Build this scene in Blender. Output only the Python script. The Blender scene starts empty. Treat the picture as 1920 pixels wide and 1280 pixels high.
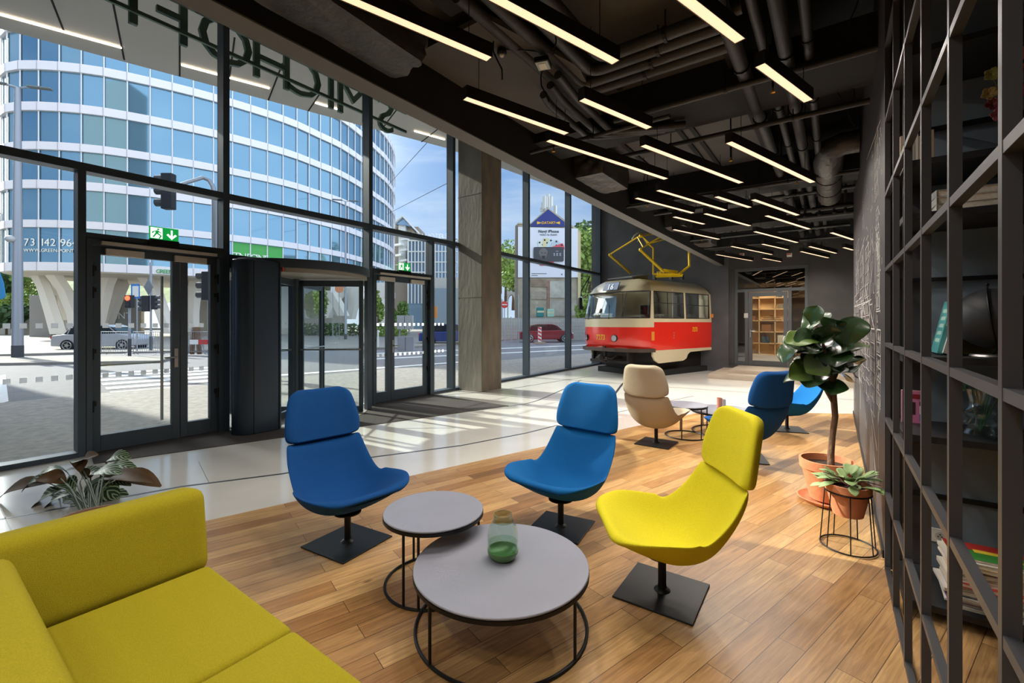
import bpy, bmesh, math, random
from mathutils import Vector, Matrix, Euler

# ---------------------------------------------------------------- camera, sky, sun, exposure
FPX = 840.0; HCAM = 1.5; TH = math.atan(604 / FPX); HORIZON = 605.0
FW = Vector((-math.sin(TH), math.cos(TH), 0)); RT = Vector((math.cos(TH), math.sin(TH), 0))
scene = bpy.context.scene
cd = bpy.data.cameras.new('camera'); cam = bpy.data.objects.new('camera', cd)
scene.collection.objects.link(cam)
cam.location = (0, 0, HCAM); cam.rotation_euler = (math.pi / 2, 0, TH)
cd.sensor_width = 36; cd.lens = FPX / 1920 * 36; cd.shift_y = (HORIZON - 640) / 1920
cd.clip_start = 0.02; cd.clip_end = 2000
scene.camera = cam
SUN_EL = math.radians(28.5); SUN_DIR = Vector((-0.995, -0.09, 0)).normalized() * math.cos(SUN_EL) + Vector((0, 0, math.sin(SUN_EL)))
w = bpy.data.worlds.new('World'); scene.world = w; w.use_nodes = True
nt = w.node_tree; nt.nodes.clear()
def N(t, ty, **k):
    n = t.nodes.new(ty)
    for a, b in k.items(): setattr(n, a, b)
    return n
out = N(nt, 'ShaderNodeOutputWorld'); bg = N(nt, 'ShaderNodeBackground')
tc = N(nt, 'ShaderNodeTexCoord'); sep = N(nt, 'ShaderNodeSeparateXYZ')
ramp = N(nt, 'ShaderNodeValToRGB')
r = ramp.color_ramp
r.elements[0].position = 0.0; r.elements[0].color = (0.34, 0.40, 0.50, 1)
r.elements[1].position = 1.0; r.elements[1].color = (0.07, 0.16, 0.36, 1)
e = r.elements.new(0.12); e.color = (0.20, 0.30, 0.47, 1)
e = r.elements.new(0.42); e.color = (0.085, 0.18, 0.38, 1)
mp = N(nt, 'ShaderNodeMapping'); mp.inputs['Scale'].default_value = (1.2, 1.6, 7.0); mp.inputs['Rotation'].default_value = (0.15, 0.1, 0.4)
no = N(nt, 'ShaderNodeTexNoise'); no.inputs['Scale'].default_value = 1.7; no.inputs['Detail'].default_value = 8; no.inputs['Roughness'].default_value = 0.6
cr = N(nt, 'ShaderNodeValToRGB'); cr.color_ramp.elements[0].position = 0.40; cr.color_ramp.elements[1].position = 0.75
cr.color_ramp.elements[1].color = (0.85, 0.85, 0.85, 1)
mx = N(nt, 'ShaderNodeMixRGB'); mx.inputs[2].default_value = (0.40, 0.44, 0.52, 1)
L = nt.links
L.new(tc.outputs['Generated'], sep.inputs[0]); L.new(sep.outputs['Z'], ramp.inputs[0])
L.new(tc.outputs['Generated'], mp.inputs[0]); L.new(mp.outputs[0], no.inputs['Vector'])
L.new(no.outputs['Fac'], cr.inputs[0]); L.new(cr.outputs[0], mx.inputs[0]); L.new(ramp.outputs[0], mx.inputs[1])
# broad sun glow and unseen eastern brightness, both added as fill light
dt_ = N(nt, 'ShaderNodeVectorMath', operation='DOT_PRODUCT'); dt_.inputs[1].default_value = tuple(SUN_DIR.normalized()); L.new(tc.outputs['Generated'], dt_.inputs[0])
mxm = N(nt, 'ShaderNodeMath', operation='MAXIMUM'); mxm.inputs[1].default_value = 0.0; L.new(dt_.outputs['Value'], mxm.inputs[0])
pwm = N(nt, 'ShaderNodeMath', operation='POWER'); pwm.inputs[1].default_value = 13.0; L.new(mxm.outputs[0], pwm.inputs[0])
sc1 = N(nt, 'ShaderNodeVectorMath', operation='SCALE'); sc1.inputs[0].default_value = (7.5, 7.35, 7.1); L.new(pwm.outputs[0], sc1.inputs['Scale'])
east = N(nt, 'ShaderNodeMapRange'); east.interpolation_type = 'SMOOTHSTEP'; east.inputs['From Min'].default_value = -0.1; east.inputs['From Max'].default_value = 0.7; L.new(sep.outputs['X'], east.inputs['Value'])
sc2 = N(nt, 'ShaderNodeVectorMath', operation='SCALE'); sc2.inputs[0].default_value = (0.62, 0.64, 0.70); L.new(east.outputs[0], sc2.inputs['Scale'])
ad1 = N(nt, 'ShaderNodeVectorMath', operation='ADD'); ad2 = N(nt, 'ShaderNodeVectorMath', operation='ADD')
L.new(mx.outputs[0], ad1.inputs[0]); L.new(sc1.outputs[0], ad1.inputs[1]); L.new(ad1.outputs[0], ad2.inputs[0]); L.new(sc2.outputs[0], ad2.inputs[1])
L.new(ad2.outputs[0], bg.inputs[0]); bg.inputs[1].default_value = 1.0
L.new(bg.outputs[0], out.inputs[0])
sd = bpy.data.lights.new('sun', 'SUN'); sd.energy = 3.6; sd.angle = math.radians(0.6); sd.color = (1, 0.93, 0.82)
sun = bpy.data.objects.new('sun', sd); scene.collection.objects.link(sun)
sun.rotation_euler = (-SUN_DIR).to_track_quat('-Z', 'Y').to_euler()
scene.view_settings.view_transform = 'Standard'; scene.view_settings.look = 'None'
scene.view_settings.exposure = 1.15; scene.view_settings.gamma = 1.0; scene.view_settings.use_curve_mapping = False
try:
    scene.cycles.max_bounces = 10; scene.cycles.transparent_max_bounces = 24; scene.cycles.caustics_reflective = False; scene.cycles.caustics_refractive = False
    scene.cycles.use_denoising = True; scene.cycles.sample_clamp_indirect = 6.0
except Exception: pass
LAMP_STRENGTH = 0.55
SPOT_W = 24.0
PI = math.pi
random.seed(7)

# ---------------------------------------------------------------- helpers
COL = scene.collection
def ray(px, py): return FW + RT * ((px - 960) / FPX) + Vector((0, 0, (HORIZON - py) / FPX))
def onz(px, py, z=0.0):
    d = ray(px, py); return Vector((0, 0, HCAM)) + d * ((z - HCAM) / d.z)
def onx(px, py, x):
    d = ray(px, py); return Vector((0, 0, HCAM)) + d * (x / d.x)
def ony(px, py, y):
    d = ray(px, py); return Vector((0, 0, HCAM)) + d * (y / d.y)
def at(px, py, Z): return Vector((0, 0, HCAM)) + ray(px, py) * Z
def cw(X, Z, z=0.0):
    v = RT * X + FW * Z; return Vector((v.x, v.y, z))
def lin(c):
    if isinstance(c, str):
        c = [int(c[i:i + 2], 16) / 255 for i in (0, 2, 4)]
    return tuple(((v / 12.92) if v <= 0.04045 else ((v + 0.055) / 1.055) ** 2.4) for v in c[:3]) + (1,)
MATS = {}
def mat(name, col, rough=0.6, metal=0.0, noise=0.0, nscale=20, bump=0.0, bscale=None, spec=0.5, emit=None, estr=0, stretch=None, coat=0):
    if name in MATS: return MATS[name]
    m = bpy.data.materials.new(name); m.use_nodes = True; t = m.node_tree; b = t.nodes['Principled BSDF']
    c = lin(col); b.inputs['Base Color'].default_value = c; b.inputs['Roughness'].default_value = rough; b.inputs['Metallic'].default_value = metal
    b.inputs['Specular IOR Level'].default_value = spec
    if coat: b.inputs['Coat Weight'].default_value = coat; b.inputs['Coat Roughness'].default_value = 0.08
    if emit: b.inputs['Emission Color'].default_value = lin(emit); b.inputs['Emission Strength'].default_value = estr
    if noise or bump:
        co = N(t, 'ShaderNodeTexCoord'); mpn = N(t, 'ShaderNodeMapping')
        if stretch: mpn.inputs['Scale'].default_value = stretch
        t.links.new(co.outputs['Object'], mpn.inputs[0])
    if noise:
        n = N(t, 'ShaderNodeTexNoise'); n.inputs['Scale'].default_value = nscale; n.inputs['Detail'].default_value = 6
        t.links.new(mpn.outputs[0], n.inputs['Vector'])
        rr = N(t, 'ShaderNodeValToRGB'); rr.color_ramp.elements[0].position = 0.3; rr.color_ramp.elements[1].position = 0.7
        rr.color_ramp.elements[0].color = tuple(v * (1 - noise) for v in c[:3]) + (1,)
        rr.color_ramp.elements[1].color = tuple(min(1, v * (1 + noise)) for v in c[:3]) + (1,)
        t.links.new(n.outputs['Fac'], rr.inputs[0]); t.links.new(rr.outputs[0], b.inputs['Base Color'])
    if bump:
        n2 = N(t, 'ShaderNodeTexNoise'); n2.inputs['Scale'].default_value = bscale or nscale * 3; n2.inputs['Detail'].default_value = 4
        t.links.new(mpn.outputs[0], n2.inputs['Vector'])
        bp = N(t, 'ShaderNodeBump'); bp.inputs['Strength'].default_value = bump; bp.inputs['Distance'].default_value = 0.02
        t.links.new(n2.outputs['Fac'], bp.inputs['Height']); t.links.new(bp.outputs[0], b.inputs['Normal'])
    MATS[name] = m; return m
def glassmat(name, tint=(1, 1, 1), refl=(1, 1, 1), ior=1.45, rough=0.0, alpha=0.0, body=(1, 1, 1)):
    """clear pane: lets light straight through, mirrors by Fresnel; alpha adds a diffuse film"""
    if name in MATS: return MATS[name]
    m = bpy.data.materials.new(name); m.use_nodes = True; t = m.node_tree; t.nodes.clear()
    o = N(t, 'ShaderNodeOutputMaterial'); tr = N(t, 'ShaderNodeBsdfTransparent'); gl = N(t, 'ShaderNodeBsdfGlossy')
    tr.inputs[0].default_value = tuple(tint) + (1,); gl.inputs[0].default_value = tuple(refl) + (1,); gl.inputs['Roughness'].default_value = rough
    lw = N(t, 'ShaderNodeLayerWeight'); lw.inputs['Blend'].default_value = 0.5
    pw = N(t, 'ShaderNodeMath', operation='POWER'); pw.inputs[1].default_value = 5.0; t.links.new(lw.outputs['Facing'], pw.inputs[0])
    f0 = ((ior - 1) / (ior + 1)) ** 2
    fr = N(t, 'ShaderNodeMath', operation='MULTIPLY_ADD'); fr.inputs[1].default_value = 0.85 * (1 - f0); fr.inputs[2].default_value = f0; t.links.new(pw.outputs[0], fr.inputs[0])
    mx = N(t, 'ShaderNodeMixShader'); t.links.new(fr.outputs[0], mx.inputs[0]); t.links.new(tr.outputs[0], mx.inputs[1]); t.links.new(gl.outputs[0], mx.inputs[2])
    last = mx
    if alpha:
        df = N(t, 'ShaderNodeBsdfDiffuse'); df.inputs[0].default_value = tuple(body) + (1,)
        m2 = N(t, 'ShaderNodeMixShader'); m2.inputs[0].default_value = alpha
        t.links.new(mx.outputs[0], m2.inputs[1]); t.links.new(df.outputs[0], m2.inputs[2]); last = m2
    t.links.new(last.outputs[0], o.inputs[0]); MATS[name] = m; return m

class MB:
    def __init__(s): s.v = []; s.f = []; s.m = []; s.cur = 0
    def mi(s, i): s.cur = i; return s
    def add(s, vs, fs):
        b = len(s.v); s.v += [tuple(p) for p in vs]; s.f += [tuple(b + i for i in f) for f in fs]; s.m += [s.cur] * len(fs); return s
    def box(s, a, b, rz=0, org=None):
        x0, y0, z0 = a; x1, y1, z1 = b
        vs = [Vector(p) for p in ((x0, y0, z0), (x1, y0, z0), (x1, y1, z0), (x0, y1, z0), (x0, y0, z1), (x1, y0, z1), (x1, y1, z1), (x0, y1, z1))]
        if rz:
            M = Matrix.Rotation(rz, 3, 'Z'); vs = [M @ p for p in vs]
        if org is not None: vs = [p + Vector(org) for p in vs]
        return s.add(vs, [(0, 3, 2, 1), (4, 5, 6, 7), (0, 1, 5, 4), (1, 2, 6, 5), (2, 3, 7, 6), (3, 0, 4, 7)])
    def cbox(s, c, size, rz=0):
        h = Vector(size) / 2; return s.box(-h, h, rz, c)
    def beam(s, p, q, wd, ht, up=(0, 0, 1)):
        p = Vector(p); q = Vector(q); d = (q - p).normalized(); u = Vector(up)
        if abs(d.dot(u)) > 0.98: u = Vector((1, 0, 0))
        sd_ = d.cross(u).normalized(); u = sd_.cross(d).normalized()
        vs = []
        for e in (p, q):
            for a, b in ((-1, -1), (1, -1), (1, 1), (-1, 1)): vs.append(e + sd_ * (a * wd / 2) + u * (b * ht / 2))
        return s.add(vs, [(0, 1, 2, 3), (7, 6, 5, 4), (0, 4, 5, 1), (1, 5, 6, 2), (2, 6, 7, 3), (3, 7, 4, 0)])
    def tube(s, pts, r, seg=10, cap=True, closed=False):
        pts = [Vector(p) for p in pts]; n = len(pts); rs = r if isinstance(r, (list, tuple)) else [r] * n
        vs = []; prev = None
        for i, p in enumerate(pts):
            if closed: d = (pts[(i + 1) % n] - pts[i - 1])
            else: d = pts[min(i + 1, n - 1)] - pts[max(i - 1, 0)]
            if d.length < 1e-9: d = Vector((0, 0, 1))
            d.normalize()
            if prev is None: a = Vector((0, 0, 1)) if abs(d.z) < 0.9 else Vector((1, 0, 0)); u = d.cross(a).normalized()
            else:
                u = prev - d * prev.dot(d); u = u.normalized() if u.length > 1e-6 else d.orthogonal().normalized()
            prev = u; v = d.cross(u)
            for k in range(seg):
                a = 2 * PI * k / seg; vs.append(p + (u * math.cos(a) + v * math.sin(a)) * rs[i])
        fs = []
        for i in range(n if closed else n - 1):
            j = (i + 1) % n
            for k in range(seg):
                k2 = (k + 1) % seg; fs.append((i * seg + k, j * seg + k, j * seg + k2, i * seg + k2))
        if cap and not closed:
            fs.append(tuple(range(seg)));  fs.append(tuple((n - 1) * seg + k for k in reversed(range(seg))))
        return s.add(vs, fs)
    def lathe(s, prof, c=(0, 0, 0), seg=32, capb=False, capt=False):
        vs = []; c = Vector(c)
        for r_, z in prof:
            for k in range(seg):
                a = 2 * PI * k / seg; vs.append(c + Vector((r_ * math.cos(a), r_ * math.sin(a), z)))
        fs = []
        for i in range(len(prof) - 1):
            for k in range(seg):
                k2 = (k + 1) % seg; fs.append((i * seg + k, i * seg + k2, (i + 1) * seg + k2, (i + 1) * seg + k))
        if capb: fs.append(tuple(reversed(range(seg))))
        if capt: fs.append(tuple((len(prof) - 1) * seg + k for k in range(seg)))
        return s.add(vs, fs)
    def ring(s, c, R, r, seg=48, sg=8, nrm=None):
        c = Vector(c); pts = [c + Vector((R * math.cos(2 * PI * k / seg), R * math.sin(2 * PI * k / seg), 0)) for k in range(seg)]
        return s.tube(pts, r, sg, closed=True)
    def prism(s, poly, z0, z1):
        n = len(poly)
        z0f = z0 if callable(z0) else (lambda i: z0); z1f = z1 if callable(z1) else (lambda i: z1)
        vs = [(p[0], p[1], z0f(i)) for i, p in enumerate(poly)] + [(p[0], p[1], z1f(i)) for i, p in enumerate(poly)]
        fs = [tuple(reversed(range(n))), tuple(range(n, 2 * n))] + [(i, (i + 1) % n, n + (i + 1) % n, n + i) for i in range(n)]
        return s.add(vs, fs)
    def extr(s, poly, d):
        """closed planar 3d polygon extruded by vector d"""
        n = len(poly); d = Vector(d); vs = [Vector(p) for p in poly]; vs += [p + d for p in vs]
        fs = [tuple(reversed(range(n))), tuple(range(n, 2 * n))] + [(i, (i + 1) % n, n + (i + 1) % n, n + i) for i in range(n)]
        return s.add(vs, fs)
    def grid(s, rows):
        n = len(rows[0]); vs = [p for r_ in rows for p in r_]
        return s.add(vs, [(i * n + j, i * n + j + 1, (i + 1) * n + j + 1, (i + 1) * n + j) for i in range(len(rows) - 1) for j in range(n - 1)])
    def sphere(s, c, r, seg=16, rg=10, sc=(1, 1, 1)):
        c = Vector(c); rows = []
        for i in range(rg + 1):
            a = PI * i / rg; rows.append([c + Vector((r * sc[0] * math.sin(a) * math.cos(2 * PI * k / seg), r * sc[1] * math.sin(a) * math.sin(2 * PI * k / seg), r * sc[2] * math.cos(a))) for k in range(seg + 1)])
        return s.grid(rows)
    def build(s, name, mats, parent=None, smooth=False, bevel=0, bseg=2, local=False, sub=0, solid=0, merge=False, kind=None, label=None, fixn=True):
        me = bpy.data.meshes.new(name); me.from_pydata(s.v, [], s.f)
        if not isinstance(mats, (list, tuple)): mats = [mats]
        for m in mats: me.materials.append(m)
        for p, i in zip(me.polygons, s.m): p.material_index = min(i, len(mats) - 1)
        bm = bmesh.new(); bm.from_mesh(me)
        if merge: bmesh.ops.remove_doubles(bm, verts=bm.verts, dist=1e-5)
        if fixn: bmesh.ops.recalc_face_normals(bm, faces=bm.faces)
        bm.to_mesh(me); bm.free()
        if smooth:
            me.polygons.foreach_set('use_smooth', [True] * len(me.polygons))
            if smooth != 2:
                try: me.set_sharp_from_angle(angle=math.radians(38))
                except Exception: pass
        me.update()
        o = bpy.data.objects.new(name, me); COL.objects.link(o)
        if parent is not None:
            o.parent = parent
            if not local: o.matrix_parent_inverse = wm(parent).inverted()
        if solid:
            q = o.modifiers.new('solid', 'SOLIDIFY'); q.thickness = solid; q.offset = 0
        if bevel:
            q = o.modifiers.new('bevel', 'BEVEL'); q.width = bevel; q.segments = bseg; q.limit_method = 'ANGLE'; q.angle_limit = math.radians(40)
            if smooth is False:
                me.polygons.foreach_set('use_smooth', [True] * len(me.polygons)); q.harden_normals = True
        if sub:
            q = o.modifiers.new('sub', 'SUBSURF'); q.levels = sub; q.render_levels = sub
        if kind: o['kind'] = kind
        if label: o['label'] = label
        return o
def wm(o):
    m = Matrix.LocRotScale(o.location, o.rotation_euler, o.scale)
    if o.parent: m = wm(o.parent) @ o.matrix_parent_inverse @ m
    return m
def thing(name, label, cat, loc=(0, 0, 0), rz=0, group=None):
    o = bpy.data.objects.new(name, None); COL.objects.link(o); o.empty_display_size = 0.1
    o.location = loc; o.rotation_euler = (0, 0, rz); o['label'] = label; o['category'] = cat
    if group: o['group'] = group
    return o
def struct_empty(name, loc=(0, 0, 0)):
    o = bpy.data.objects.new(name, None); COL.objects.link(o); o.location = loc; o['kind'] = 'structure'; return o
def tag(o, label, cat, group=None, kind=None):
    o['label'] = label; o['category'] = cat
    if group: o['group'] = group
    if kind: o['kind'] = kind
    return o
def dup(root, loc=None, rz=None, label=None, group=None, swap=None):
    kids = {}
    for o in COL.objects:
        if o.parent: kids.setdefault(o.parent.name, []).append(o)
    def cp(o, par):
        c = o.copy(); COL.objects.link(c)
        if par is not None: c.parent = par
        if swap and o.type == 'MESH' and any(m and m.name in swap for m in o.data.materials):
            c.data = o.data.copy()
            for i, m in enumerate(c.data.materials):
                if m and m.name in swap: c.data.materials[i] = swap[m.name]
        for k in kids.get(o.name, []): cp(k, c)
        return c
    c = cp(root, None)
    if loc is not None: c.location = loc
    if rz is not None: c.rotation_euler = (0, 0, rz)
    if label: c['label'] = label
    if group: c['group'] = group
    return c
def text_mesh(txt, size, ext=0.003, bold=0.0, align='CENTER', shear=0):
    cu = bpy.data.curves.new('t', 'FONT'); cu.body = txt; cu.size = size; cu.extrude = ext; cu.offset = bold; cu.align_x = align; cu.shear = shear
    cu.resolution_u = 3
    o = bpy.data.objects.new('t', cu); COL.objects.link(o)
    dg = bpy.context.evaluated_depsgraph_get(); dg.update()
    me = bpy.data.meshes.new_from_object(o.evaluated_get(dg)); bpy.data.objects.remove(o); bpy.data.curves.remove(cu); return me
def text(name, txt, size, org, right, up, m, parent=None, ext=0.003, bold=0.0, align='CENTER', sx=1.0, label=None):
    """lettering at org reading along `right`, standing along `up`"""
    me = text_mesh(txt, size, ext, bold, align); me.name = name
    me.materials.clear(); me.materials.append(m)
    r_ = Vector(right).normalized(); u_ = Vector(up).normalized(); n_ = r_.cross(u_)
    M = Matrix((r_ * sx, u_, n_)).transposed().to_4x4(); M.translation = Vector(org)
    me.transform(M); me.update()
    o = bpy.data.objects.new(name, me); COL.objects.link(o)
    if parent is not None: o.parent = parent; o.matrix_parent_inverse = wm(parent).inverted()
    if label: o['label'] = label
    return o
def rbox_mesh(mb, a, b, r, rz=0, org=None): mb.box(a, b, rz, org)
def leafmesh(mb, base, d, up, L_, W_, droop=0.3, nl=5, fold=0.15, shape=0.5):
    """one leaf blade: base point, direction, up vector"""
    d = Vector(d).normalized(); up = Vector(up); s_ = d.cross(up)
    if s_.length < 1e-4: s_ = Vector((1, 0, 0))
    s_.normalize(); n_ = s_.cross(d).normalized(); rows = []
    for i in range(nl + 1):
        t = i / nl; wv = W_ * 0.5 * max(0.04, math.sin(PI * min(1, max(0.0, t ** (0.85 if shape < 0.5 else 1.25)) * 0.97 + 0.02)) ** 0.7)
        c = Vector(base) + d * (L_ * t) - Vector((0, 0, 1)) * (droop * L_ * t * t)
        rows.append([c - s_ * wv + n_ * (fold * wv), c - s_ * wv * .5 + n_ * fold * wv * .3, c, c + s_ * wv * .5 + n_ * fold * wv * .3, c + s_ * wv + n_ * (fold * wv)])
    mb.grid(rows)

BA = math.radians(17.3)                       # direction of the floorboards and lamps
BV = Vector((math.sin(BA), math.cos(BA), 0)); BN = Vector((math.cos(BA), -math.sin(BA), 0))
WALLX = 0.262; FX = -7.0; BACKY = 15.0
# ---------------------------------------------------------------- materials
M_frame = mat('anthracite_aluminium', '47535d', 0.42, 0.3, noise=0.05, nscale=3)
M_frame_in = mat('anthracite_frame_inner', '4b565e', 0.35, 0.3)
M_black = mat('black_metal', '17181a', 0.45, 0.4)
M_blackmatt = mat('matt_black_paint', '0d0d0f', 0.8)
M_cage = mat('charcoal_powder_coat', '4d4d50', 0.42, 0.35, bump=0.05, bscale=400)
M_steel = mat('brushed_steel', 'a9acab', 0.28, 0.95)
M_white = mat('white_plastic', 'e6e6e2', 0.4)
M_glass = glassmat('clear_glass', (0.93, 0.96, 0.95), ior=1.38)
M_ceilblk = mat('ceiling_black', '141314', 0.85, noise=0.3, nscale=4)
M_ceil = mat('ceiling_dark_grey_slab', '514e4c', 0.85, noise=0.12, nscale=2.5)
M_pipe = mat('painted_pipe', '302e2e', 0.55, 0.1, noise=0.15, nscale=30, bump=0.15, bscale=40)
M_foil = mat('painted_foil_wrap', '4a4744', 0.42, 0.35, bump=1.0, bscale=9, noise=0.25, nscale=6)
M_wallblk = mat('dark_plaster', '4b4b50', 0.62, noise=0.30, nscale=1.6, bump=0.1, bscale=12)
M_wallbrn = mat('brown_black_plaster', '3d3a39', 0.6, noise=0.2, nscale=2.2, bump=0.1, bscale=12)
M_chalkwall = mat('blackboard_paint', '39363a', 0.5, noise=0.10, nscale=3)
M_chalk = mat('chalk', 'c9c6c2', 0.9)
M_conc = mat('raw_concrete', '8d8a80', 0.8, noise=0.22, nscale=2.2, bump=0.25, bscale=14, stretch=(1, 1, 0.45))
M_conc2 = mat('brown_shuttered_concrete', '6e6355', 0.8, noise=0.25, nscale=5, bump=0.3, bscale=24, stretch=(1, 1, 0.35))
M_mat = mat('entrance_matting', '4a4543', 0.95, noise=0.35, nscale=120, bump=0.6, bscale=200)
M_stoneb = mat('beige_stone_step', 'b8aa98', 0.35, noise=0.08, nscale=3)
M_strip = mat('dark_inlay', '3c4046', 0.35)
def stone_floor():
    m = mat('polished_white_stone', 'dcdad3', 0.13, noise=0.05, nscale=2.0, spec=0.55); t = m.node_tree; b = t.nodes['Principled BSDF']
    return m
M_stone = stone_floor()
def wood_floor():
    m = bpy.data.materials.new('oak_boards'); m.use_nodes = True; t = m.node_tree; b = t.nodes['Principled BSDF']
    co = N(t, 'ShaderNodeTexCoord'); mp_ = N(t, 'ShaderNodeMapping'); mp_.inputs['Rotation'].default_value = (0, 0, -(PI / 2 - BA))
    br = N(t, 'ShaderNodeTexBrick'); br.offset = 0.37; br.offset_frequency = 2
    br.inputs['Scale'].default_value = 1.0; br.inputs['Brick Width'].default_value = 1.15; br.inputs['Row Height'].default_value = 0.118
    br.inputs['Mortar Size'].default_value = 0.0016; br.inputs['Mortar Smooth'].default_value = 0.1; br.inputs['Bias'].default_value = 0
    br.inputs['Color1'].default_value = (0, 0, 0, 1); br.inputs['Color2'].default_value = (1, 1, 1, 1); br.inputs['Mortar'].default_value = (0.5, 0.5, 0.5, 1)
    t.links.new(co.outputs['Object'], mp_.inputs[0]); t.links.new(mp_.outputs[0], br.inputs['Vector'])
    rp = N(t, 'ShaderNodeValToRGB'); cs = [(0, 'a67b4c'), (0.25, 'b78c59'), (0.5, 'c09765'), (0.75, 'cfa872'), (1, '805c39')]
    rp.color_ramp.elements[0].color = lin(cs[0][1]); rp.color_ramp.elements[1].color = lin(cs[4][1])
    for p, c in cs[1:4]:
        e = rp.color_ramp.elements.new(p); e.color = lin(c)
    t.links.new(br.outputs['Color'], rp.inputs[0])
    # grain: stretched noise offset per board
    add = N(t, 'ShaderNodeVectorMath', operation='MULTIPLY_ADD'); add.inputs[1].default_value = (7.3, 3.1, 5.7)
    t.links.new(br.outputs['Color'], add.inputs[0]); t.links.new(mp_.outputs[0], add.inputs[2])
    m2 = N(t, 'ShaderNodeMapping'); m2.inputs['Scale'].default_value = (1.5, 26, 1); t.links.new(add.outputs[0], m2.inputs[0])
    n = N(t, 'ShaderNodeTexNoise'); n.inputs['Scale'].default_value = 1.6; n.inputs['Detail'].default_value = 9; n.inputs['Roughness'].default_value = 0.66; n.inputs['Distortion'].default_value = 1.2
    t.links.new(m2.outputs[0], n.inputs['Vector'])
    r2 = N(t, 'ShaderNodeValToRGB'); r2.color_ramp.elements[0].position = 0.3; r2.color_ramp.elements[1].position = 0.72
    r2.color_ramp.elements[0].color = (0.46, 0.41, 0.36, 1); r2.color_ramp.elements[1].color = (1.18, 1.16, 1.12, 1)
    t.links.new(n.outputs['Fac'], r2.inputs[0])
    mu = N(t, 'ShaderNodeMixRGB', blend_type='MULTIPLY'); mu.inputs[0].default_value = 0.85
    t.links.new(rp.outputs[0], mu.inputs[1]); t.links.new(r2.outputs[0], mu.inputs[2])
    # dark knots
    vo = N(t, 'ShaderNodeTexVoronoi'); vo.inputs['Scale'].default_value = 1.5; m3 = N(t, 'ShaderNodeMapping'); m3.inputs['Scale'].default_value = (1, 2.4, 1)
    t.links.new(mp_.outputs[0], m3.inputs[0]); t.links.new(m3.outputs[0], vo.inputs['Vector'])
    r3 = N(t, 'ShaderNodeValToRGB'); r3.color_ramp.elements[0].position = 0.02; r3.color_ramp.elements[1].position = 0.06; r3.color_ramp.elements[0].color = (0.25, 0.2, 0.15, 1)
    t.links.new(vo.outputs['Distance'], r3.inputs[0])
    mk = N(t, 'ShaderNodeMixRGB', blend_type='MULTIPLY'); mk.inputs[0].default_value = 0.8
    t.links.new(mu.outputs[0], mk.inputs[1]); t.links.new(r3.outputs[0], mk.inputs[2])
    mo = N(t, 'ShaderNodeMixRGB'); mo.inputs[2].default_value = lin('4a3220')
    t.links.new(br.outputs['Fac'], mo.inputs[0]); t.links.new(mk.outputs[0], mo.inputs[1]); t.links.new(mo.outputs[0], b.inputs['Base Color'])
    b.inputs['Roughness'].default_value = 0.34; b.inputs['Specular IOR Level'].default_value = 0.45
    bp = N(t, 'ShaderNodeBump'); bp.inputs['Strength'].default_value = 0.12; bp.inputs['Distance'].default_value = 0.01
    t.links.new(n.outputs['Fac'], bp.inputs['Height']); t.links.new(bp.outputs[0], b.inputs['Normal'])
    return m
M_wood = wood_floor()
def fabric(name, col, n=0.12):
    return mat(name, col, 0.9, noise=n, nscale=260, bump=0.35, bscale=420, spec=0.25)
M_yel = fabric('yellow_wool', 'a4971a'); M_yelc = fabric('yellow_wool_chair', 'd6c922')
M_blue = fabric('blue_wool', '0b4784'); M_blue2 = fabric('bright_blue_wool', '0b5f9e'); M_beige = fabric('beige_wool', 'a79a85')
M_terra = mat('terracotta', 'd0875f', 0.75, noise=0.12, nscale=14, bump=0.1)
M_soil = mat('potting_soil', '3b2a20', 0.95, noise=0.4, nscale=60, bump=0.8)
# ---------------------------------------------------------------- floor
A = onz(395, 974); B_ = Vector((A.x, A.y, 0))
def bl(y): return Vector((A.x + (y - A.y) * math.tan(BA), y, 0))
c0 = bl(-7.0); c1 = bl(8.05); c2 = Vector((WALLX, 9.3, 0)); 
MB().prism([c0, (WALLX, -7.0), (2.6, -7.0), (2.6, 3.6), (WALLX, 3.6), c2, c1], -0.12, 0.0).build('floor_wood', M_wood, kind='structure')
fl = MB(); fl.prism([(-7.08, -7.0), c0, c1, c2, (3.0, 9.3), (3.0, 15.0), (-7.08, 15.0)], -0.12, 0.0)
fl.build('floor', M_stone, kind='structure')
# inlaid strips and joints in the stone
def strip_line(pts, wd, name='trim_inlay'):
    mb = MB()
    for a, b in zip(pts[:-1], pts[1:]):
        a = Vector(a); b = Vector(b); d = (b - a).normalized(); s_ = Vector((-d.y, d.x, 0)) * wd / 2
        mb.prism([a - s_, a + s_, b + s_, b - s_], -0.004, 0.0015)
    return mb
mb = MB()
for pts, wd in (([onz(-60, 984), onz(340, 912), onz(530, 888), onz(690, 858), onz(865, 835)], .035), ([onz(865, 835), onz(985, 812), onz(1045, 797)], .03),
                ([onz(800, 743), onz(930, 733), onz(1060, 712), onz(1120, 704)], .03), ([onz(950, 762), onz(985, 757), onz(1010, 750), onz(1060, 728), onz(1090, 712)], .03),
                ([onz(1150, 742), onz(1165, 722), onz(1180, 706)], .05), ([onz(1050, 800), onz(1170, 770), onz(1300, 742)], .02),
                ([onz(0, 950), onz(25, 1002)], .006), ([onz(372, 790 + 75), onz(392, 905)], .004), ([onz(150, 880), onz(235, 868)], .02)):
    m_ = strip_line(pts, wd); mb.add(m_.v, m_.f)
mb.build('trim_inlay', M_strip, kind='structure')
# entrance mat
q = [(-6.93, 1.35), (-6.38, 1.27), tuple(onz(954, 761))[:2], tuple(onz(800, 738))[:2], (-6.93, 6.6)]
tag(MB().prism(q, 0.001, 0.007).build('entrance_mat', M_mat), 'dark grey ribbed entrance matting on the white stone floor by the doors', 'mat')
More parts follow.
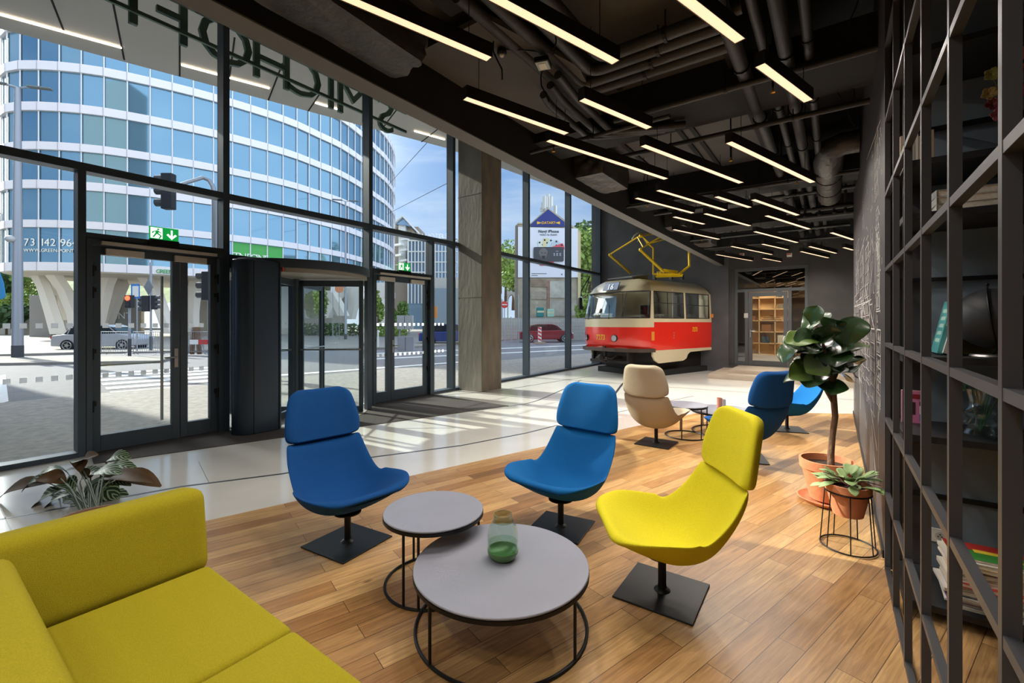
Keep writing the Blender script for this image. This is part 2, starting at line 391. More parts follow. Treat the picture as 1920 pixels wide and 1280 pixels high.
# ---------------------------------------------------------------- walls
MB().box((WALLX, 3.56, 0), (WALLX + 0.16, 9.3, 4.15)).build('wall_right', M_chalkwall, kind='structure')
MB().box((WALLX + .16, 3.56, 0), (2.6, 3.70, 4.15)).build('wall_niche_back', mat('niche_slate_blue', '76838f', 0.7, noise=0.06, nscale=5), kind='structure')
MB().box((2.6, -7.0, 0), (2.75, 3.7, 4.15)).build('wall_niche_side', M_wallblk, kind='structure')
MB().box((-7.1, -7.2, 0), (2.75, -7.0, 6.7)).build('wall_rear', mat('plain_grey_wall', 'cfcbc4', 0.8), kind='structure')
MB().box((WALLX + .16, 9.18, 0), (3.0, 9.3, 4.15)).build('wall_passage', M_wallblk, kind='structure')
MB().box((3.0, 9.18, 0), (3.1, 15.3, 4.15)).build('wall_passage_end', M_wallblk, kind='structure')
tx1 = -2.62
MB().box((-7.2, BACKY, 0), (tx1, BACKY + .3, 6.7)).build('wall_tram', M_wallblk, kind='structure')
# door opening in the back wall
dl = ony(1376, 600, BACKY).x; dr = ony(1516, 600, BACKY).x; dtop = ony(1440, 500, BACKY).z; sill = 0.22
mb = MB(); mb.box((dr, BACKY, 0), (3.0, BACKY + .3, 4.15)); mb.box((tx1 + .001, BACKY, dtop), (dr - .001, BACKY + .3, 4.15)); mb.box((tx1 + .001, BACKY, 0), (dr - .001, BACKY + .3, sill))
mb.box((tx1 + .002, BACKY + .05, sill), (dl, BACKY + .3, dtop))
mb.build('wall_back', M_wallbrn, kind='structure')
# ---------------------------------------------------------------- steps before the back door
s1 = onz(1328, 709); 
MB().box((s1.x, s1.y, 0.0), (0.9, BACKY, 0.13)).build('trim_lower_step', M_stoneb, kind='structure', bevel=.004)
MB().box((s1.x + .42, s1.y + .45, 0.13), (0.9, BACKY, sill)).build('trim_upper_step', M_stoneb, kind='structure', bevel=.004)
# ---------------------------------------------------------------- column
colp = [(-6.86, 7.46), (-6.16, 7.46), (-6.16, 8.16), (-6.86, 8.16)]
mb = MB(); mb.prism(colp, 0, 6.6); mb.m = [0, 0, 0, 1, 0, 0]
o = mb.build('wall_column', [M_conc, M_conc2], kind='structure')
for p in o.data.polygons: p.material_index = 1 if p.normal.x > 0.5 else 0
o.modifiers.new('b', 'BEVEL').width = 0.012
mb = MB()
for z in (2.05, 4.3): mb.box((-6.862, 7.458, z), (-6.158, 8.162, z + .006))
mb.build('column_joint', mat('joint_shadow', '5f5b52', 0.9), parent=o)
# ---------------------------------------------------------------- facade
GT = 6.6
MY = [0.35, 2.725, 5.105, 7.30, 10.30, 12.70, 15.0]
TZ = 3.25
FI, FO = -6.82, -7.02
def mullion(y, par, z0=0, z1=GT, w_=.08):
    MB().box((FO, y - w_ / 2, z0), (FI, y + w_ / 2, z1)).build('mullion', M_frame, par, bevel=.004)
def pane(y0, y1, z0, z1, par, nm='glass_pane', x=FX):
    return MB().box((x - .012, y0, z0), (x + .012, y1, z1)).build(nm, M_glass, par)
M_decal = mat('white_decal', 'f0f2f2', 0.6)
_t = M_decal.node_tree; _b = _t.nodes['Principled BSDF']; _tl = N(_t, 'ShaderNodeBsdfTranslucent'); _tl.inputs[0].default_value = (.95, .96, .97, 1); _m = N(_t, 'ShaderNodeMixShader'); _m.inputs[0].default_value = .8
_t.links.new(_b.outputs[0], _m.inputs[1]); _t.links.new(_tl.outputs[0], _m.inputs[2]); _t.links.new(_m.outputs[0], _t.nodes['Material Output'].inputs[0])
def decals(y0, y1, par, rows=(1.44, .86)):
    mb = MB()
    for z in rows:
        y = y0 + .03
        while y < y1 - .06:
            mb.box((FX + .0125, y, z), (FX + .0135, y + .055, z + .055)); y += .118
    mb.build('decal_row', M_decal, par)
bays = [(-2.1, 0.35), (0.35, 2.725), (2.725, 5.105), (5.105, 7.30), (7.30, 10.30), (10.30, 12.70), (12.70, 15.0), (-4.5, -2.1), (-6.95, -4.5)]
tlow = {1: 1.26}
for i, (y0, y1) in enumerate(bays):
    wn = struct_empty('window_%d' % (i + 1), (FX, (y0 + y1) / 2, 0))
    mullion(y1 if i != 6 else y1 - .05, wn)
    MB().box((FO + .02, y0 + .04, TZ - .045), (FI - .002, y1 - .04, TZ + .045)).build('transom', M_frame_in, wn, bevel=.004)
    pane(y0 + .04, y1 - .04, TZ + .045, GT, wn)
    if i in (0, 4, 5, 6, 7, 8):
        MB().box((FO + .02, y0 + .04, 0), (FI - .002, y1 - .04, .055)).build('bottom_rail', M_frame, wn, bevel=.003)
        pane(y0 + .04, y1 - .04, .055, TZ - .045, wn)
    if i in (0,): decals(y0 + .1, y1 - .05, wn)
    if i == 1:
        mullion(1.26, wn, 0, TZ - .045, .07)
        MB().box((FO + .02, .39, 0), (FI - .002, 1.225, .055)).build('bottom_rail', M_frame, wn)
        pane(.39, 1.225, .055, TZ - .045, wn); decals(.42, 1.22, wn)
        pane(1.295, 2.685, 2.52, TZ - .045, wn)
    if i == 2: pane(y0 + .04, y1 - .04, 2.46, TZ - .045, wn); MB().box((FO + .02, y0 + .04, 2.411), (FI - .05, y1 - .04, 2.459)).build('lower_rail', M_frame, wn)
    if i == 3:
        mullion(6.66, wn, 0, TZ - .045, .07)
        pane(5.145, 6.62, 2.5, TZ - .045, wn)
        MB().box((FO + .02, 6.695, 0), (FI - .002, 7.26, .055)).build('bottom_rail', M_frame, wn)
        pane(6.695, 7.26, .055, TZ - .045, wn); decals(6.7, 7.24, wn)
MB().box((FO, -7.0, GT), (FI, 15.0, GT + .25)).build('trim_window_head', M_frame, kind='structure')
# swing doors: a leaf pair each
def swing_door(name, y0, y1, split, htop, handle_y, wide_first, lever_side):
    d = struct_empty(name, (FX, (y0 + y1) / 2, 0))
    fr = MB(); x0, x1 = FO + .01, FI + .01
    fr.box((x0, y0, htop - .07), (x1, y1, htop)); fr.box((x0, y0, 0), (x1, y0 + .05, htop - .07)); fr.box((x0, y1 - .05, 0), (x1, y1, htop - .07))
    f = fr.build('door_frame', M_frame, d, bevel=.003)
    MB().box((FI + .011, y0 + .12, htop - .065), (FI + .07, y1 - .1, htop - .03)).build('closer_rail', mat('anodised_aluminium', 'd6d0c6', .45, .2), f)
    for k, (a, b) in enumerate(((y0 + .05, split), (split, y1 - .05))):
        lf = MB(); st = .085; xa, xb = -6.965, -6.885; bt = .20; tp = htop - .075
        lf.box((xa, a + .004, .012), (xb, a + st, tp)); lf.box((xa, b - st, .012), (xb, b - .004, tp))
        lf.box((xa, a + st, .012), (xb, b - st, bt)); lf.box((xa, a + st, tp - .095), (xb, b - st, tp))
        l_ = lf.build('door_leaf', M_frame, d, bevel=.004)
        MB().box((-6.935, a + st, bt), (-6.915, b - st, tp - .095)).build('glass_pane', M_glass, l_)
        cl_y = (a + .12) if k == 0 else (b - .50)
        MB().box((-6.885, cl_y, tp - .10), (-6.835, cl_y + .36, tp - .02)).build('door_closer', mat('anodised_aluminium', 'd6d0c6', .45, .2), l_, bevel=.006)
        mb = MB()
        hy = (a + .01) if k == 0 else (b - .01)
        for hz in (.55, 1.15, 1.85, 2.1): mb.box((-6.885, hy - .03, hz), (-6.845, hy + .03, hz + .05)); mb.tube([(-6.85, hy, hz - .07), (-6.85, hy, hz + .06)], .014, 8)
        mb.build('hinge', M_black, l_)
        mb = MB()
        for z in (1.44, .86):
            y = a + st + .02
            while y < b - st - .05: mb.box((-6.914, y, z), (-6.913, y + .055, z + .055)); y += .118
        mb.build('decal_row', M_decal, l_)
        if (k == 0) == (lever_side == 0):
            hb = MB(); hy = (b - .045) if k == 0 else (a + .045); sgn = -1 if k == 0 else 1
            hb.box((-6.885, hy - .02, .93), (-6.875, hy + .02, 1.17))
            hb.tube([(-6.88, hy, 1.06), (-6.83, hy, 1.06), (-6.825, hy + sgn * .02, 1.06), (-6.825, hy + sgn * .14, 1.06)], .011, 10)
            hb.build('door_handle', M_steel, l_, smooth=True)
        if name == 'door_1' and k == 0:
            pb = MB(); hx = -7.04
            pb.tube([(hx, b - .15, .25), (hx, b - .15, 2.1)], .017, 10); pb.tube([(hx, a + .1, 1.0), (hx, b - .15, 1.0)], .015, 10)
            pb.build('pull_bar', mat('satin_steel', 'c4c6c4', .4, .4), l_, smooth=True)
    return d
swing_door('door_1', 1.295, 2.685, 2.205, 2.46, 0, True, 0)
swing_door('door_2', 5.145, 6.62, 5.61, 2.46, 0, False, 1)
MB().box((FO + .015, 5.147, 2.4601), (FI - .002, 6.62, 2.4999)).build('trim_1', M_frame, kind='structure')
MB().box((FO + .015, 1.297, 2.4601), (FI - .002, 2.683, 2.52)).build('trim_2', M_frame, kind='structure')
# back door
BD = struct_empty('door_3', ((dl + dr) / 2, BACKY, sill)); yb = BACKY + .12
trz = ony(1440, 543, BACKY).z
xa = ony(1402, 600, BACKY).x; xb = ony(1477, 600, BACKY).x
Mdf = mat('grey_door_frame', '55585b', .45, .3)
mb = MB(); t_ = .09
mb.box((dl, yb - .04, sill), (dl + t_, yb + .04, dtop)); mb.box((dr - t_, yb - .04, sill), (dr, yb + .04, dtop)); mb.box((dl + t_, yb - .04, dtop - t_), (dr - t_, yb + .04, dtop))
mb.box((dl + t_, yb - .04, trz - t_ / 2), (dr - t_, yb + .04, trz + t_ / 2)); mb.box((xa - t_, yb - .04, sill), (xa, yb + .04, trz - t_ / 2)); mb.box((xb, yb - .04, sill), (xb + t_, yb + .04, trz - t_ / 2))
mb.box((dl + t_, yb - .04, sill), (xa - t_, yb + .04, sill + .12)); mb.box((xb + t_, yb - .04, sill), (dr - t_, yb + .04, sill + .12))
mb.build('door_frame', Mdf, BD, bevel=.004)
M_dglass = glassmat('dark_reflective_glass', (.22, .23, .24), ior=2.3)
M_clglass = glassmat('door_glass', (.9, .92, .9), ior=1.9)
mb = MB(); mb.box((dl + t_, yb - .006, trz + t_ / 2), (dr - t_, yb + .006, dtop - t_)).build('fanlight_pane', M_dglass, BD)
MB().box((dl + t_, yb - .006, sill + .12), (xa - t_, yb + .006, trz - t_ / 2)).build('side_pane', M_dglass, BD)
MB().box((xb + t_, yb - .006, sill + .12), (dr - t_, yb + .006, trz - t_ / 2)).build('side_pane', M_dglass, BD)
mb = MB(); mb.box((xa + .01, yb - .05, sill + .01), (xa + .11, yb + .02, trz - .06)); mb.box((xb - .11, yb - .05, sill + .01), (xb - .01, yb + .02, trz - .06)); mb.box((xa + .11, yb - .05, sill + .01), (xb - .11, yb + .02, sill + .16)); mb.box((xa + .11, yb - .05, trz - .18), (xb - .11, yb + .02, trz - .06))
lf = mb.build('door_leaf', Mdf, BD, bevel=.004)
MB().box((xa + .11, yb - .02, sill + .16), (xb - .11, yb - .01, trz - .18)).build('glass_pane', M_clglass, lf)
mb = MB(); mb.box((xa + .045, yb - .06, sill + .85), (xa + .075, yb - .05, sill + 1.08)); mb.tube([(xa + .06, yb - .055, sill + 1.03), (xa + .06, yb - .10, sill + 1.03), (xa + .18, yb - .10, sill + 1.03)], .01, 8); mb.build('door_handle', M_steel, lf)
for k, s_ in enumerate(('MAIN ENTRANCE', 'COWORKING AND', 'MEETING ROOMS')):
    pass
mb = MB()
for k, (wd) in enumerate((.10, .42, .50, .54, .12)): mb.box(((xa + xb) / 2 - wd / 2 + .1, yb - .0235, sill + 1.47 - k * .055), ((xa + xb) / 2 + wd / 2 + .1, yb - .0215, sill + 1.485 - k * .055))
mb.build('door_lettering', M_blackmatt, lf)
o = MB().box((xa - .02 - t_, yb - .052, 1.65), (xa - .02 - t_ + .11, yb - .042, 1.79)); tag(o.build('notice_sticker', mat('sticker', 'b7b3ad', .6)), 'small white notice sticker on the grey back door frame', 'sticker')
# room behind the back door
MB().box((-4.5, BACKY + .3, 0.0), (2.5, BACKY + 7.5, sill)).build('floor_back_room', mat('back_room_floor', '9a938c', .3), kind='structure')
mb = MB(); mb.box((-4.6, BACKY + 7.5, 0), (2.6, BACKY + 7.6, 4.2)); mb.box((-4.6, BACKY + .3, 0), (-4.5, BACKY + 7.5, 4.2)); mb.box((2.5, BACKY + .3, 0), (2.6, BACKY + 7.5, 4.2)); mb.box((-4.6, BACKY + .3, 4.2), (2.6, BACKY + 7.6, 4.3))
mb.build('wall_back_room', mat('back_room_wall', '5b4d40', .8), kind='structure')
sh = thing('display_shelf', 'light wooden display shelving seen through the glass back door', 'shelf', (-1.4, BACKY + 5.5, sill))
Mply = mat('birch_plywood', 'd9b787', .6, noise=.1, nscale=4)
mb = MB()
for i in range(8): mb.box((-4.1 + i * .55, BACKY + 5.3, sill), (-4.07 + i * .55, BACKY + 5.6, 3.1))
for j in range(7): mb.box((-4.1, BACKY + 5.3, sill + j * .45), (-.25, BACKY + 5.6, sill + .03 + j * .45))
mb.box((-4.1, BACKY + 5.6, sill), (-.2, BACKY + 5.62, 3.1))
mb.build('shelf_grid', Mply, sh)
random.seed(3)
for i in range(7):
    for j in range(6):
        if random.random() < .5:
            cc = random.choice(('5c4c3a', '8b5a33', 'c9c2b2', '3a4b55', '7a6a50'))
            b_ = MB().box((-4.0 + i * .55, BACKY + 5.33, sill + .031 + j * .45), (-4.0 + i * .55 + random.uniform(.12, .34), BACKY + 5.5, sill + .03 + j * .45 + random.uniform(.15, .34)))
            tag(b_.build('storage_box', mat('box_' + cc, cc, .7)), 'small box in the plywood shelving behind the door, column %d, row %d up' % (i + 1, j + 1), 'box', 'boxes in the back room shelving')
ld = bpy.data.lights.new('back_room_lamp_light', 'AREA'); ld.energy = 110; ld.size = 2.0; ld.color = (1, .86, .68)
lo = bpy.data.objects.new('back_room_lamp_light', ld); COL.objects.link(lo); lo.location = (-1.3, BACKY + 3.6, 4.1)
# exit signs
M_exit = mat('exit_green', '0d8f3c', .5, emit='0d8f3c', estr=.5); M_exw = mat('exit_white', 'f2f5f1', .5, emit='ffffff', estr=.6)
def exit_sign(y, z, lab, wd=.30):
    e = thing('exit_sign', lab, 'sign', (FI + .03, y, z)); h = wd * .52
    MB().box((FI + .005, y - wd / 2, z - .07), (FI + .06, y + wd / 2, z - .002)).build('housing', M_black, e)
    p = MB().box((FI + .02, y - wd / 2, z), (FI + .035, y + wd / 2, z + h)).build('panel', M_exit, e)
    mb = MB(); X = FI + .0355; X2 = FI + .0375
    def q2(pts):
        mb.extr([(X, y + a * wd, z + b * h) for a, b in pts], (X2 - X, 0, 0))
    q2([(-.46, .08), (-.06, .08), (-.06, .92), (-.46, .92)])
    q2([(.23, .85), (.29, .85), (.29, .15), (.23, .15)]); q2([(.08, .45), (.14, .55), (.29, .22), (.26, .10)]); q2([(.44, .45), (.38, .55), (.23, .22), (.26, .10)])
    mb.build('pictogram', M_exw, p)
    mb = MB(); X = FI + .038; X2 = FI + .0395
    q2([(-.24, .74), (-.17, .74), (-.17, .86), (-.24, .86)]); q2([(-.32, .40), (-.22, .40), (-.17, .70), (-.27, .72)])
    q2([(-.32, .42), (-.40, .16), (-.35, .14), (-.26, .40)]); q2([(-.24, .42), (-.14, .28), (-.20, .10), (-.15, .08), (-.08, .30), (-.20, .5)])
    q2([(-.27, .68), (-.40, .60), (-.42, .46), (-.38, .45), (-.35, .56), (-.26, .60)]); q2([(-.19, .66), (-.09, .55), (-.11, .50), (-.20, .58)])
    mb.build('running_figure', M_exit, p)
exit_sign(onx(306, 470, FI).y, 2.53, 'green running-man exit sign above the left double door', .30)
exit_sign(onx(756, 520, FI).y, 2.51, 'green running-man exit sign above the right double door', .30)
# ---------------------------------------------------------------- revolving door
RC = Vector((-7.22, 3.93, 0)); RR = 1.12
rv = thing('revolving_door', 'dark glazed revolving door with curved drum wall between the double doors', 'door', RC)
M_drum = mat('dark_blue_grey_drum', '35424f', .3, .5)
def arc(r_, a0, a1, n=16): return [(RC.x + r_ * math.cos(math.radians(a0 + (a1 - a0) * i / n)), RC.y + r_ * math.sin(math.radians(a0 + (a1 - a0) * i / n))) for i in range(n + 1)]
def arcwall(r0, r1, a0, a1, z0, z1, n=16):
    mb = MB(); o1 = arc(r1, a0, a1, n); i1 = arc(r0, a0, a1, n)
    mb.prism(o1 + i1[::-1], z0, z1); return mb
# drum wall: a tall rounded column at the left
dc = Vector((-6.50, 2.99, 0))
mb = MB(); ra = .20; pts = []
for i in range(13): a = PI + PI * i / 12; pts.append((dc.x + .0 + ra * math.cos(a) * 1.0, dc.y - .12 + ra * math.sin(a)))
for i in range(13): a = 0 + PI * i / 12; pts.append((dc.x + ra * math.cos(a), dc.y + .17 + ra * math.sin(a) * .6))
mb.prism(pts, 0.01, 2.35); dw = mb.build('drum_wall', M_drum, rv, smooth=True, bevel=.01)
mb = MB()
for y_ in (-.14, .20): mb.box((dc.x + ra - .006, dc.y + y_ - .004, .02), (dc.x + ra + .004, dc.y + y_ + .004, 2.33))
mb.build('panel_joint', M_black, dw)
MB().box((dc.x + ra - .02, dc.y + .24, 2.22), (dc.x + ra + .006, dc.y + .265, 2.32)).build('warning_label', mat('label_red', 'b9483b', .5), dw)
arcwall(RR, RR + .07, 100, 240, 0.01, 2.40).build('drum_wall', M_frame, rv) if False else None
mb = MB(); ring = arc(RR + .04, -88, 88, 30)
mb.prism(ring + [(FO, ring[-1][1]), (FO, ring[0][1])], 2.28, 2.41); mb.build('canopy', M_frame, rv, bevel=.01)
mb = MB(); ring = arc(RR, 0, 355, 60); mb.prism(ring, 2.22, 2.279); mb.build('ceiling_disc', mat('canopy_underside', '9b968c', .5), rv)
arcwall(RR + .005, RR + .035, -52, 52, 0.012, .035, 24)
mb = MB(); mb.prism(arc(RR, 0, 355, 60), .0075, .012); mb.build('floor_disc', mat('disc_grey', '8e8b86', .5), rv)
for a in (58, -90 + 0, 130, 230):
    pass
post = arc(RR, 48, 48, 1)[0]
for a in (52,):
    p = arc(RR + .01, a, a, 1)[0]; MB().box((p[0] - .045, p[1] - .045, .012), (p[0] + .045, p[1] + .045, 2.28)).build('post', M_frame, rv, bevel=.006)
g = arcwall(RR, RR + .012, 52, 128, .03, 2.22); g.build('curved_glass', M_glass, rv)
g = arcwall(RR, RR + .012, 208, 308, .03, 2.22); g.build('curved_glass', M_glass, rv)
for a in (-58, -90, 208, 128): 
    p = arc(RR + .01, a, a, 1)[0]; MB().box((p[0] - .03, p[1] - .03, .012), (p[0] + .03, p[1] + .03, 2.28)).build('post', M_frame, rv, bevel=.006)
MB().tube([RC + Vector((0, 0, .012)), RC + Vector((0, 0, 2.22))], .05, 16).build('centre_shaft', M_frame, rv, smooth=True)
for a in (38, 128 + 0, 218, 308):
    d = Vector((math.cos(math.radians(a)), math.sin(math.radians(a)), 0))
    mb = MB(); r0, r1 = .06, RR - .03
    for z in (.02, 2.10): mb.beam(RC + d * r0 + Vector((0, 0, z + .05)), RC + d * r1 + Vector((0, 0, z + .05)), .045, .10)
    for r_ in (r0 + .03, r1 - .03): mb.beam(RC + d * r_ + Vector((0, 0, .02)), RC + d * r_ + Vector((0, 0, 2.20)), .045, .06, up=d)
    wf = mb.build('wing', M_frame, rv)
    MB().beam(RC + d * (r0 + .05) + Vector((0, 0, 1.14)), RC + d * (r1 - .05) + Vector((0, 0, 1.10)), .008, 2.0).build('glass_pane', M_glass, wf)
    s_ = Vector((-d.y, d.x, 0)) * .06
    MB().tube([RC + d * (r1 - .03) - s_ * 0 + Vector((0, 0, 1.06)), RC + d * (r1 - .04) - s_ + Vector((0, 0, 1.06)), RC + d * (r0 + .04) - s_ + Vector((0, 0, 1.06)), RC + d * (r0 + .03) + Vector((0, 0, 1.06))], .014, 10).build('push_bar', M_steel, wf, smooth=True)
# ---------------------------------------------------------------- ceiling and bulkhead
MB().box((-2.78, -7.0, 3.80), (-.72, BACKY, 3.95)).build('ceiling', M_ceil, kind='structure')
MB().box((-.72, -7.0, 4.10), (3.1, BACKY, 4.2)).build('ceiling_service_zone', M_ceilblk, kind='structure')
MB().box((-.74, -7.0, 3.70), (-.70, BACKY, 4.10)).build('ceiling_edge', M_ceilblk, kind='structure')
MB().box((-7.1, -7.0, 6.62), (-2.75, BACKY, 6.8)).build('ceiling_upper', M_ceilblk, kind='structure')
# long downstand beam with a grey underside
mb = MB(); mb.box((-2.90, -7.0, 3.262), (-2.75, BACKY, 6.62)); mb.build('ceiling_bulkhead', M_ceilblk, kind='structure')
MB().box((-2.915, -7.0, 3.25), (-2.745, BACKY, 3.2605)).build('trim_bulkhead_edge', mat('grey_edge_trim', '6b6967', .6), kind='structure')
# deep black cross beams
for i, (ya, yb_, zb) in enumerate(((-1.6, -.9, 3.55), (1.72, 2.32, 3.66), (4.25, 4.86, 3.52), (7.15, 7.72, 3.45), (9.9, 10.45, 3.45), (12.5, 13.1, 3.45))):
    MB().box((-2.745 if i != 1 else -2.2, ya, zb), (WALLX + (0 if ya < 9 else 2.5), yb_, 3.80)).build('ceiling_beam', M_ceilblk, kind='structure')
# narrow ceiling slots
random.seed(11)
for i, (xa_, ya, yb_) in enumerate(((-2.2, 4.9, 7.1), (-1.5, 4.9, 7.1), (-1.36, 4.9, 7.1), (-2.0, 7.8, 9.8), (-1.3, 7.8, 9.8), (-2.1, 10.5, 12.4), (-1.2, 10.5, 12.4), (-1.7, 2.5, 4.2))):
    MB().box((xa_ - .025, ya + .02, 3.775), (xa_ + .025, yb_ - .02, 3.799)).build('ceiling_slot', M_ceilblk, kind='structure')
def panel(poly, z0, z1, nm='ceiling_panel'):
    MB().prism([(p[0], p[1]) for p in poly], z0, z1).build(nm, M_ceil, kind='structure')
panel([(-2.2, -.85), (-1.35, -.85), (-1.35, 1.35), (-1.75, 1.70), (-2.2, 1.70)], 3.58, 3.62)
panel([(-2.70, 2.4), (-1.95, 2.4), (-1.70, 3.3), (-1.9, 4.2), (-2.70, 4.2)], 3.60, 3.64)
# pipes
def pipe(pts, r, lab, grp=None, clips=0, nm='ceiling_pipe', bend=.12):
    # rounded corners
    P = [Vector(p) for p in pts]; q = [P[0]]
    for i in range(1, len(P) - 1):
        a, b, c = P[i - 1], P[i], P[i + 1]; da = (a - b).normalized(); dc_ = (c - b).normalized(); bb = min(bend, (a - b).length * .45, (c - b).length * .45)
        for k in range(6): t = k / 5; q.append((b + da * bb) * (1 - t) ** 2 + b * 2 * t * (1 - t) + (b + dc_ * bb) * t * t)
    q.append(P[-1])
    e = thing(nm, lab, 'pipe', P[0], 0, grp)
    MB().tube(q, r, 12).build('pipe_run', M_pipe, e, smooth=True)
    if clips:
        L_ = (P[-1] - P[-2]).length; n = max(1, int(L_ / 1.1)); d = (P[-1] - P[-2]).normalized()
        for k in range(n):
            c = P[-2] + d * (L_ * (k + .5) / n); MB().tube([c - d * .012, c + d * .012], r * 1.22, 12).build('clamp', M_black, e)
            MB().tube([c + Vector((0, 0, r)), Vector((c.x, c.y, 3.8 if c.x < -.72 else 4.1))], .005, 6).build('hanger_rod', M_black, e)
    return e
# four pipes turning from along the hall to across it
for k in range(4):
    xx = -1.98 + k * .155; yy = 3.75 - k * .14
    pipe([(xx, 1.0 + 1.15, 3.62), (xx, yy, 3.62), (-.62 + k * .04, yy, 3.62)], .048, 'dark painted pipe bending across the ceiling, %s of four beside the round sensor' % ('farthest', 'second farthest', 'second nearest', 'nearest')[k], 'four bent ceiling pipes', 1)
for k in range(3):
    xx = -2.12 + k * .13
    pipe([(xx + .05, 3.35 - .1 * k, 3.50), (xx, 3.55, 3.50), (xx, 4.35, 3.47), (-1.4 + .1 * k, 4.62 + .0 * k, 3.47)], .034, 'slim dark pipe running under the four bent pipes, %s of three' % ('left', 'middle', 'right')[k], 'slim pipes under the bent pipes', 0)
for k, xx in enumerate((-.60, -.44, -.30, -.16)):
    pipe([(xx, -1.0, 3.55 + .06 * (k % 2)), (xx, 14.5, 3.55 + .06 * (k % 2))], (.055, .036, .05, .036)[k], 'long dark pipe running the length of the ceiling, %s of four' % ('leftmost', 'second from left', 'third from left', 'nearest the chalk wall')[k], 'long pipes by the chalk wall', 1)
for k, (ya, x0, x1, z, r_) in enumerate(((1.62, -1.9, .2, 3.50, .03), (2.62, -.55, .25, 3.70, .045), (2.9, -.55, .25, 3.62, .03), (4.1, -2.7, -1.2, 3.36, .02), (4.15, -1.75, .25, 3.48, .026), (4.95, -2.0, .25, 3.42, .026), (7.0, -2.74, .25, 3.38, .024), (8.25, -2.7, .25, 3.5, .03), (10.8, -2.7, .25, 3.4, .03), (12.2, -2.7, .25, 3.4, .03), (9.5, -.7, .25, 3.5, .05))):
    pipe([(x0, ya, z), (x1, ya, z)], r_, 'dark pipe hung across under the ceiling, %s of eleven counted from the front' % 'first second third fourth fifth sixth seventh eighth tenth eleventh ninth'.split()[k], 'cross pipes', 1)
# big wrapped duct bend near the chalk wall
dt = thing('wrapped_duct', 'large dark foil-wrapped duct bending down beside the chalk wall', 'duct', (0, 7.2, 3.6))
MB().tube([(.24, 6.6, 3.62), (.08, 6.6, 3.62), (-.02, 6.65, 3.60), (-.06, 6.85, 3.52), (-.06, 7.1, 3.48), (-.06, 8.6, 3.48)], [.13, .13, .15, .16, .15, .15], 18).build('duct_run', M_foil, dt, smooth=True)
for y in (7.3, 8.0): MB().tube([(-.06, y, 3.48), (-.06, y + .03, 3.48)], .158, 18).build('band', M_black, dt)
pl_ = thing('valve_manifold', 'cluster of small pipes and valves under the far ceiling by the chalk wall', 'pipework', (-.1, 9.0, 3.3))
mb = MB()
for z, x0, x1 in ((3.28, -.5, .25), (3.40, -.3, .25)): mb.tube([(x0, 9.05, z), (x1, 9.05, z)], .035, 10)
for x in (-.4, -.2, .0, .15): mb.tube([(x, 9.05, 3.28), (x, 9.05, 3.75)], .02, 8); mb.sphere((x, 9.05, 3.30), .045, 10, 6)
mb.build('pipework_body', M_pipe, pl_, smooth=True)
# foil wrapped duct ends along the bulkhead
def blob_box(nm, c, sz, rz, rx, lab):
    e = thing(nm, lab, 'duct', c)
    bm = bmesh.new(); bmesh.ops.create_cube(bm, size=1); bmesh.ops.subdivide_edges(bm, edges=bm.edges, cuts=9, use_grid_fill=True)
    rnd = random.Random(int(c[1] * 100)); M = Matrix.Translation(c) @ Euler((rx, 0, rz)).to_matrix().to_4x4() @ Matrix.Diagonal((*sz, 1))
    cr_ = [(Vector((rnd.uniform(-.6, .6), rnd.uniform(-.6, .6), rnd.uniform(-.6, .6))), Vector((rnd.gauss(0, 1), rnd.gauss(0, 1), rnd.gauss(0, 1))).normalized()) for _ in range(14)]
    for v in bm.verts:
        n = v.co.normalized(); k = 0
        for p, d in cr_: k += .018 * max(0, 1 - abs((v.co - p).dot(d)) * 9)
        rr_ = max(abs(v.co.x), abs(v.co.y), abs(v.co.z)); 
        v.co = v.co * (1 - .10 * (v.co.length / .866) ** 4) - n * k + n * rnd.uniform(-.006, .006)
    bm.transform(M); me = bpy.data.meshes.new('duct_body'); bm.to_mesh(me); bm.free(); me.materials.append(M_foil)
    me.polygons.foreach_set('use_smooth', [True] * len(me.polygons)); me.set_sharp_from_angle(angle=math.radians(50))
    o = bpy.data.objects.new('duct_body', me); COL.objects.link(o); o.parent = e; o.matrix_parent_inverse = wm(e).inverted(); return e
blob_box('wrapped_duct', (-2.47, 1.25, 3.50), (.38, 2.1, .40), .04, 0, 'big crumpled foil-wrapped duct beside the nearest ceiling lamp at the window side')
blob_box('wrapped_duct', (-2.50, 5.55, 3.50), (.42, .95, .34), .0, 0, 'crumpled foil-wrapped duct stub above the far windows')
blob_box('wrapped_duct', (-2.50, 9.1, 3.51), (.42, .6, .34), .0, 0, 'foil-wrapped duct stub at the bulkhead above the tram')
blob_box('wrapped_duct', (-2.50, 11.4, 3.51), (.42, .7, .34), .0, 0, 'farthest foil-wrapped duct stub on the bulkhead near the back door')
# hanging cables
random.seed(5)
for k, (x, y) in enumerate(((-1.95, 3.1), (-2.05, 2.6), (-1.55, 2.55), (.1, 3.3), (.12, 4.0), (.05, 5.2), (.15, 6.0), (-2.2, 6.3))):
    z0 = 3.75 if x < -.72 else 4.05; pts = [(x + .03 * math.sin(i * 1.3 + k), y + .05 * i / 3, z0 - i * .07) for i in range(7)]
    MB().tube(pts, .006, 6).build('ceiling_cable', M_black) and None
    o = COL.objects[-1] if False else bpy.data.objects[max((n for n in bpy.data.objects.keys() if n.startswith('ceiling_cable')), key=lambda s: (len(s), s))]
    tag(o, 'thin black cable hanging from the dark ceiling, %s' % ('behind the second big lamp', 'beside the emergency light', 'beside the four bent pipes', 'by the chalk wall, nearest', 'by the chalk wall, second', 'by the chalk wall, third', 'by the chalk wall, farthest', 'near the bulkhead')[k], 'cable', 'loose ceiling cables')
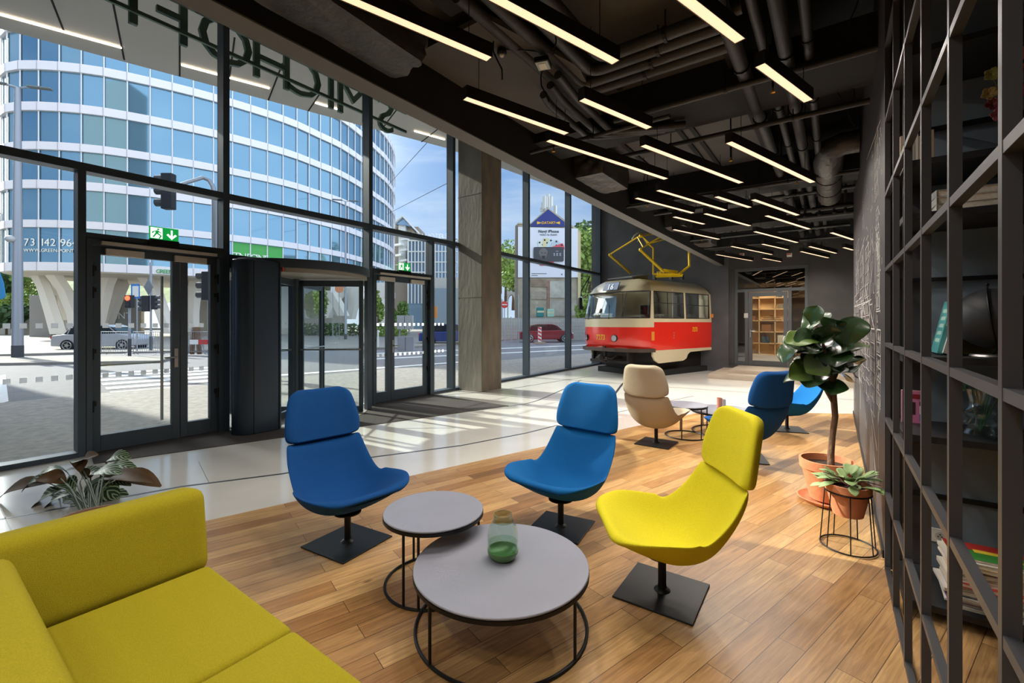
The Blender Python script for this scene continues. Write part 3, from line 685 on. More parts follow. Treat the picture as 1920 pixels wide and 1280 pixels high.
# sensor, emergency light, sprinklers
sp = onz(941, 100, 3.56); e = thing('motion_sensor', 'small round black motion sensor with white eye on the ceiling', 'sensor', sp)
MB().lathe([(.001, .03), (.035, .03), (.038, 0), (.03, -.012), (.02, -.014)], sp, 20).build('body', M_black, e, smooth=True); MB().sphere(sp + Vector((0, 0, -.012)), .019, 12, 8).build('lens', M_white, e, smooth=True)
MB().tube([sp + Vector((.03, 0, .02)), sp + Vector((.15, .1, .02)), sp + Vector((.28, .3, .05))], .006, 6).build('cable', M_black, e)
sp = onz(1018, 118, 3.52); e = thing('emergency_light', 'square white emergency downlight under the ceiling pipes', 'lamp', sp)
MB().cbox(sp, (.11, .13, .04), .3).build('housing', M_black, e, bevel=.005); MB().cbox(sp + Vector((0, 0, -.022)), (.095, .115, .006), .3).build('frame', mat('emergency_frame', 'aebcbf', .4), e); MB().cbox(sp + Vector((0, 0, -.027)), (.055, .075, .006), .3).build('lens', M_white, e)
spr = [(1447, 160), (745 + 0, 0)]
for (px, py), spl in zip(((1449, 164), (1370, 295), (1214, 382), (1494, 338), (1316, 448), (1038, 277)), ('by the short lamp at upper right', 'over the middle of the hall', 'above the tram mirror side', 'left of the wrapped duct bend', 'above the tram roof', 'above the far windows')):
    s_ = onz(px, py, 3.30); e = thing('sprinkler', 'small brass sprinkler head ' + spl, 'sprinkler', s_, 0, 'sprinkler heads')
    MB().tube([s_ + Vector((0, 0, .5)), s_], .008, 8).build('drop_pipe', M_black, e); MB().lathe([(.004, 0), (.009, -.012), (.004, -.03), (.018, -.038), (.018, -.042)], s_, 14).build('head', mat('brass', 'c99a3e', .3, .9), e, smooth=True)
for k, px in enumerate((1391, 1480)):
    s_ = ony(px, 478, 14.6); e = thing('smoke_detector_box', 'small white box on the far ceiling, %s of two' % ('left', 'right')[k], 'alarm', s_)
    MB().cbox(s_, (.12, .05, .1)).build('box', M_white, e); MB().cbox(s_ + Vector((0, -.03, .02)), (.10, .012, .03)).build('red_strip', mat('alarm_red', 'b8402c', .5), e)
    MB().tube([s_ + Vector((0, 0, .05)), s_ + Vector((0, 0, .6))], .006, 6).build('rod', M_black, e)
# linear lamps
M_lampglow = mat('lamp_diffuser', 'ffe3cc', .5, emit='ffcfa6', estr=LAMP_STRENGTH)
M_lampbody = mat('lamp_body', '26211f', .5, .2)
LZ = 3.2
LAMPS = [((600, -4), (918, 112)), ((870, -10), (1155, 118)), ((1225, -12), (1388, 78)), ((1412, 128), (1528, 186)), ((872, 184), (1062, 252)), ((1088, 188), (1220, 240)), ((1030, 262), (1246, 337)), ((1207, 272), (1388, 344)), ((1363, 268), (1527, 342)), ((1236, 356), (1358, 395)), ((1194, 371), (1298, 400)), ((1346, 368), (1403, 390)), ((1413, 374), (1495, 404)), ((1266, 406), (1318, 421)), ((1324, 400), (1404, 424)), ((1438, 404), (1516, 430)), ((1264, 430), (1347, 449)), ((1415, 434), (1495, 455)), ((1377, 461), (1442, 478)), ((1433, 457), (1474, 469)), ((1353, 476), (1401, 490)), ((1433, 484), (1462, 491)), ((1517, 462), (1568, 475)), ((1505, 471), (1550, 484)), ((1559, 436), (1600, 450)), ((1580, 464), (1601, 469))]
places = ['nearest the windows, running out of the top of the view', 'second of the two largest in front', 'largest at upper right beside the long pipes', 'short one below the long pipes at upper right', 'beside the black bulkhead above the concrete column',
 'below the four bent pipes', 'long one above the far windows', 'long one over the middle of the hall', 'long one left of the chalk wall', 'behind the long middle lamp', 'nearer the bulkhead above the tram', 'short one in the middle of the row',
 'over the middle, left of the long pipes', 'short one by the bulkhead above the tram', 'second behind the middle', 'right of centre under the long pipes', 'above the tram pantograph', 'farther one right of centre', 'farther one left of centre', 'short far one in the middle', 'far one above the back door, left', 'smallest one above the back door', 'far one toward the chalk wall', 'farthest long one at the right', 'cut off by the chalk wall edge', 'lowest one cut off by the chalk wall']
random.seed(2)
places += ['out of view behind the camera, %s of five' % k for k in ('first', 'second', 'third', 'fourth', 'fifth')]
FILL_BEHIND = [(-1.9, -1.0), (-.7, -.6), (-1.5, -3.2), (-.4, -3.0), (-2.2, -5.0)]  # extra lamps added behind the camera as fill light
for i in range(len(LAMPS) + len(FILL_BEHIND)):
    if i < len(LAMPS): a, b = LAMPS[i]; p = onz(*a, LZ); q = onz(*b, LZ)
    else: x_, y_ = FILL_BEHIND[i - len(LAMPS)]; p = Vector((x_, y_, LZ)) - BV * .9; q = p + BV * 1.8
    c = (p + q) / 2; ln = (q - p).length
    if i < 3: ln = max(ln, 1.3)
    if i < 3: c = q - BV * ln / 2
    c.z = LZ; e = thing('linear_pendant_lamp', 'black linear pendant lamp, ' + places[i], 'lamp', c, -BA, 'linear pendant lamps')
    hw = .034; hh = .092
    mb = MB(); mb.box((-hw, -ln / 2, 0), (-hw + .003, ln / 2, hh)); mb.box((hw - .003, -ln / 2, 0), (hw, ln / 2, hh)); mb.box((-hw + .003, -ln / 2, .012), (hw - .003, ln / 2, hh))
    mb.box((-hw + .003, -ln / 2, 0), (hw - .003, -ln / 2 + .003, .012)); mb.box((-hw + .003, ln / 2 - .003, 0), (hw - .003, ln / 2, .012))
    mb.build('housing', M_lampbody, e, local=True)
    MB().box((-hw + .0035, -ln / 2 + .0035, .004), (hw - .0035, ln / 2 - .0035, .0115)).build('diffuser', M_lampglow, e, local=True)
    n_sp = 1 if ln < 1.3 else 2
    for k in range(n_sp):
        sl = bpy.data.lights.new('lamp_light', 'SPOT'); sl.energy = SPOT_W * ln / n_sp; sl.spot_size = math.radians(165); sl.spot_blend = 1.0; sl.shadow_soft_size = 0.0; sl.color = (1.0, .92, .83)
        so = bpy.data.objects.new('lamp_light', sl); COL.objects.link(so); so.parent = e; so.location = (0, (k - (n_sp - 1) / 2) * ln * .5, -.004)
    for s_ in (-1, 1):
        MB().tube([(0, s_ * ln * .38, hh), (0, s_ * ln * .38, .895 if c.x > -.72 else .595)], .003, 5).build('suspension_wire', M_black, e, local=True)

# ---------------------------------------------------------------- lounge chairs
def spline(keys, t):
    n = len(keys) - 1; x = t * n; i = min(int(x), n - 1); f = x - i
    p0 = keys[max(i - 1, 0)]; p1 = keys[i]; p2 = keys[i + 1]; p3 = keys[min(i + 2, n)]
    return [0.5 * ((2 * b) + (-a + c) * f + (2 * a - 5 * b + 4 * c - d) * f * f + (-a + 3 * b - 3 * c + d) * f ** 3) for a, b, c, d in zip(p0, p1, p2, p3)]
def shell(keys, thick, nt_=22, nu=16, p_edge=2.0):
    """keys: (y, z, halfwidth, cup). closed padded shell"""
    cen = [spline(keys, i / nt_) for i in range(nt_ + 1)]
    top = []; bot = []
    for i in range(nt_ + 1):
        y, z, hw_, cup = cen[i]; a = cen[max(i - 1, 0)]; b = cen[min(i + 1, nt_)]
        ty, tz = b[0] - a[0], b[1] - a[1]; l_ = math.hypot(ty, tz); ty /= l_; tz /= l_
        ny, nz = tz, -ty                                   # inward normal (towards the sitter)
        if nz < 0 and abs(ty) > .7: ny, nz = -ny, -nz
        rt = []; rb = []
        for j in range(nu + 1):
            u = -1 + 2 * j / nu; ee = 1 - abs(u) ** 6; et = 1 - abs(2 * i / nt_ - 1) ** 14
            th = thick * (0.18 + .82 * (max(0, ee)) ** .5) * (0.25 + .75 * max(0, et) ** .5)
            c = cup * abs(u) ** 2.3
            xx = hw_ * (u * (1 - .10 * u * u) / .90)
            rt.append(Vector((xx, y + ny * (c + th / 2), z + nz * (c + th / 2)))); rb.append(Vector((xx, y + ny * (c - th / 2), z + nz * (c - th / 2))))
        top.append(rt); bot.append(rb)
    mb = MB(); mb.grid(top); n0 = len(mb.v); mb.grid([r_[::-1] for r_ in bot])
    W_ = nu + 1
    def T(i, j): return i * W_ + j
    def Bt(i, j): return n0 + i * W_ + (nu - j)
    for i in range(nt_): mb.f.append((T(i, 0), T(i + 1, 0), Bt(i + 1, 0), Bt(i, 0))); mb.f.append((T(i, nu), Bt(i, nu), Bt(i + 1, nu), T(i + 1, nu))); mb.m += [0, 0]
    for j in range(nu): mb.f.append((T(0, j), Bt(0, j), Bt(0, j + 1), T(0, j + 1))); mb.f.append((T(nt_, j), T(nt_, j + 1), Bt(nt_, j + 1), Bt(nt_, j))); mb.m += [0, 0]
    return mb
SEAT = [(.32, .375, .20, .00), (.305, .388, .30, .03), (.235, .34, .365, .11), (.125, .28, .365, .165), (.0, .235, .35, .19), (-.12, .235, .33, .19), (-.22, .29, .315, .16), (-.30, .40, .302, .12), (-.355, .52, .292, .085), (-.39, .64, .272, .055)]
HEAD = [(-.385, .635, .20, .035), (-.392, .66, .272, .05), (-.41, .75, .280, .06), (-.432, .86, .26, .055), (-.455, .96, .228, .045), (-.468, 1.005, .15, .02)]
def lounge_chair(lab, loc, rz, m, plate=.42, prz=0):
    c = thing('lounge_chair', lab, 'chair', loc, rz)
    shell(SEAT, .055).build('seat_shell', m, c, local=True, smooth=2, sub=1)
    shell(HEAD, .085, 14, 14).build('headrest', m, c, local=True, smooth=2, sub=1)
    mb = MB(); h = plate / 2; M = Matrix.Rotation(prz - rz, 3, 'Z')
    mb.box((-h, -h, 0.001), (h, h, .011), prz - rz); mb.build('base_plate', M_black, c, local=True, bevel=.004)
    MB().lathe([(.045, .011), (.04, .018), (.024, .028), (.022, .05), (.022, .20), (.09, .205), (.09, .212), (.0, .212)], (0, 0, 0), 24).build('post', M_black, c, local=True, smooth=True)
    return c
def face(dx, dy): return math.atan2(dy, dx) - PI / 2
CH = [('blue lounge chair with tall headrest, left of the small grey table', (-2.70, 1.83), (1, -.12), M_blue, .42, 0.1),
      ('blue lounge chair with sunlit headrest behind the big grey table', (-1.63, 2.88), (-.085, -1), M_blue2, .40, .15),
      ('bright yellow lounge chair on a black square base plate', (-.78, 2.52), (-.86, -.62), M_yelc, .42, 0.02),
      ('beige lounge chair seen from behind in front of the tram', (-1.80, 5.58), (.05, .99), M_beige, .42, .0),
      ('blue lounge chair seen from behind beyond the yellow chair', (-.81, 5.55), (-.78, .62), M_blue, .42, .3),
      ('farthest blue lounge chair, side on, half behind the fiddle-leaf fig leaves', (-.54, 7.38), (-.9, -.45), M_blue2, .42, .35)]
for lab, (x, y), (dx, dy), m, pl, prz in CH: lounge_chair(lab, (x, y, 0), face(dx, dy), m, pl, prz)

# ---------------------------------------------------------------- round tables
M_top = mat('grey_linoleum_top', '8a8c98', 0.38, noise=.05, nscale=4)
def round_table(lab, c, R, h, angs):
    e = thing('round_side_table', lab, 'table', (c[0], c[1], 0))
    MB().lathe([(0, h - .012), (R - .004, h - .012), (R, h - .008), (R, h - .003), (R - .003, h), (0, h)], (0, 0, 0), 72).build('tabletop', M_top, e, local=True, smooth=True)
    MB().lathe([(R - .03, h - .0125), (R + .0015, h - .0125), (R + .0015, h - .03), (R - .03, h - .03), (R - .03, h - .0125)], (0, 0, 0), 72).build('rim', M_black, e, local=True)
    MB().ring((0, 0, .009), R - .01, .008, 72).build('floor_ring', M_black, e, local=True, smooth=True)
    for a in angs:
        x, y = (R - .01) * math.cos(a), (R - .01) * math.sin(a); MB().tube([(x, y, .012), (x, y, h - .03)], .0075, 8).build('leg', M_black, e, local=True, smooth=True)
R_ = math.radians
def dirang(px_off, z_off): v = RT * px_off + FW * z_off; return math.atan2(v.y, v.x)
round_table('large low round grey table with a black ring base and a glass vase on it', (-1.352, 1.79), .433, .305, [dirang(-.72, -.69), dirang(.78, -.62), dirang(.15, 1), dirang(-1, .5)])
round_table('smaller, taller round grey table overlapping the large one', (-1.885, 1.845), .285, .42, [dirang(-.42, -.9), dirang(-.12, -1), dirang(.9, .4), dirang(-.6, .8)])
round_table('small round table right of the beige chair', (-1.60, 6.18), .27, .42, [dirang(-.5, -.8), dirang(.4, -.9), dirang(.95, -.3), dirang(.1, 1)])
round_table('low round table between the blue and beige chairs holding cups', (-1.24, 6.70), .41, .305, [dirang(-.9, -.4), dirang(.4, -.9), dirang(.9, .3), dirang(-.3, 1)])
# vase on the big table
vb = at(943, 1043, 2.28); vb.z = .3055
e = thing('glass_vase', 'green-bottomed clear glass vase on the large grey table', 'vase', vb)
M_vglass = glassmat('vase_glass', (.91, .955, .925), ior=1.35); M_vgreen = mat('green_glass', '4b6e3c', .25, spec=.6)
pr = [(.052, .0), (.074, .03), (.080, .055), (.080, .12), (.073, .16), (.055, .19), (.042, .205), (.045, .222)]
MB().lathe([(.0785, .047), (.080, .10), (.078, .125), (.070, .16), (.053, .188), (.043, .203), (.046, .222), (.043, .222), (.040, .203), (.050, .187), (.067, .159), (.075, .124), (.077, .10), (.075, .049)], vb, 40).build('glass_body', M_vglass, e, smooth=True)
MB().lathe([(.0545, .188), (.0445, .203), (.0475, .222)], vb, 40).build('tinted_neck', glassmat('olive_glass', (.72, .72, .55), ior=1.5), e, smooth=True)
MB().ring(vb + Vector((0, 0, .222)), .046, .0016, 40, 6).build('rim', mat('olive_rim', '7c8263', .2), e, smooth=True)
MB().lathe([(0, .0), (.050, .0), (.066, .008), (.078, .030), (.0795, .046), (.074, .0465), (.06, .028), (.03, .018), (0, .016)], vb, 40).build('green_base', M_vgreen, e, smooth=True)
MB().lathe([(0, .082), (.074, .082), (.0735, .050), (.06, .031), (.03, .021), (0, .020)], vb, 32).build('water', glassmat('green_water', (.84, .93, .84), ior=1.33), e, smooth=True)
for nm, lab, px, py, r_, h_, c_ in (('cup', 'tall terracotta-pink cup on the far low table', 1349, 765, .036, .145, 'b0745f'), ('cup', 'short grey-white cup behind the pink cup', 1356, 760, .034, .09, 'a8a39d')):
    p = onz(px, py, .306); m = mat('cup_' + c_, c_, .6)
    tag(MB().lathe([(0, 0), (r_, 0), (r_, h_), (r_ - .004, h_), (r_ - .004, .008), (0, .008)], p, 24).build(nm, m, smooth=True), lab, 'cup')

# ---------------------------------------------------------------- corner sofa
sf = thing('corner_sofa', 'low mustard-yellow corner sofa filling the lower left corner', 'sofa', (-2.0, .3, 0))
def cushion(nm, a, b, r=.05, tilt=None, seg=5, m=M_yel, rz=0):
    c = (Vector(a) + Vector(b)) / 2; bm = bmesh.new(); bmesh.ops.create_cube(bm, size=1); s_ = Vector(b) - Vector(a)
    bmesh.ops.scale(bm, vec=s_, verts=bm.verts); bmesh.ops.bevel(bm, geom=list(bm.edges) + list(bm.verts), offset=r, segments=seg, profile=.6, affect='EDGES')
    if tilt: bmesh.ops.rotate(bm, cent=(0, 0, -s_.z / 2), matrix=Euler(tilt).to_matrix(), verts=bm.verts)
    if rz: bmesh.ops.rotate(bm, cent=(0, 0, 0), matrix=Matrix.Rotation(rz, 3, 'Z'), verts=bm.verts)
    bmesh.ops.translate(bm, vec=c, verts=bm.verts); me = bpy.data.meshes.new(nm); bm.to_mesh(me); bm.free(); me.materials.append(m)
    me.polygons.foreach_set('use_smooth', [True] * len(me.polygons)); o = bpy.data.objects.new(nm, me); COL.objects.link(o); o.parent = sf; o.matrix_parent_inverse = wm(sf).inverted(); return o
cushion('seat', (-2.28, .24, .14), (-1.56, .84, .42), .03)
cushion('seat', (-1.557, .24, .14), (-.85, .84, .42), .03)
cushion('backrest', (-2.50, -.2, .36), (-2.29, .86, .735), .07, (0, -.16, 0))
cushion('backrest', (-2.27, .07, .40), (-.80, .285, .72), .06, (.14, 0, 0))
cushion('base_frame', (-2.46, .02, .08), (-.96, .82, .20), .02, m=M_yel)
for x, y in ((-2.35, .7), (-1.05, .7), (-2.35, .1), (-1.05, .1)): MB().box((x - .02, y - .02, 0.001), (x + .02, y + .02, .08)).build('foot', M_black, sf)
# ---------------------------------------------------------------- plants
M_leafd = mat('fig_leaf', '2a4522', .25, noise=.25, nscale=5, spec=.6, coat=.3); M_leafl = mat('fig_leaf_light', '586f30', .35, noise=.2, nscale=6, spec=.6)
M_bark = mat('bark', '6d5340', .9, noise=.35, nscale=40, bump=.8, bscale=50, stretch=(1, 1, .3))
def pot(mb, c, R, h, rb):
    mb.lathe([(0, .002), (rb, .002), (R * .93, h * .78), (R, h * .78), (R * 1.02, h), (R * .93, h), (R * .90, h * .80), (0, h * .80)], c, 40)
pc = Vector((-.05, 4.58, 0))
e = thing('potted_fiddle_leaf_fig', 'tall fiddle-leaf fig with big glossy leaves in a large terracotta pot by the chalk wall', 'plant', pc)
mb = MB(); pot(mb, pc + Vector((0, 0, .03)), .195, .33, .12); mb.build('pot', M_terra, e, smooth=True)
MB().lathe([(0, .003), (.17, .003), (.215, .04), (.205, .042), (.165, .015), (0, .015)], pc, 40).build('saucer', M_terra, e, smooth=True)
MB().lathe([(0, .31), (.178, .305)], pc, 32).build('soil', M_soil, e, smooth=True)
def tp(px, py, dz=0): return at(px, py, 3.76 + dz)
tr = [pc + Vector((0.03, 0, .28)), tp(1558, 850), tp(1561, 815), tp(1566, 780), tp(1563, 745), tp(1561, 715), tp(1552, 690)]
tr[0].x = tr[1].x
st = MB().tube(tr, [.028, .026, .024, .024, .025, .027, .02], 10).build('trunk', M_bark, e, smooth=True)
br = [[tp(1561, 715), tp(1550, 690), tp(1535, 665, .02)], [tp(1565, 760), tp(1550, 735), tp(1540, 715, -.05)], [tp(1563, 712), tp(1575, 685), tp(1590, 650, -.03)], [tp(1552, 692), tp(1545, 650), tp(1530, 610)], [tp(1575, 685), tp(1585, 640), tp(1590, 600)]]
for b_ in br: MB().tube(b_, [.016, .012, .008], 8).build('branch', M_bark, e, smooth=True)
# (tip/base px, base px) : base point, tip direction, length, width
LV = [((1540, 650), (1462, 612), .34, .21), ((1505, 625), (1560, 568), .33, .20), ((1535, 640), (1445, 628), .36, .19), ((1540, 660), (1460, 645), .34, .19), ((1545, 670), (1468, 672), .33, .2), ((1550, 680), (1495, 690), .28, .2), ((1540, 690), (1465, 698), .32, .2),
      ((1550, 690), (1505, 722), .28, .25), ((1560, 690), (1600, 712), .26, .22), ((1555, 655), (1600, 640), .3, .24), ((1580, 650), (1572, 595), .28, .2), ((1590, 650), (1602, 590), .30, .2), ((1590, 660), (1640, 630), .24, .12), ((1580, 670), (1638, 680), .26, .16), ((1575, 680), (1625, 705), .26, .14),
      ((1530, 640), (1555, 600), .26, .2), ((1520, 610), (1530, 580), .2, .14), ((1550, 640), (1520, 665), .24, .2), ((1560, 650), (1568, 690), .25, .24), ((1540, 645), (1545, 620), .22, .2), ((1510, 655), (1480, 640), .22, .18), ((1565, 640), (1590, 625), .22, .2), ((1530, 670), (1500, 660), .24, .19), ((1560, 670), (1540, 700), .26, .22), ((1550, 620), (1570, 585), .22, .17), ((1585, 680), (1600, 665), .22, .18), ((1535, 655), (1520, 625), .24, .19), ((1600, 640), (1612, 615), .2, .14), ((1520, 640), (1448, 634), .30, .17), ((1530, 700), (1450, 712), .28, .15), ((1545, 705), (1560, 735), .26, .24), ((1575, 700), (1600, 690), .25, .2), ((1500, 640), (1470, 670), .24, .2)]
random.seed(4)
for k, (a, b, ln, wd) in enumerate(LV):
    base = at(a[0], a[1], 3.76 + random.uniform(-.12, .12)); tip = at(b[0], b[1], 3.76 + random.uniform(-.22, .2)); d = tip - base
    mb = MB(); ln_ = ln * random.uniform(.85, 1.05); upv = Vector((random.uniform(-.5, .5), random.uniform(-.9, -.2), random.uniform(.3, 1)))
    wv = wd * .66
    rows = []; d.normalize(); s_ = d.cross(upv).normalized(); n_ = s_.cross(d).normalized(); nl = 8
    for i in range(nl + 1):
        t = i / nl; hw = wv * (.08 + .92 * math.sin(PI * (t ** 1.35) * .96 + .02) ** .75) if 0 < i < nl else wv * (.06 if i == 0 else .12)
        c = base + d * ln_ * t + n_ * (.06 * ln_ * math.sin(t * 3)) - Vector((0, 0, .16 * ln_ * t * t)); wav = .012 * math.sin(t * 11 + k)
        rows.append([c - s_ * hw * .9 + n_ * (.18 * hw + wav), c - s_ * hw * .45 + n_ * (.07 * hw), c - n_ * .004, c + s_ * hw * .45 + n_ * (.07 * hw), c + s_ * hw * .9 + n_ * (.18 * hw - wav)])
    mb.grid(rows); mb.build('leaf', M_leafl if k in (2, 5, 6, 12) else M_leafd, e, smooth=2, solid=.002, sub=1)
# small plant on a wire stand
qc = Vector((.075, 3.755, 0)); qz = .215
ws = thing('wire_plant_stand', 'round black wire plant stand holding the small terracotta pot', 'plant stand', qc)
mb = MB(); mb.ring(qc + Vector((0, 0, .008)), .155, .005, 40); mb.ring(qc + Vector((0, 0, .37)), .128, .005, 40); mb.build('rings', M_black, ws, smooth=True)
for k in range(7):
    a = 2 * PI * k / 7 + .3; MB().tube([qc + Vector((.155 * math.cos(a), .155 * math.sin(a), .01)), qc + Vector((.128 * math.cos(a), .128 * math.sin(a), .37))], .004, 6).build('rod', M_black, ws)
e = thing('potted_succulent', 'small pale-green leafy plant in a terracotta pot on the wire stand', 'plant', qc + Vector((0, 0, qz)))
mb = MB(); pot(mb, qc + Vector((0, 0, qz)), .130, .21, .085); mb.build('pot', M_terra, e, smooth=True)
MB().lathe([(0, .175), (.118, .17)], qc + Vector((0, 0, qz)), 32).build('soil', M_soil, e, smooth=True)
M_sage = mat('sage_leaf', '93ad72', .5, noise=.18, nscale=12); M_stem = mat('purple_stem', '6e2a3c', .6)
random.seed(9)
c0_ = qc + Vector((0, 0, qz + .19))
for k in range(34):
    a = random.uniform(0, 2 * PI); el = random.uniform(-.05, 1.0); ln = random.uniform(.10, .15); o_ = Vector((math.cos(a), math.sin(a), 0)); d = (o_ * math.cos(el) + Vector((0, 0, math.sin(el)))).normalized()
    b0 = c0_ + o_ * random.uniform(.01, .08) + Vector((0, 0, random.uniform(0, .05)))
    mb = MB(); leafmesh(mb, b0 + d * .03, d, Vector((0, 0, 1)), ln, ln * .48, .25, 6, .12)
    mb.build('leaf', M_sage, e, smooth=2, solid=.002)
mb = MB()
for k in range(5):
    a = 2 * PI * k / 5; mb.tube([c0_, c0_ + Vector((.08 * math.cos(a), .08 * math.sin(a), .05)), c0_ + Vector((.17 * math.cos(a), .17 * math.sin(a), .04))], .003, 6)
mb.build('stems', M_stem, e, smooth=True)
for k, (px, py) in enumerate(((1650, 885), (1640, 880))):
    d = at(px, py, 2.95) - c0_; mb = MB(); leafmesh(mb, c0_ + d * .5, d.normalized(), Vector((0, 0, 1)), .10, .045, .1, 6, .1); mb.build('leaf', M_sage, e, smooth=2, solid=.002)
# calathea behind the sofa
kc = Vector((-3.85, .76, 0))
e = thing('potted_calathea', 'striped calathea plant with purple-backed leaves in a pot behind the sofa', 'plant', kc)
mb = MB(); pot(mb, kc, .17, .27, .12); mb.build('pot', mat('dull_terracotta', '8a6a55', .8), e, smooth=True)
MB().lathe([(0, .235), (.155, .23)], kc, 32).build('soil', M_soil, e, smooth=True)
def calathea_mat():
    m = bpy.data.materials.new('calathea_leaf'); m.use_nodes = True; t = m.node_tree; b = t.nodes['Principled BSDF']
    uv = N(t, 'ShaderNodeUVMap'); sp_ = N(t, 'ShaderNodeSeparateXYZ'); t.links.new(uv.outputs[0], sp_.inputs[0])
    ab = N(t, 'ShaderNodeMath', operation='SUBTRACT'); ab.inputs[1].default_value = .5; t.links.new(sp_.outputs[0], ab.inputs[0])
    a2 = N(t, 'ShaderNodeMath', operation='ABSOLUTE'); t.links.new(ab.outputs[0], a2.inputs[0])
    ml = N(t, 'ShaderNodeMath', operation='MULTIPLY_ADD'); ml.inputs[1].default_value = -.6; t.links.new(a2.outputs[0], ml.inputs[0]); t.links.new(sp_.outputs[1], ml.inputs[2])
    fr = N(t, 'ShaderNodeMath', operation='MULTIPLY'); fr.inputs[1].default_value = 48; t.links.new(ml.outputs[0], fr.inputs[0])
    sn = N(t, 'ShaderNodeMath', operation='SINE'); t.links.new(fr.outputs[0], sn.inputs[0])
    rp = N(t, 'ShaderNodeValToRGB'); rp.color_ramp.elements[0].position = .35; rp.color_ramp.elements[0].color = lin('1c3a22'); rp.color_ramp.elements[1].position = .6; rp.color_ramp.elements[1].color = lin('9db58c')
    t.links.new(sn.outputs[0], rp.inputs[0])
    ge = N(t, 'ShaderNodeNewGeometry'); mx = N(t, 'ShaderNodeMixRGB'); mx.inputs[2].default_value = lin('5a3a26')
    t.links.new(ge.outputs['Backfacing'], mx.inputs[0]); t.links.new(rp.outputs[0], mx.inputs[1]); t.links.new(mx.outputs[0], b.inputs['Base Color'])
    b.inputs['Roughness'].default_value = .4; return m
M_cal = calathea_mat(); M_calb = mat('calathea_underside', '5b4327', .5, noise=.2, nscale=8)
random.seed(12)
CL = [((165, 905), (215, 925), .15), ((150, 930), (110, 955), .15), ((135, 925), (90, 955), .13), ((120, 915), (70, 950), .13), ((90, 905), (12, 918), .10), ((110, 893), (50, 912), .09), ((130, 890), (80, 885), .09), ((155, 880), (180, 850), .1), ((200, 868), (240, 855), .1), ((185, 900), (275, 890), .10), ((210, 895), (290, 900), .12), ((190, 885), (250, 875), .10), ((170, 895), (220, 880), .11),
      ((150, 885), (140, 868), .08), ((175, 925), (165, 955), .16), ((125, 905), (75, 895), .1), ((205, 910), (240, 905), .08), ((130, 945), (115, 975), .12), ((140, 920), (100, 905), .13), ((180, 915), (200, 945), .14), ((160, 900), (130, 880), .11), ((195, 905), (225, 888), .12), ((145, 935), (135, 965), .14), ((110, 930), (65, 965), .12), ((185, 930), (235, 940), .12), ((150, 905), (175, 890), .12)]
for k, (a, b, wd) in enumerate(CL):
    wd *= 1.45; Zb = 3.85 + random.uniform(-.12, .1); base = at(a[0], a[1], Zb); tip = at(b[0], b[1], Zb + random.uniform(-.15, .05)); d = tip - base; ln = max(.2, d.length * 1.15); d.normalize()
    up = Vector((random.uniform(.0, .5), random.uniform(-.6, -.1), .9)); s_ = d.cross(up).normalized(); n_ = s_.cross(d).normalized(); nl = 8; rows = []
    for i in range(nl + 1):
        t = i / nl; hw = wd * .5 * max(.06, math.sin(PI * t * .97 + .03) ** .8); c = base + d * ln * t + n_ * .05 * math.sin(t * PI) - Vector((0, 0, .12 * ln * t * t))
        rows.append([c + s_ * hw * u + n_ * (.14 * hw * abs(u)) for u in (-1, -.5, 0, .5, 1)])
    mb = MB(); mb.grid(rows); under = MB(); under.grid([[p - n_ * .003 for p in r_] for r_ in rows])
    lo_ = mb.build('leaf', M_cal if k not in (4, 7, 9, 10, 15, 19) else M_calb, e, smooth=2, fixn=False); me = lo_.data; uvl = me.uv_layers.new(name='UVMap')
    for poly in me.polygons:
        if poly.normal.dot(n_) < 0: pass
        for li in poly.loop_indices:
            vi = me.loops[li].vertex_index; uvl.data[li].uv = ((vi % 5) / 4, (vi // 5) / nl)
    if me.polygons[10].normal.dot(n_) < 0: me.flip_normals()
    under.build('leaf_underside', M_calb, lo_, smooth=2)
    sb = kc + Vector((random.uniform(-.04, .04), random.uniform(-.04, .04), .24)); mid = (sb + base) / 2 + Vector((0, 0, .05))
    MB().tube([sb, mid, base], .005, 6).build('stem', mat('calathea_stem', '3e4a2c', .6), e, smooth=True)

# ---------------------------------------------------------------- chalk drawing on the wall
random.seed(21); mb = MB(); X = WALLX - .0015
def stroke(p, q, w_=.006):
    w_ *= 1.5
    (y0, z0), (y1, z1) = p, q; d = Vector((y1 - y0, z1 - z0)); l_ = d.length
    if l_ < 1e-4: return
    n = Vector((-d.y, d.x)) / l_ * w_ / 2
    mb.extr([(X, y0 - n.x, z0 - n.y), (X, y0 + n.x, z0 + n.y), (X, y1 + n.x, z1 + n.y), (X, y1 - n.x, z1 - n.y)], (-.0008, 0, 0))
def sketch_building(y, z, w_, h, fl=6):
    stroke((y, z), (y, z + h)); stroke((y + w_, z), (y + w_, z + h)); stroke((y, z + h), (y + w_, z + h))
    for f in range(fl):
        zz = z + h * f / fl; stroke((y, zz), (y + w_, zz), .004)
        for k in range(5):
            if random.random() < .75: yy = y + w_ * (k + .3) / 5; stroke((yy, zz + .02), (yy, zz + h / fl - .03), .008); stroke((yy, zz + .02), (yy + w_ * .08, zz + .02), .004)
for y, z, w_, h, fl in ((4.0, .9, .35, .55, 6), (4.1, 1.6, .25, .5, 4), (4.55, .75, .5, .7, 6), (5.2, .8, .55, .9, 7), (5.9, .9, .6, .8, 6), (6.6, .8, .7, 1.0, 8), (7.5, .9, .8, .9, 6), (8.3, .8, .7, 1.1, 8), (5.3, 1.75, .6, .5, 4), (6.2, 1.75, .8, .6, 4), (7.4, 1.9, .8, .7, 5), (4.25, 2.45, .3, .5, 6), (4.2, 2.05, .2, .3, 4)): sketch_building(y, z, w_, h, fl)
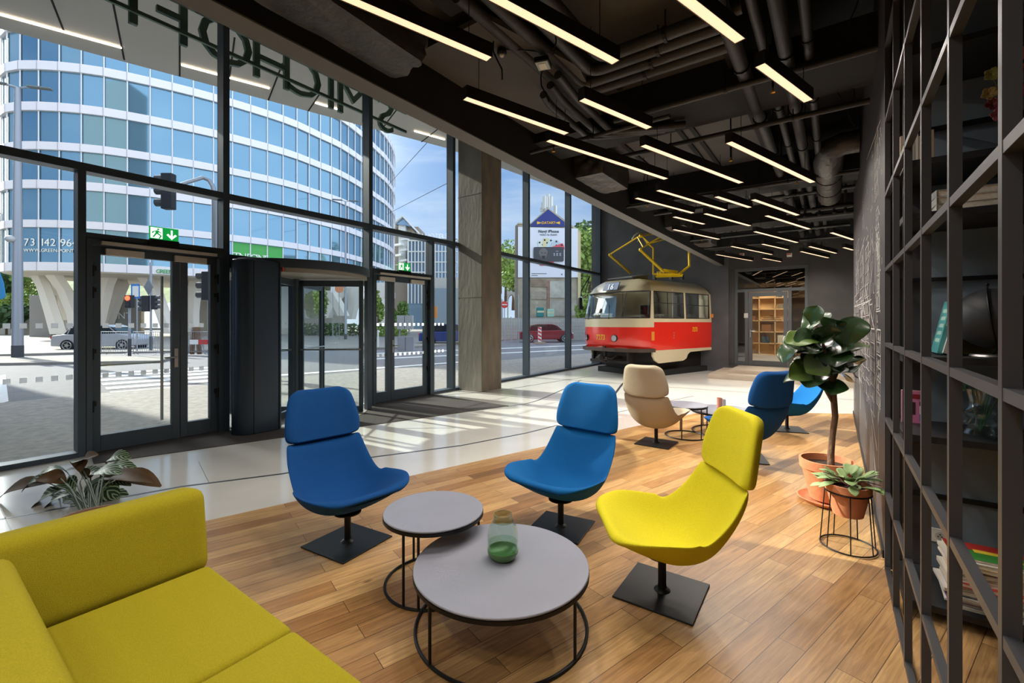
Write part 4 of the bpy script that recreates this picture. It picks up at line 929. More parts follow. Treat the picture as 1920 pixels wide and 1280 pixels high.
for k in range(150):
    y = random.uniform(4.0, 9.0); z = random.gauss(1.5, .5); z = min(3.1, max(.45, z)); a = random.choice((0, PI / 2, .5, -.5, .9, PI / 2, PI / 2)); l_ = random.uniform(.05, .42)
    stroke((y, z), (y + l_ * math.cos(a), z + l_ * math.sin(a)), .005)
for k in range(22):
    a0 = k / 22 * 2 * PI; a1 = (k + 1) / 22 * 2 * PI
    for ry, rz_ in ((.10, .26), (.06, .12)): stroke((4.15 + ry * math.cos(a0), 1.95 + rz_ * math.sin(a0)), (4.15 + ry * math.cos(a1), 1.95 + rz_ * math.sin(a1)), .004)
for p, q_ in (((4.0, 2.9), (5.6, 3.1)), ((4.3, .55), (5.0, .75)), ((4.4, .3), (4.9, .62)), ((4.9, 2.2), (6.5, 1.6)), ((6.0, 2.4), (8.6, 2.2)), ((5.0, 1.7), (8.8, 1.75)), ((4.6, 1.45), (6.0, 1.9))): stroke(p, q_, .006)
for k in range(200):
    y = random.choice((4.15, 4.2, 4.8, 5.5, 6.4, 7.3, 8.4)) + random.gauss(0, .10); z = random.uniform(.7, 2.9); l_ = random.uniform(.02, .09); a = random.choice((PI / 2, PI / 2, 0, 1.1)); stroke((y, z), (y + l_ * math.cos(a), z + l_ * math.sin(a)), .007)
tag(mb.build('chalk_drawing', M_chalk), 'white chalk sketch of city buildings on the dark right wall', 'drawing')
MB().box((WALLX - .012, 3.70, 0.001), (WALLX - .0005, 9.3, .05)).build('baseboard_right', M_black, kind='structure')

# ---------------------------------------------------------------- metal grid screen and niche shelf
cg = thing('metal_grid_screen', 'black metal square-grid screen in front of the shelf at the right edge', 'screen', (WALLX, 1.9, 0))
vy = [3.53, 3.06, 2.595, 2.13, 1.665, 1.20, .735, .27, -.2]
for y in vy: MB().box((WALLX - .013, y - .012, 0.001), (WALLX + .013, y + .012, 3.8)).build('upright', M_cage, cg)
hz = [.015 + .4515 * k for k in range(8)]
for z in hz: MB().box((WALLX - .012, -.3, z - .012), (WALLX + .012, 3.54, z + .012)).build('crossbar', M_cage, cg)
un = thing('niche_shelf_unit', 'black shelf unit standing in the niche behind the metal grid', 'shelf', (.8, 3.3, 0))
M_shelf = mat('black_shelf', '1a1b1e', .5); M_shelf_l = mat('shelf_front_edge', '2a2c30', .45)
SZ = [.085, .93, 1.33, 2.06, 2.33, 2.9]
for z in SZ:
    MB().box((.29, 3.05, z - .035), (2.2, 3.54, z)).build('shelf_board', M_shelf, un, bevel=.003)
for x, y in ((.30, 3.05), (.30, 3.53), (1.05, 3.05), (1.05, 3.53), (2.2, 3.05), (2.2, 3.53)): MB().box((x - .012, y - .012, 0.001), (x + .012, y + .012, 3.4)).build('post', M_black, un)
for z in (.50, 1.75, 2.62): MB().box((.30, 3.52, z - .012), (2.2, 3.545, z + .012)).build('rail', M_black, un)
M_bt = mat('paper_pages', 'cfc7b5', .9, noise=.1, nscale=90)
def book(lab, p, w_, d_, h_, m, rz=0, tilt=None, grp=None, nm='book', lie=False):
    e = thing(nm, lab, 'book' if nm == 'book' else 'magazine', p, rz, grp)
    if tilt: e.rotation_euler = (tilt[0], tilt[1], rz)
    t = .003
    if lie: MB().box((t, t, t), (w_ - t, d_ - t, h_ - t)).build('pages', M_bt, e, local=True); mb = MB(); mb.box((0, 0, 0), (w_, d_, t)); mb.box((0, 0, h_ - t), (w_, d_, h_)); mb.box((0, 0, t), (t, d_, h_ - t)); mb.build('cover', m, e, local=True)
    else: MB().box((t, t, t), (w_ - t, d_ - t, h_ - t)).build('pages', M_bt, e, local=True); mb = MB(); mb.box((0, 0, 0), (t, d_, h_)); mb.box((w_ - t, 0, 0), (w_, d_, h_)); mb.box((t, 0, 0), (w_ - t, t, h_)); mb.build('cover', m, e, local=True)
    return e
def oy(px, py, y): return ony(px, py, y)
cb = oy(1690, 796, 3.4); cb.z = .931
e = thing('comic_book', 'pink comic book standing upright on the shelf behind the grid', 'book', cb)
MB().box((cb.x, cb.y, .931), (cb.x + .118, cb.y + .012, 1.115)).build('pages', M_bt, e); cv = MB().box((cb.x, cb.y - .002, .931), (cb.x + .118, cb.y - .0005, 1.115)).build('cover', mat('comic_pink', 'c9749b', .5), e)
mb = MB(); mb.box((cb.x + .02, cb.y - .0035, 1.07), (cb.x + .105, cb.y - .0025, 1.095)); mb.build('title_band', mat('comic_title', '8c1f2e', .5), cv)
mb = MB(); fx = cb.x + .088
mb.box((fx - .010, cb.y - .0035, .985), (fx + .010, cb.y - .0025, 1.03)); mb.build('white_shirt', mat('comic_white', 'e8e2dc', .5), cv)
mb = MB(); mb.box((fx - .010, cb.y - .0035, .945), (fx - .001, cb.y - .0025, .985)); mb.box((fx + .001, cb.y - .0035, .945), (fx + .010, cb.y - .0025, .985)); mb.build('blue_trousers', mat('comic_blue', '2f6fae', .5), cv)
mb = MB(); mb.box((fx - .011, cb.y - .0035, 1.031), (fx + .011, cb.y - .0025, 1.054)); mb.box((cb.x + .04, cb.y - .0035, .98), (cb.x + .06, cb.y - .0025, 1.05)); mb.build('dark_figures', mat('comic_dark', '3a1a20', .5), cv)
# leaning books
tb = oy(1757, 657, 3.25); tb.z = 1.338; e = book('teal illustrated book leaning on the globe shelf', tb, .022, .2, .285, mat('teal_cover', '4e9a9c', .45), 0, (0, .20), nm='book')
mb = MB()
for k in range(5): mb.box((-.0008, .03, .06 + k * .04), (-.0001, .15, .08 + k * .04)); 
mb.box((.004, -.0008, .15), (.018, -.0001, .25)); mb.build('cover_lettering', mat('cover_letters', '9fc3b5', .5), e, local=True)
tb2 = oy(1768, 657, 3.22); tb2.z = 1.342; book('thick white-paged book leaning behind the teal one', tb2, .035, .2, .27, mat('pale_cover', 'cfcdc4', .5), 0, (0, .22))
# globe
gp = oy(1862, 612, 3.18); gp.z = 1.332 + .19
e = thing('black_globe', 'matt black desk globe on the shelf behind the grid', 'globe', (gp.x, gp.y, 1.332))
MB().sphere(gp, .148, 40, 24).build('sphere', mat('globe_black', '232427', .55), e, smooth=2)
pts = [gp + Vector((-.25 * .158 * math.sin(a) + .158 * .12 * math.cos(a) * -1, -.158 * .97 * math.sin(a), .158 * math.cos(a))) for a in [math.radians(v) for v in range(8, 178, 10)]]
MB().tube(pts, .005, 8).build('meridian_arc', M_black, e, smooth=True)
MB().tube([pts[-2], Vector((gp.x, gp.y, 1.345))], .006, 8).build('stem', M_black, e); MB().lathe([(0, .002), (.085, .002), (.08, .012), (0, .014)], (gp.x, gp.y, 1.332), 30).build('base', mat('globe_base', '9a9a9a', .3, .8), e, smooth=True)
MB().sphere(pts[0] + Vector((0, 0, .01)), .008, 10, 8).build('knob', M_black, e)
yb_ = oy(1800, 658, 3.40); tag(MB().box((yb_.x, 3.40, 1.332), (yb_.x + .26, 3.41, 1.47)).build('yellow_card', mat('straw_card', 'a89c50', .6)), 'straw-yellow card leaning behind the black globe', 'card')
fb = oy(1905, 658, 3.2); 
for k in range(2): book('flat %s book lying beside the globe' % ('grey', 'white')[k], (fb.x + .05, 3.12, 1.332 + k * .026), .24, .18, .024, mat('flat_%d' % k, ('8f9292', 'c9c7c0')[k], .5), 0, None, None, lie=True)
# glass vase with greenery
vp = oy(1838, 850, 3.15); vp.z = .9315
e = thing('bubble_glass_vase', 'ribbed clear glass vase with green sprigs on the shelf behind the grid', 'vase', vp)
MB().lathe([(.045, 0), (.062, .02), (.05, .045), (.066, .075), (.05, .10), (.064, .125), (.045, .15), (.04, .18), (.055, .24), (.052, .24), (.036, .18), (.041, .15), (.060, .125), (.046, .10), (.062, .075), (.046, .045), (.058, .02), (.04, .006)], vp, 32).build('glass_body', glassmat('shelf_vase_glass', (.88, .93, .92), ior=1.8), e, smooth=True)
M_sprig = mat('sprig_green', '3f6b46', .5)
random.seed(6)
for k in range(5):
    a = random.uniform(0, 2 * PI); tpz = vp + Vector((.07 * math.cos(a), .07 * math.sin(a), random.uniform(.2, .28))); MB().tube([vp + Vector((0, 0, .03)), tpz], .002, 5).build('stem', M_sprig, e)
    mb = MB()
    for j in range(3): leafmesh(mb, tpz - Vector((0, 0, .02 * j)), Vector((random.uniform(-1, 1), random.uniform(-1, 1), .4)), Vector((0, 0, 1)), .05, .03, .2, 4)
    mb.build('leaf', M_sprig, e, smooth=2, solid=.001)
# magazines
random.seed(8); zz = .086; mx_ = .46
for k in range(15):
    t = random.uniform(.010, .022); cc = ('d9d4c8', 'e4e0d8', '7b5b86', 'c8c4ba', '4a4c52', 'e0ddd6', 'b8b4ac', 'dcd8ce', 'c43b38', 'e2dfd8', 'd9c9a8', 'cfcac0', 'e6e4de', 'c9b48c', 'ddd8ce')[k]
    lab = 'magazine in the lowest niche shelf pile, number %s from the bottom' % ('one two three four five six seven eight nine ten eleven twelve thirteen fourteen fifteen'.split()[k])
    book(lab, (mx_ + random.uniform(-.015, .02), 3.10 + random.uniform(-.01, .02), zz), .30, .22, t, mat('mag_' + cc, cc, .4), random.uniform(-.06, .06), None, 'magazines in the niche pile', 'magazine', True); zz += t + .001
e = thing('magazine', 'colourful red and green magazine on top of the pile in the niche', 'magazine', (mx_ + .02, 3.11, zz), .04, 'magazines in the niche pile')
MB().box((0, 0, .001), (.29, .21, .012)).build('pages', M_bt, e, local=True)
cvm = MB().box((0, 0, .0121), (.29, .21, .014)).build('cover', mat('cover_green', '3f8a3c', .35), e, local=True)
mb = MB(); mb.box((.0, .12, .0141), (.29, .21, .0146)); mb.build('red_field', mat('cover_red', 'b8322c', .35), cvm, local=True)
mb = MB(); mb.box((.10, .09, .0147), (.2, .13, .0152)); mb.box((.18, .05, .0147), (.27, .07, .0152)); mb.build('yellow_shapes', mat('cover_yellow', 'e3c93c', .35), cvm, local=True)
# socket
sk = oy(1764, 1004, 3.56)
e = thing('wall_socket', 'white wall socket on the niche wall behind the grid', 'socket', sk)
MB().box((sk.x - .045, 3.552, sk.z - .04), (sk.x + .07, 3.5595, sk.z + .04)).build('cover_plate', M_white, e, bevel=.003)
s_ = MB(); s_.tube([(sk.x - .005, 3.5515, sk.z), (sk.x - .005, 3.5535, sk.z)], .022, 20); s_.build('socket_face', mat('socket_grey', 'c9c8c2', .5), e)
mb = MB(); mb.tube([(sk.x - .013, 3.549, sk.z - .004), (sk.x - .013, 3.551, sk.z - .004)], .003, 8); mb.tube([(sk.x + .003, 3.549, sk.z - .004), (sk.x + .003, 3.551, sk.z - .004)], .003, 8); mb.tube([(sk.x - .005, 3.545, sk.z + .009), (sk.x - .005, 3.551, sk.z + .009)], .003, 8); mb.build('pins', M_black, e)
# books higher up
bx = oy(1684, 322, 3.3).x; xx = bx; random.seed(13)
for k in range(8):
    t = random.uniform(.010, .02); cc = random.choice(('c9bfae', 'b39f86', 'a8a097', '8f7c68', 'd2cabd')); h_ = random.uniform(.16, .19)
    book('slim beige book upright high in the niche, number %s from the left' % ('one two three four five six seven eight'.split()[k]), (xx, 3.2, 2.331), t, .14, h_, mat('bk_' + cc, cc, .6), 0, None, 'upright books on the high shelf'); xx += t + .002
sx = oy(1748, 398, 3.2).x; zz = 2.061
for k in range(3):
    book('pale hardback lying flat on the niche shelf, %s of three' % ('bottom', 'middle', 'top')[k], (sx, 3.08, zz), .26, .2, .035, mat('pale_hard_%d' % k, ('b5b2aa', 'c6c4bd', 'a6a6a4')[k], .5), .05 * k, None, 'pale hardbacks lying flat', lie=True); zz += .036
book('white book standing beside the flat hardbacks', (sx + .42, 3.1, 2.061), .03, .16, .2, mat('white_hard', 'd8d8d4', .5))
# orchid on the high shelf
oc = oy(1905, 235, 3.25); oc.z = 2.331
e = thing('potted_orchid', 'red and green flowering orchid high on the niche shelf', 'plant', oc)
MB().lathe([(0, 0), (.045, 0), (.06, .1), (.055, .1), (.05, .09), (0, .09)], oc, 24).build('pot', M_black, e, smooth=True)
fl_ = [((1860, 140), '7d7a35'), ((1855, 176), '8a7540'), ((1862, 195), '6b2430'), ((1872, 215), '8d4a52'), ((1905, 130), '8d3a3e'), ((1912, 170), '6b2430'), ((1915, 100), 'a8484a'), ((1900, 205), '7a3038')]
for k, (p, cc) in enumerate(fl_):
    f = oy(p[0], p[1], 3.1); MB().tube([oc + Vector((0, 0, .08)), (oc + f) / 2 + Vector((0, 0, .06)), f], .0025, 5).build('stem', mat('orchid_stem', '3c4a2a', .6), e)
    mb = MB()
    for j in range(5): a = 2 * PI * j / 5 + k; leafmesh(mb, f, Vector((math.cos(a), -.3, math.sin(a))), Vector((0, -1, 0)), .035, .03, 0, 4)
    mb.build('flower', mat('petal_' + cc, cc, .5), e, smooth=2, solid=.001)
# ---------------------------------------------------------------- tram
TO = Vector((-3.11, 15.0, 0)); TF = -BV; TW = Vector((-math.cos(BA), math.sin(BA), 0))
def T(s, w_, z): return TO + TF * s + TW * w_ + Vector((0, 0, z))
M_red = mat('tram_red', 'd8281a', .22, coat=.6); M_cream = mat('tram_cream', 'cdbf9f', .3, coat=.4); M_tdark = mat('tram_undercarriage', '2a2422', .6, .4, noise=.2)
M_tbrown = mat('tram_bumper_brown', '4a3c34', .5, .3); M_py = mat('pantograph_yellow', 'd9b400', .4); M_rub = mat('window_rubber', '1a1a1a', .6); M_tglass = glassmat('tram_glass', (.86, .90, .90), ior=1.5)
tram = thing('tram', 'red and cream tram front with yellow pantograph, number 7273, in the corner by the windows', 'tram', T(0, 1.15, 0))
OUT = [(0.0, 0), (.13, 0), (1.40, 0), (1.52, 0), (2.95, 0), (3.10, .03), (3.40, .16), (3.58, .42), (3.66, .75), (3.69, 1.15), (3.66, 1.55), (3.58, 1.88), (3.40, 2.14), (3.10, 2.27), (2.95, 2.30), (1.52, 2.30), (1.40, 2.30), (.13, 2.30), (0.0, 2.30)]
def prof(z, i):
    s, w_ = OUT[i]
    if z > 1.62: k = (z - 1.62) / (2.40 - 1.62)
    else: k = 0
    fs = max(0, (s - 2.9)) / .79
    s2 = s - fs * (.30 * max(0, min(1.2, k)))
    if z < .95: s2 -= fs * .14 * (.95 - z) / .25
    wv = w_; c = 1.15
    inn = 0
    if z > 2.40: inn = .05 + .9 * ((z - 2.40) / .35) ** 2.2 * .5; s2 = s2 - (.35 * ((z - 2.4) / .35) ** 2 if s > 2.9 else 0) * fs
    if z < .9: inn = .03 * (.9 - z) / .2
    if z > 1.6: inn += .03 * min(1, k)
    wv = c + (w_ - c) * (1 - inn / 1.15)
    return s2, wv
def strip_(z0, z1, idx, n=1):
    mb = MB()
    for (a, b) in idx:
        rows = []
        for k in range(n + 1):
            z = z0 + (z1 - z0) * k / n; rows.append([T(*prof(z, a), z), T(*prof(z, b), z)])
        mb.grid(rows)
    return mb
allseg = [(i, i + 1) for i in range(len(OUT) - 1)]
def tramloft(nm, zs, m, seg=allseg, cap=False, par=tram):
    mb = MB(); idx = [seg[0][0]] + [b for a, b in seg]; rows = [[T(*prof(z, i), z) for i in idx] for z in zs]; mb.grid(rows)
    if cap: mb.f.append(tuple((len(zs) - 1) * len(idx) + j for j in range(len(idx)))); mb.m.append(0)
    return mb.build(nm, m, par, smooth=True)
tramloft('lower_body', [.74, .82, .95, 1.2, 1.38], M_red)
# red continues higher along the sides; cream band at the front
tramloft('lower_body', [1.38, 1.52], M_red, [(i, i + 1) for i in range(0, 4)]); tramloft('lower_body', [1.38, 1.52], M_red, [(i, i + 1) for i in range(14, 18)])
tramloft('cream_band', [1.38, 1.52], M_cream, [(i, i + 1) for i in range(4, 14)])
tramloft('cream_band', [1.52, 1.62], M_cream)
# window zone: posts
mb = MB()
side_open = [(1, 2), (3, 4)]; front_open = [(5, 6), (6, 7), (7, 8), (8, 9), (9, 10), (10, 11), (11, 12), (12, 13)]
zs_ = [1.62, 1.8, 2.0, 2.2, 2.38]
closed = [s_ for s_ in allseg if s_ not in side_open + front_open + [(14, 15), (16, 17)]]
for a, b in closed: rows = [[T(*prof(z, a), z), T(*prof(z, b), z)] for z in zs_]; mb.grid(rows)
mb.build('window_posts', M_cream, tram, smooth=False)
mbb = tramloft('roof', [2.38, 2.44, 2.52, 2.60, 2.67, 2.72, 2.745], M_cream, cap=True)
# gutter and inner shell
mb = MB(); mb.tube([T(*prof(2.42, i), 2.42) + (0 * FW) for i in range(0, 6)], .012, 6); mb.build('gutter', M_cream, tram)
def wframe(nm, segs, glaz=True, r_=.014, divs=()):
    idx = [segs[0][0]] + [b for a, b in segs]; z0, z1 = 1.635, 2.365
    bot = [T(*prof(z0, i), z0) for i in idx]; top = [T(*prof(z1, i), z1) for i in idx]
    g = MB(); g.grid([[T(*prof(z, i), z) for i in idx] for z in zs_]); gl_ = g.build(nm, M_tglass, tram, smooth=True, solid=.008)
    f = MB(); f.tube(bot + top[::-1], r_, 6, closed=True)
    for kind, v in divs:
        if kind == 'h': f.tube([T(*prof(v, i), v) for i in idx], .010, 6)
        elif kind == 'v':
            a, b, t, zz = v; pa = [Vector(prof(z, a) + (z,)) * (1 - t) + Vector(prof(z, b) + (z,)) * t for z in zz]; f.tube([T(*p) for p in pa], .010, 6)
    f.build('window_frame', M_rub, gl_)
    return gl_
wframe('side_window', [(1, 2)], divs=[('h', 2.02), ('v', (1, 2, .5, (2.02, 2.365)))])
wframe('side_window', [(3, 4)], divs=[('h', 2.05), ('v', (3, 4, .55, (1.635, 2.365)))])
wframe('side_window', [(14, 15)]); wframe('side_window', [(16, 17)])
wframe('windscreen', front_open, divs=[('v', (7, 8, .5, (1.635, 2.0, 2.365)))], r_=.018)
# interior
mb = MB(); mb.prism([tuple(T(.02, .06, 0))[:2], tuple(T(2.9, .06, 0))[:2], tuple(T(3.3, .5, 0))[:2], tuple(T(3.3, 1.8, 0))[:2], tuple(T(2.9, 2.24, 0))[:2], tuple(T(.02, 2.24, 0))[:2]], .95, .99); mb.build('cabin_floor', mat('cabin_floor_grey', '6a6a68', .6), tram)
mb = MB(); mb.extr([T(1.98, .06, .99), T(1.98, 2.24, .99), T(1.98, 2.24, 2.45), T(1.98, .06, 2.45)], TF * .03); mb.extr([T(.08, .06, .99), T(.08, 2.24, .99), T(.08, 2.24, 2.45), T(.08, .06, 2.45)], TF * .03)
mb.extr([T(.12, 2.2, .99), T(2.9, 2.2, .99), T(2.9, 2.2, 2.42), T(.12, 2.2, 2.42)], TW * .02)
mb.build('cabin_wall', mat('cabin_beige', 'efe5cb', .6), tram)
pl_l = bpy.data.lights.new('cabin_fill_light', 'POINT'); pl_l.energy = 9; pl_l.shadow_soft_size = 0.0; pl_o = bpy.data.objects.new('cabin_fill_light', pl_l); COL.objects.link(pl_o); pl_o.location = T(1.2, 1.1, 2.35)  # point light added to brighten the cabin interior
M_sf = mat('seat_red_pattern', '7a2326', .8, noise=.6, nscale=60)
def seatm(s, w_, m=M_rub):
    st_ = MB()
    st_.beam(T(s, w_, 1.5), T(s, w_, 2.02), .42, .07, up=TF); st_.beam(T(s + .02, w_, 1.45), T(s + .40, w_, 1.45), .42, .08); st_.beam(T(s + .2, w_, 1.0), T(s + .2, w_, 1.42), .08, .08, up=TF)
    o = st_.build('driver_seat', M_tdark, tram, bevel=.02); mb = MB(); mb.beam(T(s + .04, w_, 1.55), T(s + .04, w_, 1.98), .16, .02, up=TF); mb.build('seat_cover', M_sf, o)
seatm(2.25, .75)
mb = MB(); mb.extr([T(3.35, .45, 1.35), T(3.35, 1.85, 1.35), T(3.35, 1.85, 1.60), T(3.35, .45, 1.60)], TF * -.25); mb.build('dashboard', M_tdark, tram)
for s_, w_ in ((1.7, .5), (1.2, 1.6), (2.3, 1.6)): MB().tube([T(s_, w_, 1.0), T(s_, w_, 2.5)], .014, 8).build('grab_pole', M_steel, tram)
o = MB().extr([T(3.05, 1.25, 1.68), T(3.05, 1.78, 1.68), T(3.0, 1.78, 2.3), T(3.0, 1.25, 2.3)], TF * .01).build('cab_screen', mat('cab_screen_blue', '8fb4dd', .3), tram)
o = MB().extr([T(3.33, 1.15, 1.63), T(3.33, 1.6, 1.63), T(3.30, 1.6, 1.77), T(3.30, 1.15, 1.77)], TF * .006).build('windscreen_card', mat('card_pale', 'd9e4ee', .5), tram)
text('card_lettering', 'SMÍCHOV', .062, T(3.338, 1.375, 1.68), -TW, (0, 0, 1), mat('letters_navy', '28355a', .5), o, ext=.001)
# front details
def fpt(w_, z, off=.0):
    # point on the front skin for lateral position w_
    for i in range(4, 14):
        a, b = prof(z, i), prof(z, i + 1)
        if min(a[1], b[1]) <= w_ <= max(a[1], b[1]) and abs(b[1] - a[1]) > 1e-6:
            t = (w_ - a[1]) / (b[1] - a[1]); s_ = a[0] + (b[0] - a[0]) * t; n = Vector((b[1] - a[1], -(b[0] - a[0]))).normalized()
            return T(s_ + n.x * off, w_ + n.y * off, z), (TF * n.x + TW * n.y).normalized()
    return T(3.69 + off, w_, z), TF
for w_ in (.78, 1.90):
    p, n = fpt(w_, 1.07, 0); MB().tube([p - n * .03, p + n * .02], .10, 24).build('headlight_rim', M_rub, tram, smooth=True); 
    MB().tube([p + n * .021, p + n * .03], .082, 24).build('headlight', mat('headlight_glass', 'd5d8d6', .15, .6), tram, smooth=True)
p, n = fpt(1.25, 1.02, .012); text('fleet_number', '7273', .21, p, -TW, (0, 0, 1), mat('number_yellow', 'e8c21c', .4), tram, ext=.004, sx=.8)
text('fleet_number', '7273', .19, T(.95, -.006, 1.24), -TF, (0, 0, 1), mat('number_yellow', 'e8c21c', .4), tram, ext=.003, sx=.75)
p, n = fpt(1.15, 2.54, .0)
d_ = MB().extr([T(3.42, .86, 2.43), T(3.42, 1.40, 2.43), T(3.30, 1.40, 2.66), T(3.30, .86, 2.66)], TF * .03).build('destination_sign', mat('sign_navy', '2d4f8c', .35), tram, bevel=.01)
text('route_number', '16', .24, T(3.452, 1.13, 2.455), -TW, (TF * -.46 + Vector((0, 0, 1))), mat('route_white', 'e8eef2', .4, emit='e8eef2', estr=.3), d_, ext=.002)
# indicator, emblem, side lamp
MB().extr([T(3.05, .00, 1.02), T(2.95, -.012, 1.02), T(2.95, -.012, 1.26), T(3.05, .00, 1.26)], TW * .02).build('side_reflector', mat('amber_lens', 'd98a3a', .3), tram)
em = MB()
for z in (1.05, 1.12, 1.19): em.extr([T(1.98, -.004, z), T(2.06, -.004, z), T(2.06, -.004, z + .045), T(1.98, -.004, z + .045)], TW * .003)
em.build('side_crest', mat('crest_faded', 'b8503c', .5), tram)
MB().beam(T(.03, -.0, 1.72), T(.03, -.07, 1.72), .05, .12).build('side_indicator', mat('amber_lens', 'd98a3a', .3), tram)
# bumper
mb = MB(); idx = list(range(4, 15)); rows = []
for z, o_ in ((.70, .02), (.70, .07), (.80, .07), (.80, .02)):
    r_ = []
    for i in idx:
        s_, w_ = prof(.95, i); c = Vector((s_ - 2.6, w_ - 1.15)).normalized(); s_ += c.x * o_; w_ += c.y * o_; r_.append(T(s_, w_, z))
    rows.append(r_)
mb.grid(rows); mb.build('bumper', M_tbrown, tram)
# skirt along the side
def skirt(w0):
    pts = [(3.0, .74), (3.0, .60), (2.9, .46), (2.72, .38), (1.55, .40), (1.38, .46), (1.30, .58), (1.18, .64), (0, .66), (0, .74)]
    MB().extr([T(s_, w0, z) for s_, z in pts], TW * .05).build('side_skirt', M_cream, tram)
skirt(0.0); skirt(2.25)
mb = MB(); mb.extr([T(2.98, .06, .42), T(2.98, .06, .74), T(2.98, 2.24, .74), T(2.98, 2.24, .42)], TF * -.03); mb.extr([T(.1, .3, .06), T(2.6, .3, .06), T(2.6, .3, .74), T(.1, .3, .74)], TW * 1.7)
mb.build('undercarriage', M_tdark, tram)
MB().extr([T(.0, .12, 0.001), T(2.85, .12, 0.001), T(2.85, .12, .16), T(.0, .12, .16)], TW * 2.0).build('plinth', M_blackmatt, tram)
# coupler
mb = MB(); mb.beam(T(2.95, 1.15, .50), T(3.75, 1.15, .50), .12, .10); mb.beam(T(3.62, 1.15, .40), T(3.62, 1.15, .84), .07, .07, up=TF); mb.sphere(T(3.80, 1.15, .52), .10, 14, 8); mb.tube([T(3.75, 1.35, .50), T(3.75, .95, .50)], .045, 10)
mb.beam(T(3.3, .45, .62), T(3.3, 1.85, .62), .08, .10); mb.beam(T(3.45, .45, .40), T(3.45, 1.85, .40), .06, .08); mb.beam(T(3.35, 1.78, .38), T(3.35, 1.78, .72), .05, .2, up=TF); mb.beam(T(3.35, .50, .38), T(3.35, .50, .72), .05, .2, up=TF)
mb.tube([T(3.5, .8, .62), T(3.68, .85, .5), T(3.78, 1.0, .52)], .02, 8); mb.tube([T(3.5, 1.5, .62), T(3.68, 1.45, .45), T(3.76, 1.3, .5)], .02, 8)
mb.build('coupler', M_tdark, tram)
# wipers, mirror
for w_, w2 in ((.95, .70), (1.80, 1.60)):
    p, n = fpt(w_, 1.60, .02); q, n2 = fpt(w2, 1.66, .03); r2, n3 = fpt(w_ + .10, 2.0, .03)
    MB().tube([p, r2], .009, 6).build('wiper', M_black, tram)
p = T(3.2, 2.32, 2.45); mq = at(1088, 548, 13.1); mb = MB(); mb.tube([p, at(1105, 520, 13.15), at(1090, 545, 13.1), at(1089, 556, 13.1)], .014, 8); ma = mb.build('mirror_arm', M_black, tram, smooth=True)
MB().cbox(at(1088, 569, 13.1), (.12, .10, .36), -.6).build('mirror', M_black, ma, bevel=.03)
# pantograph in tram-plane coordinates from the photo's outline
ZP = 12.9
def pp(px, py, dz=0): return at(1140 + px / 10.667, 420 + py / 10.667, ZP + dz)
pg = MB()
def seg_(pts, r_=.02): pg.tube(pts, r_, 8)
seg_([pp(455, 985, .6), pp(30, 620, .6)], .035); seg_([pp(30, 610, .6), pp(640, 235, .2)], .022); seg_([pp(1120, 960, -.5), pp(640, 510, -.5)], .04); seg_([pp(640, 505, -.5), pp(800, 400, -.2), pp(1050, 255, 0)], .022); seg_([pp(700, 455, -.4), pp(590, 260, .1)], .016)
seg_([pp(690, 240, .2), pp(790, 385, .1), pp(905, 480, .1), pp(905, 1000, .1)], .026); seg_([pp(640, 200, .2), pp(830, 385, .0), pp(1150, 300, .3)], .018); seg_([pp(720, 230, .2), pp(935, 195, .6)], .02); seg_([pp(1620, 545, -.2), pp(1625, 840, -.2), pp(1430, 990, -.3)], .032)
pg.beam(pp(905, 1005, .1), pp(1490, 1020, -.4), .10, .07); pg.beam(pp(950, 1050, -.5), pp(1490, 1030, -.7), .08, .05); pg.beam(pp(1110, 930, -.5), pp(1380, 965, -.5), .12, .08); pg.sphere(pp(660, 235, .2), .06, 10, 8); pg.sphere(pp(40, 620, .6), .05, 10, 8); pg.sphere(pp(650, 515, -.5), .05, 10, 8)
seg_([pp(985, 1010, -.3), pp(985, 950, -.3), pp(1010, 950, -.3), pp(1010, 1010, -.3)], .01); seg_([pp(1040, 1010, -.3), pp(1040, 945, -.3), pp(1060, 945, -.3), pp(1060, 1010, -.3)], .01)
pgo = pg.build('pantograph', M_py, tram, smooth=True)
mb = MB(); mb.tube([pp(480, 305, .2), pp(530, 230, .2), pp(590, 185, .2), pp(820, 140, .6)], .018, 8); mb.tube([pp(640, 195, .2), pp(900, 175, .6)], .012, 8); mb.tube([pp(590, 350, .1), pp(640, 270, .1)], .012, 6); mb.build('contact_strip', mat('contact_grey', 'a8a8a4', .4, .6), pgo, smooth=True)
for px in (1260, 1480, 930): MB().beam(pp(px, 1020, -.5), pp(px, 1110, -.5), .08, .08, up=TF).build('insulator', M_black, pgo)
rv_ = MB(); rv_.extr([T(3.0, .7, 2.80), T(3.0, 1.6, 2.80), T(2.2, 1.6, 2.92), T(2.2, .7, 2.92)], (0, 0, .02)); rv_.extr([T(2.9, .75, 2.73), T(2.2, .75, 2.73), T(2.2, .75, 2.92), T(2.9, .75, 2.80)], TW * .02); rv_.build('roof_board', mat('roof_board_grey', '8d8d90', .5), tram)
tram_end = None
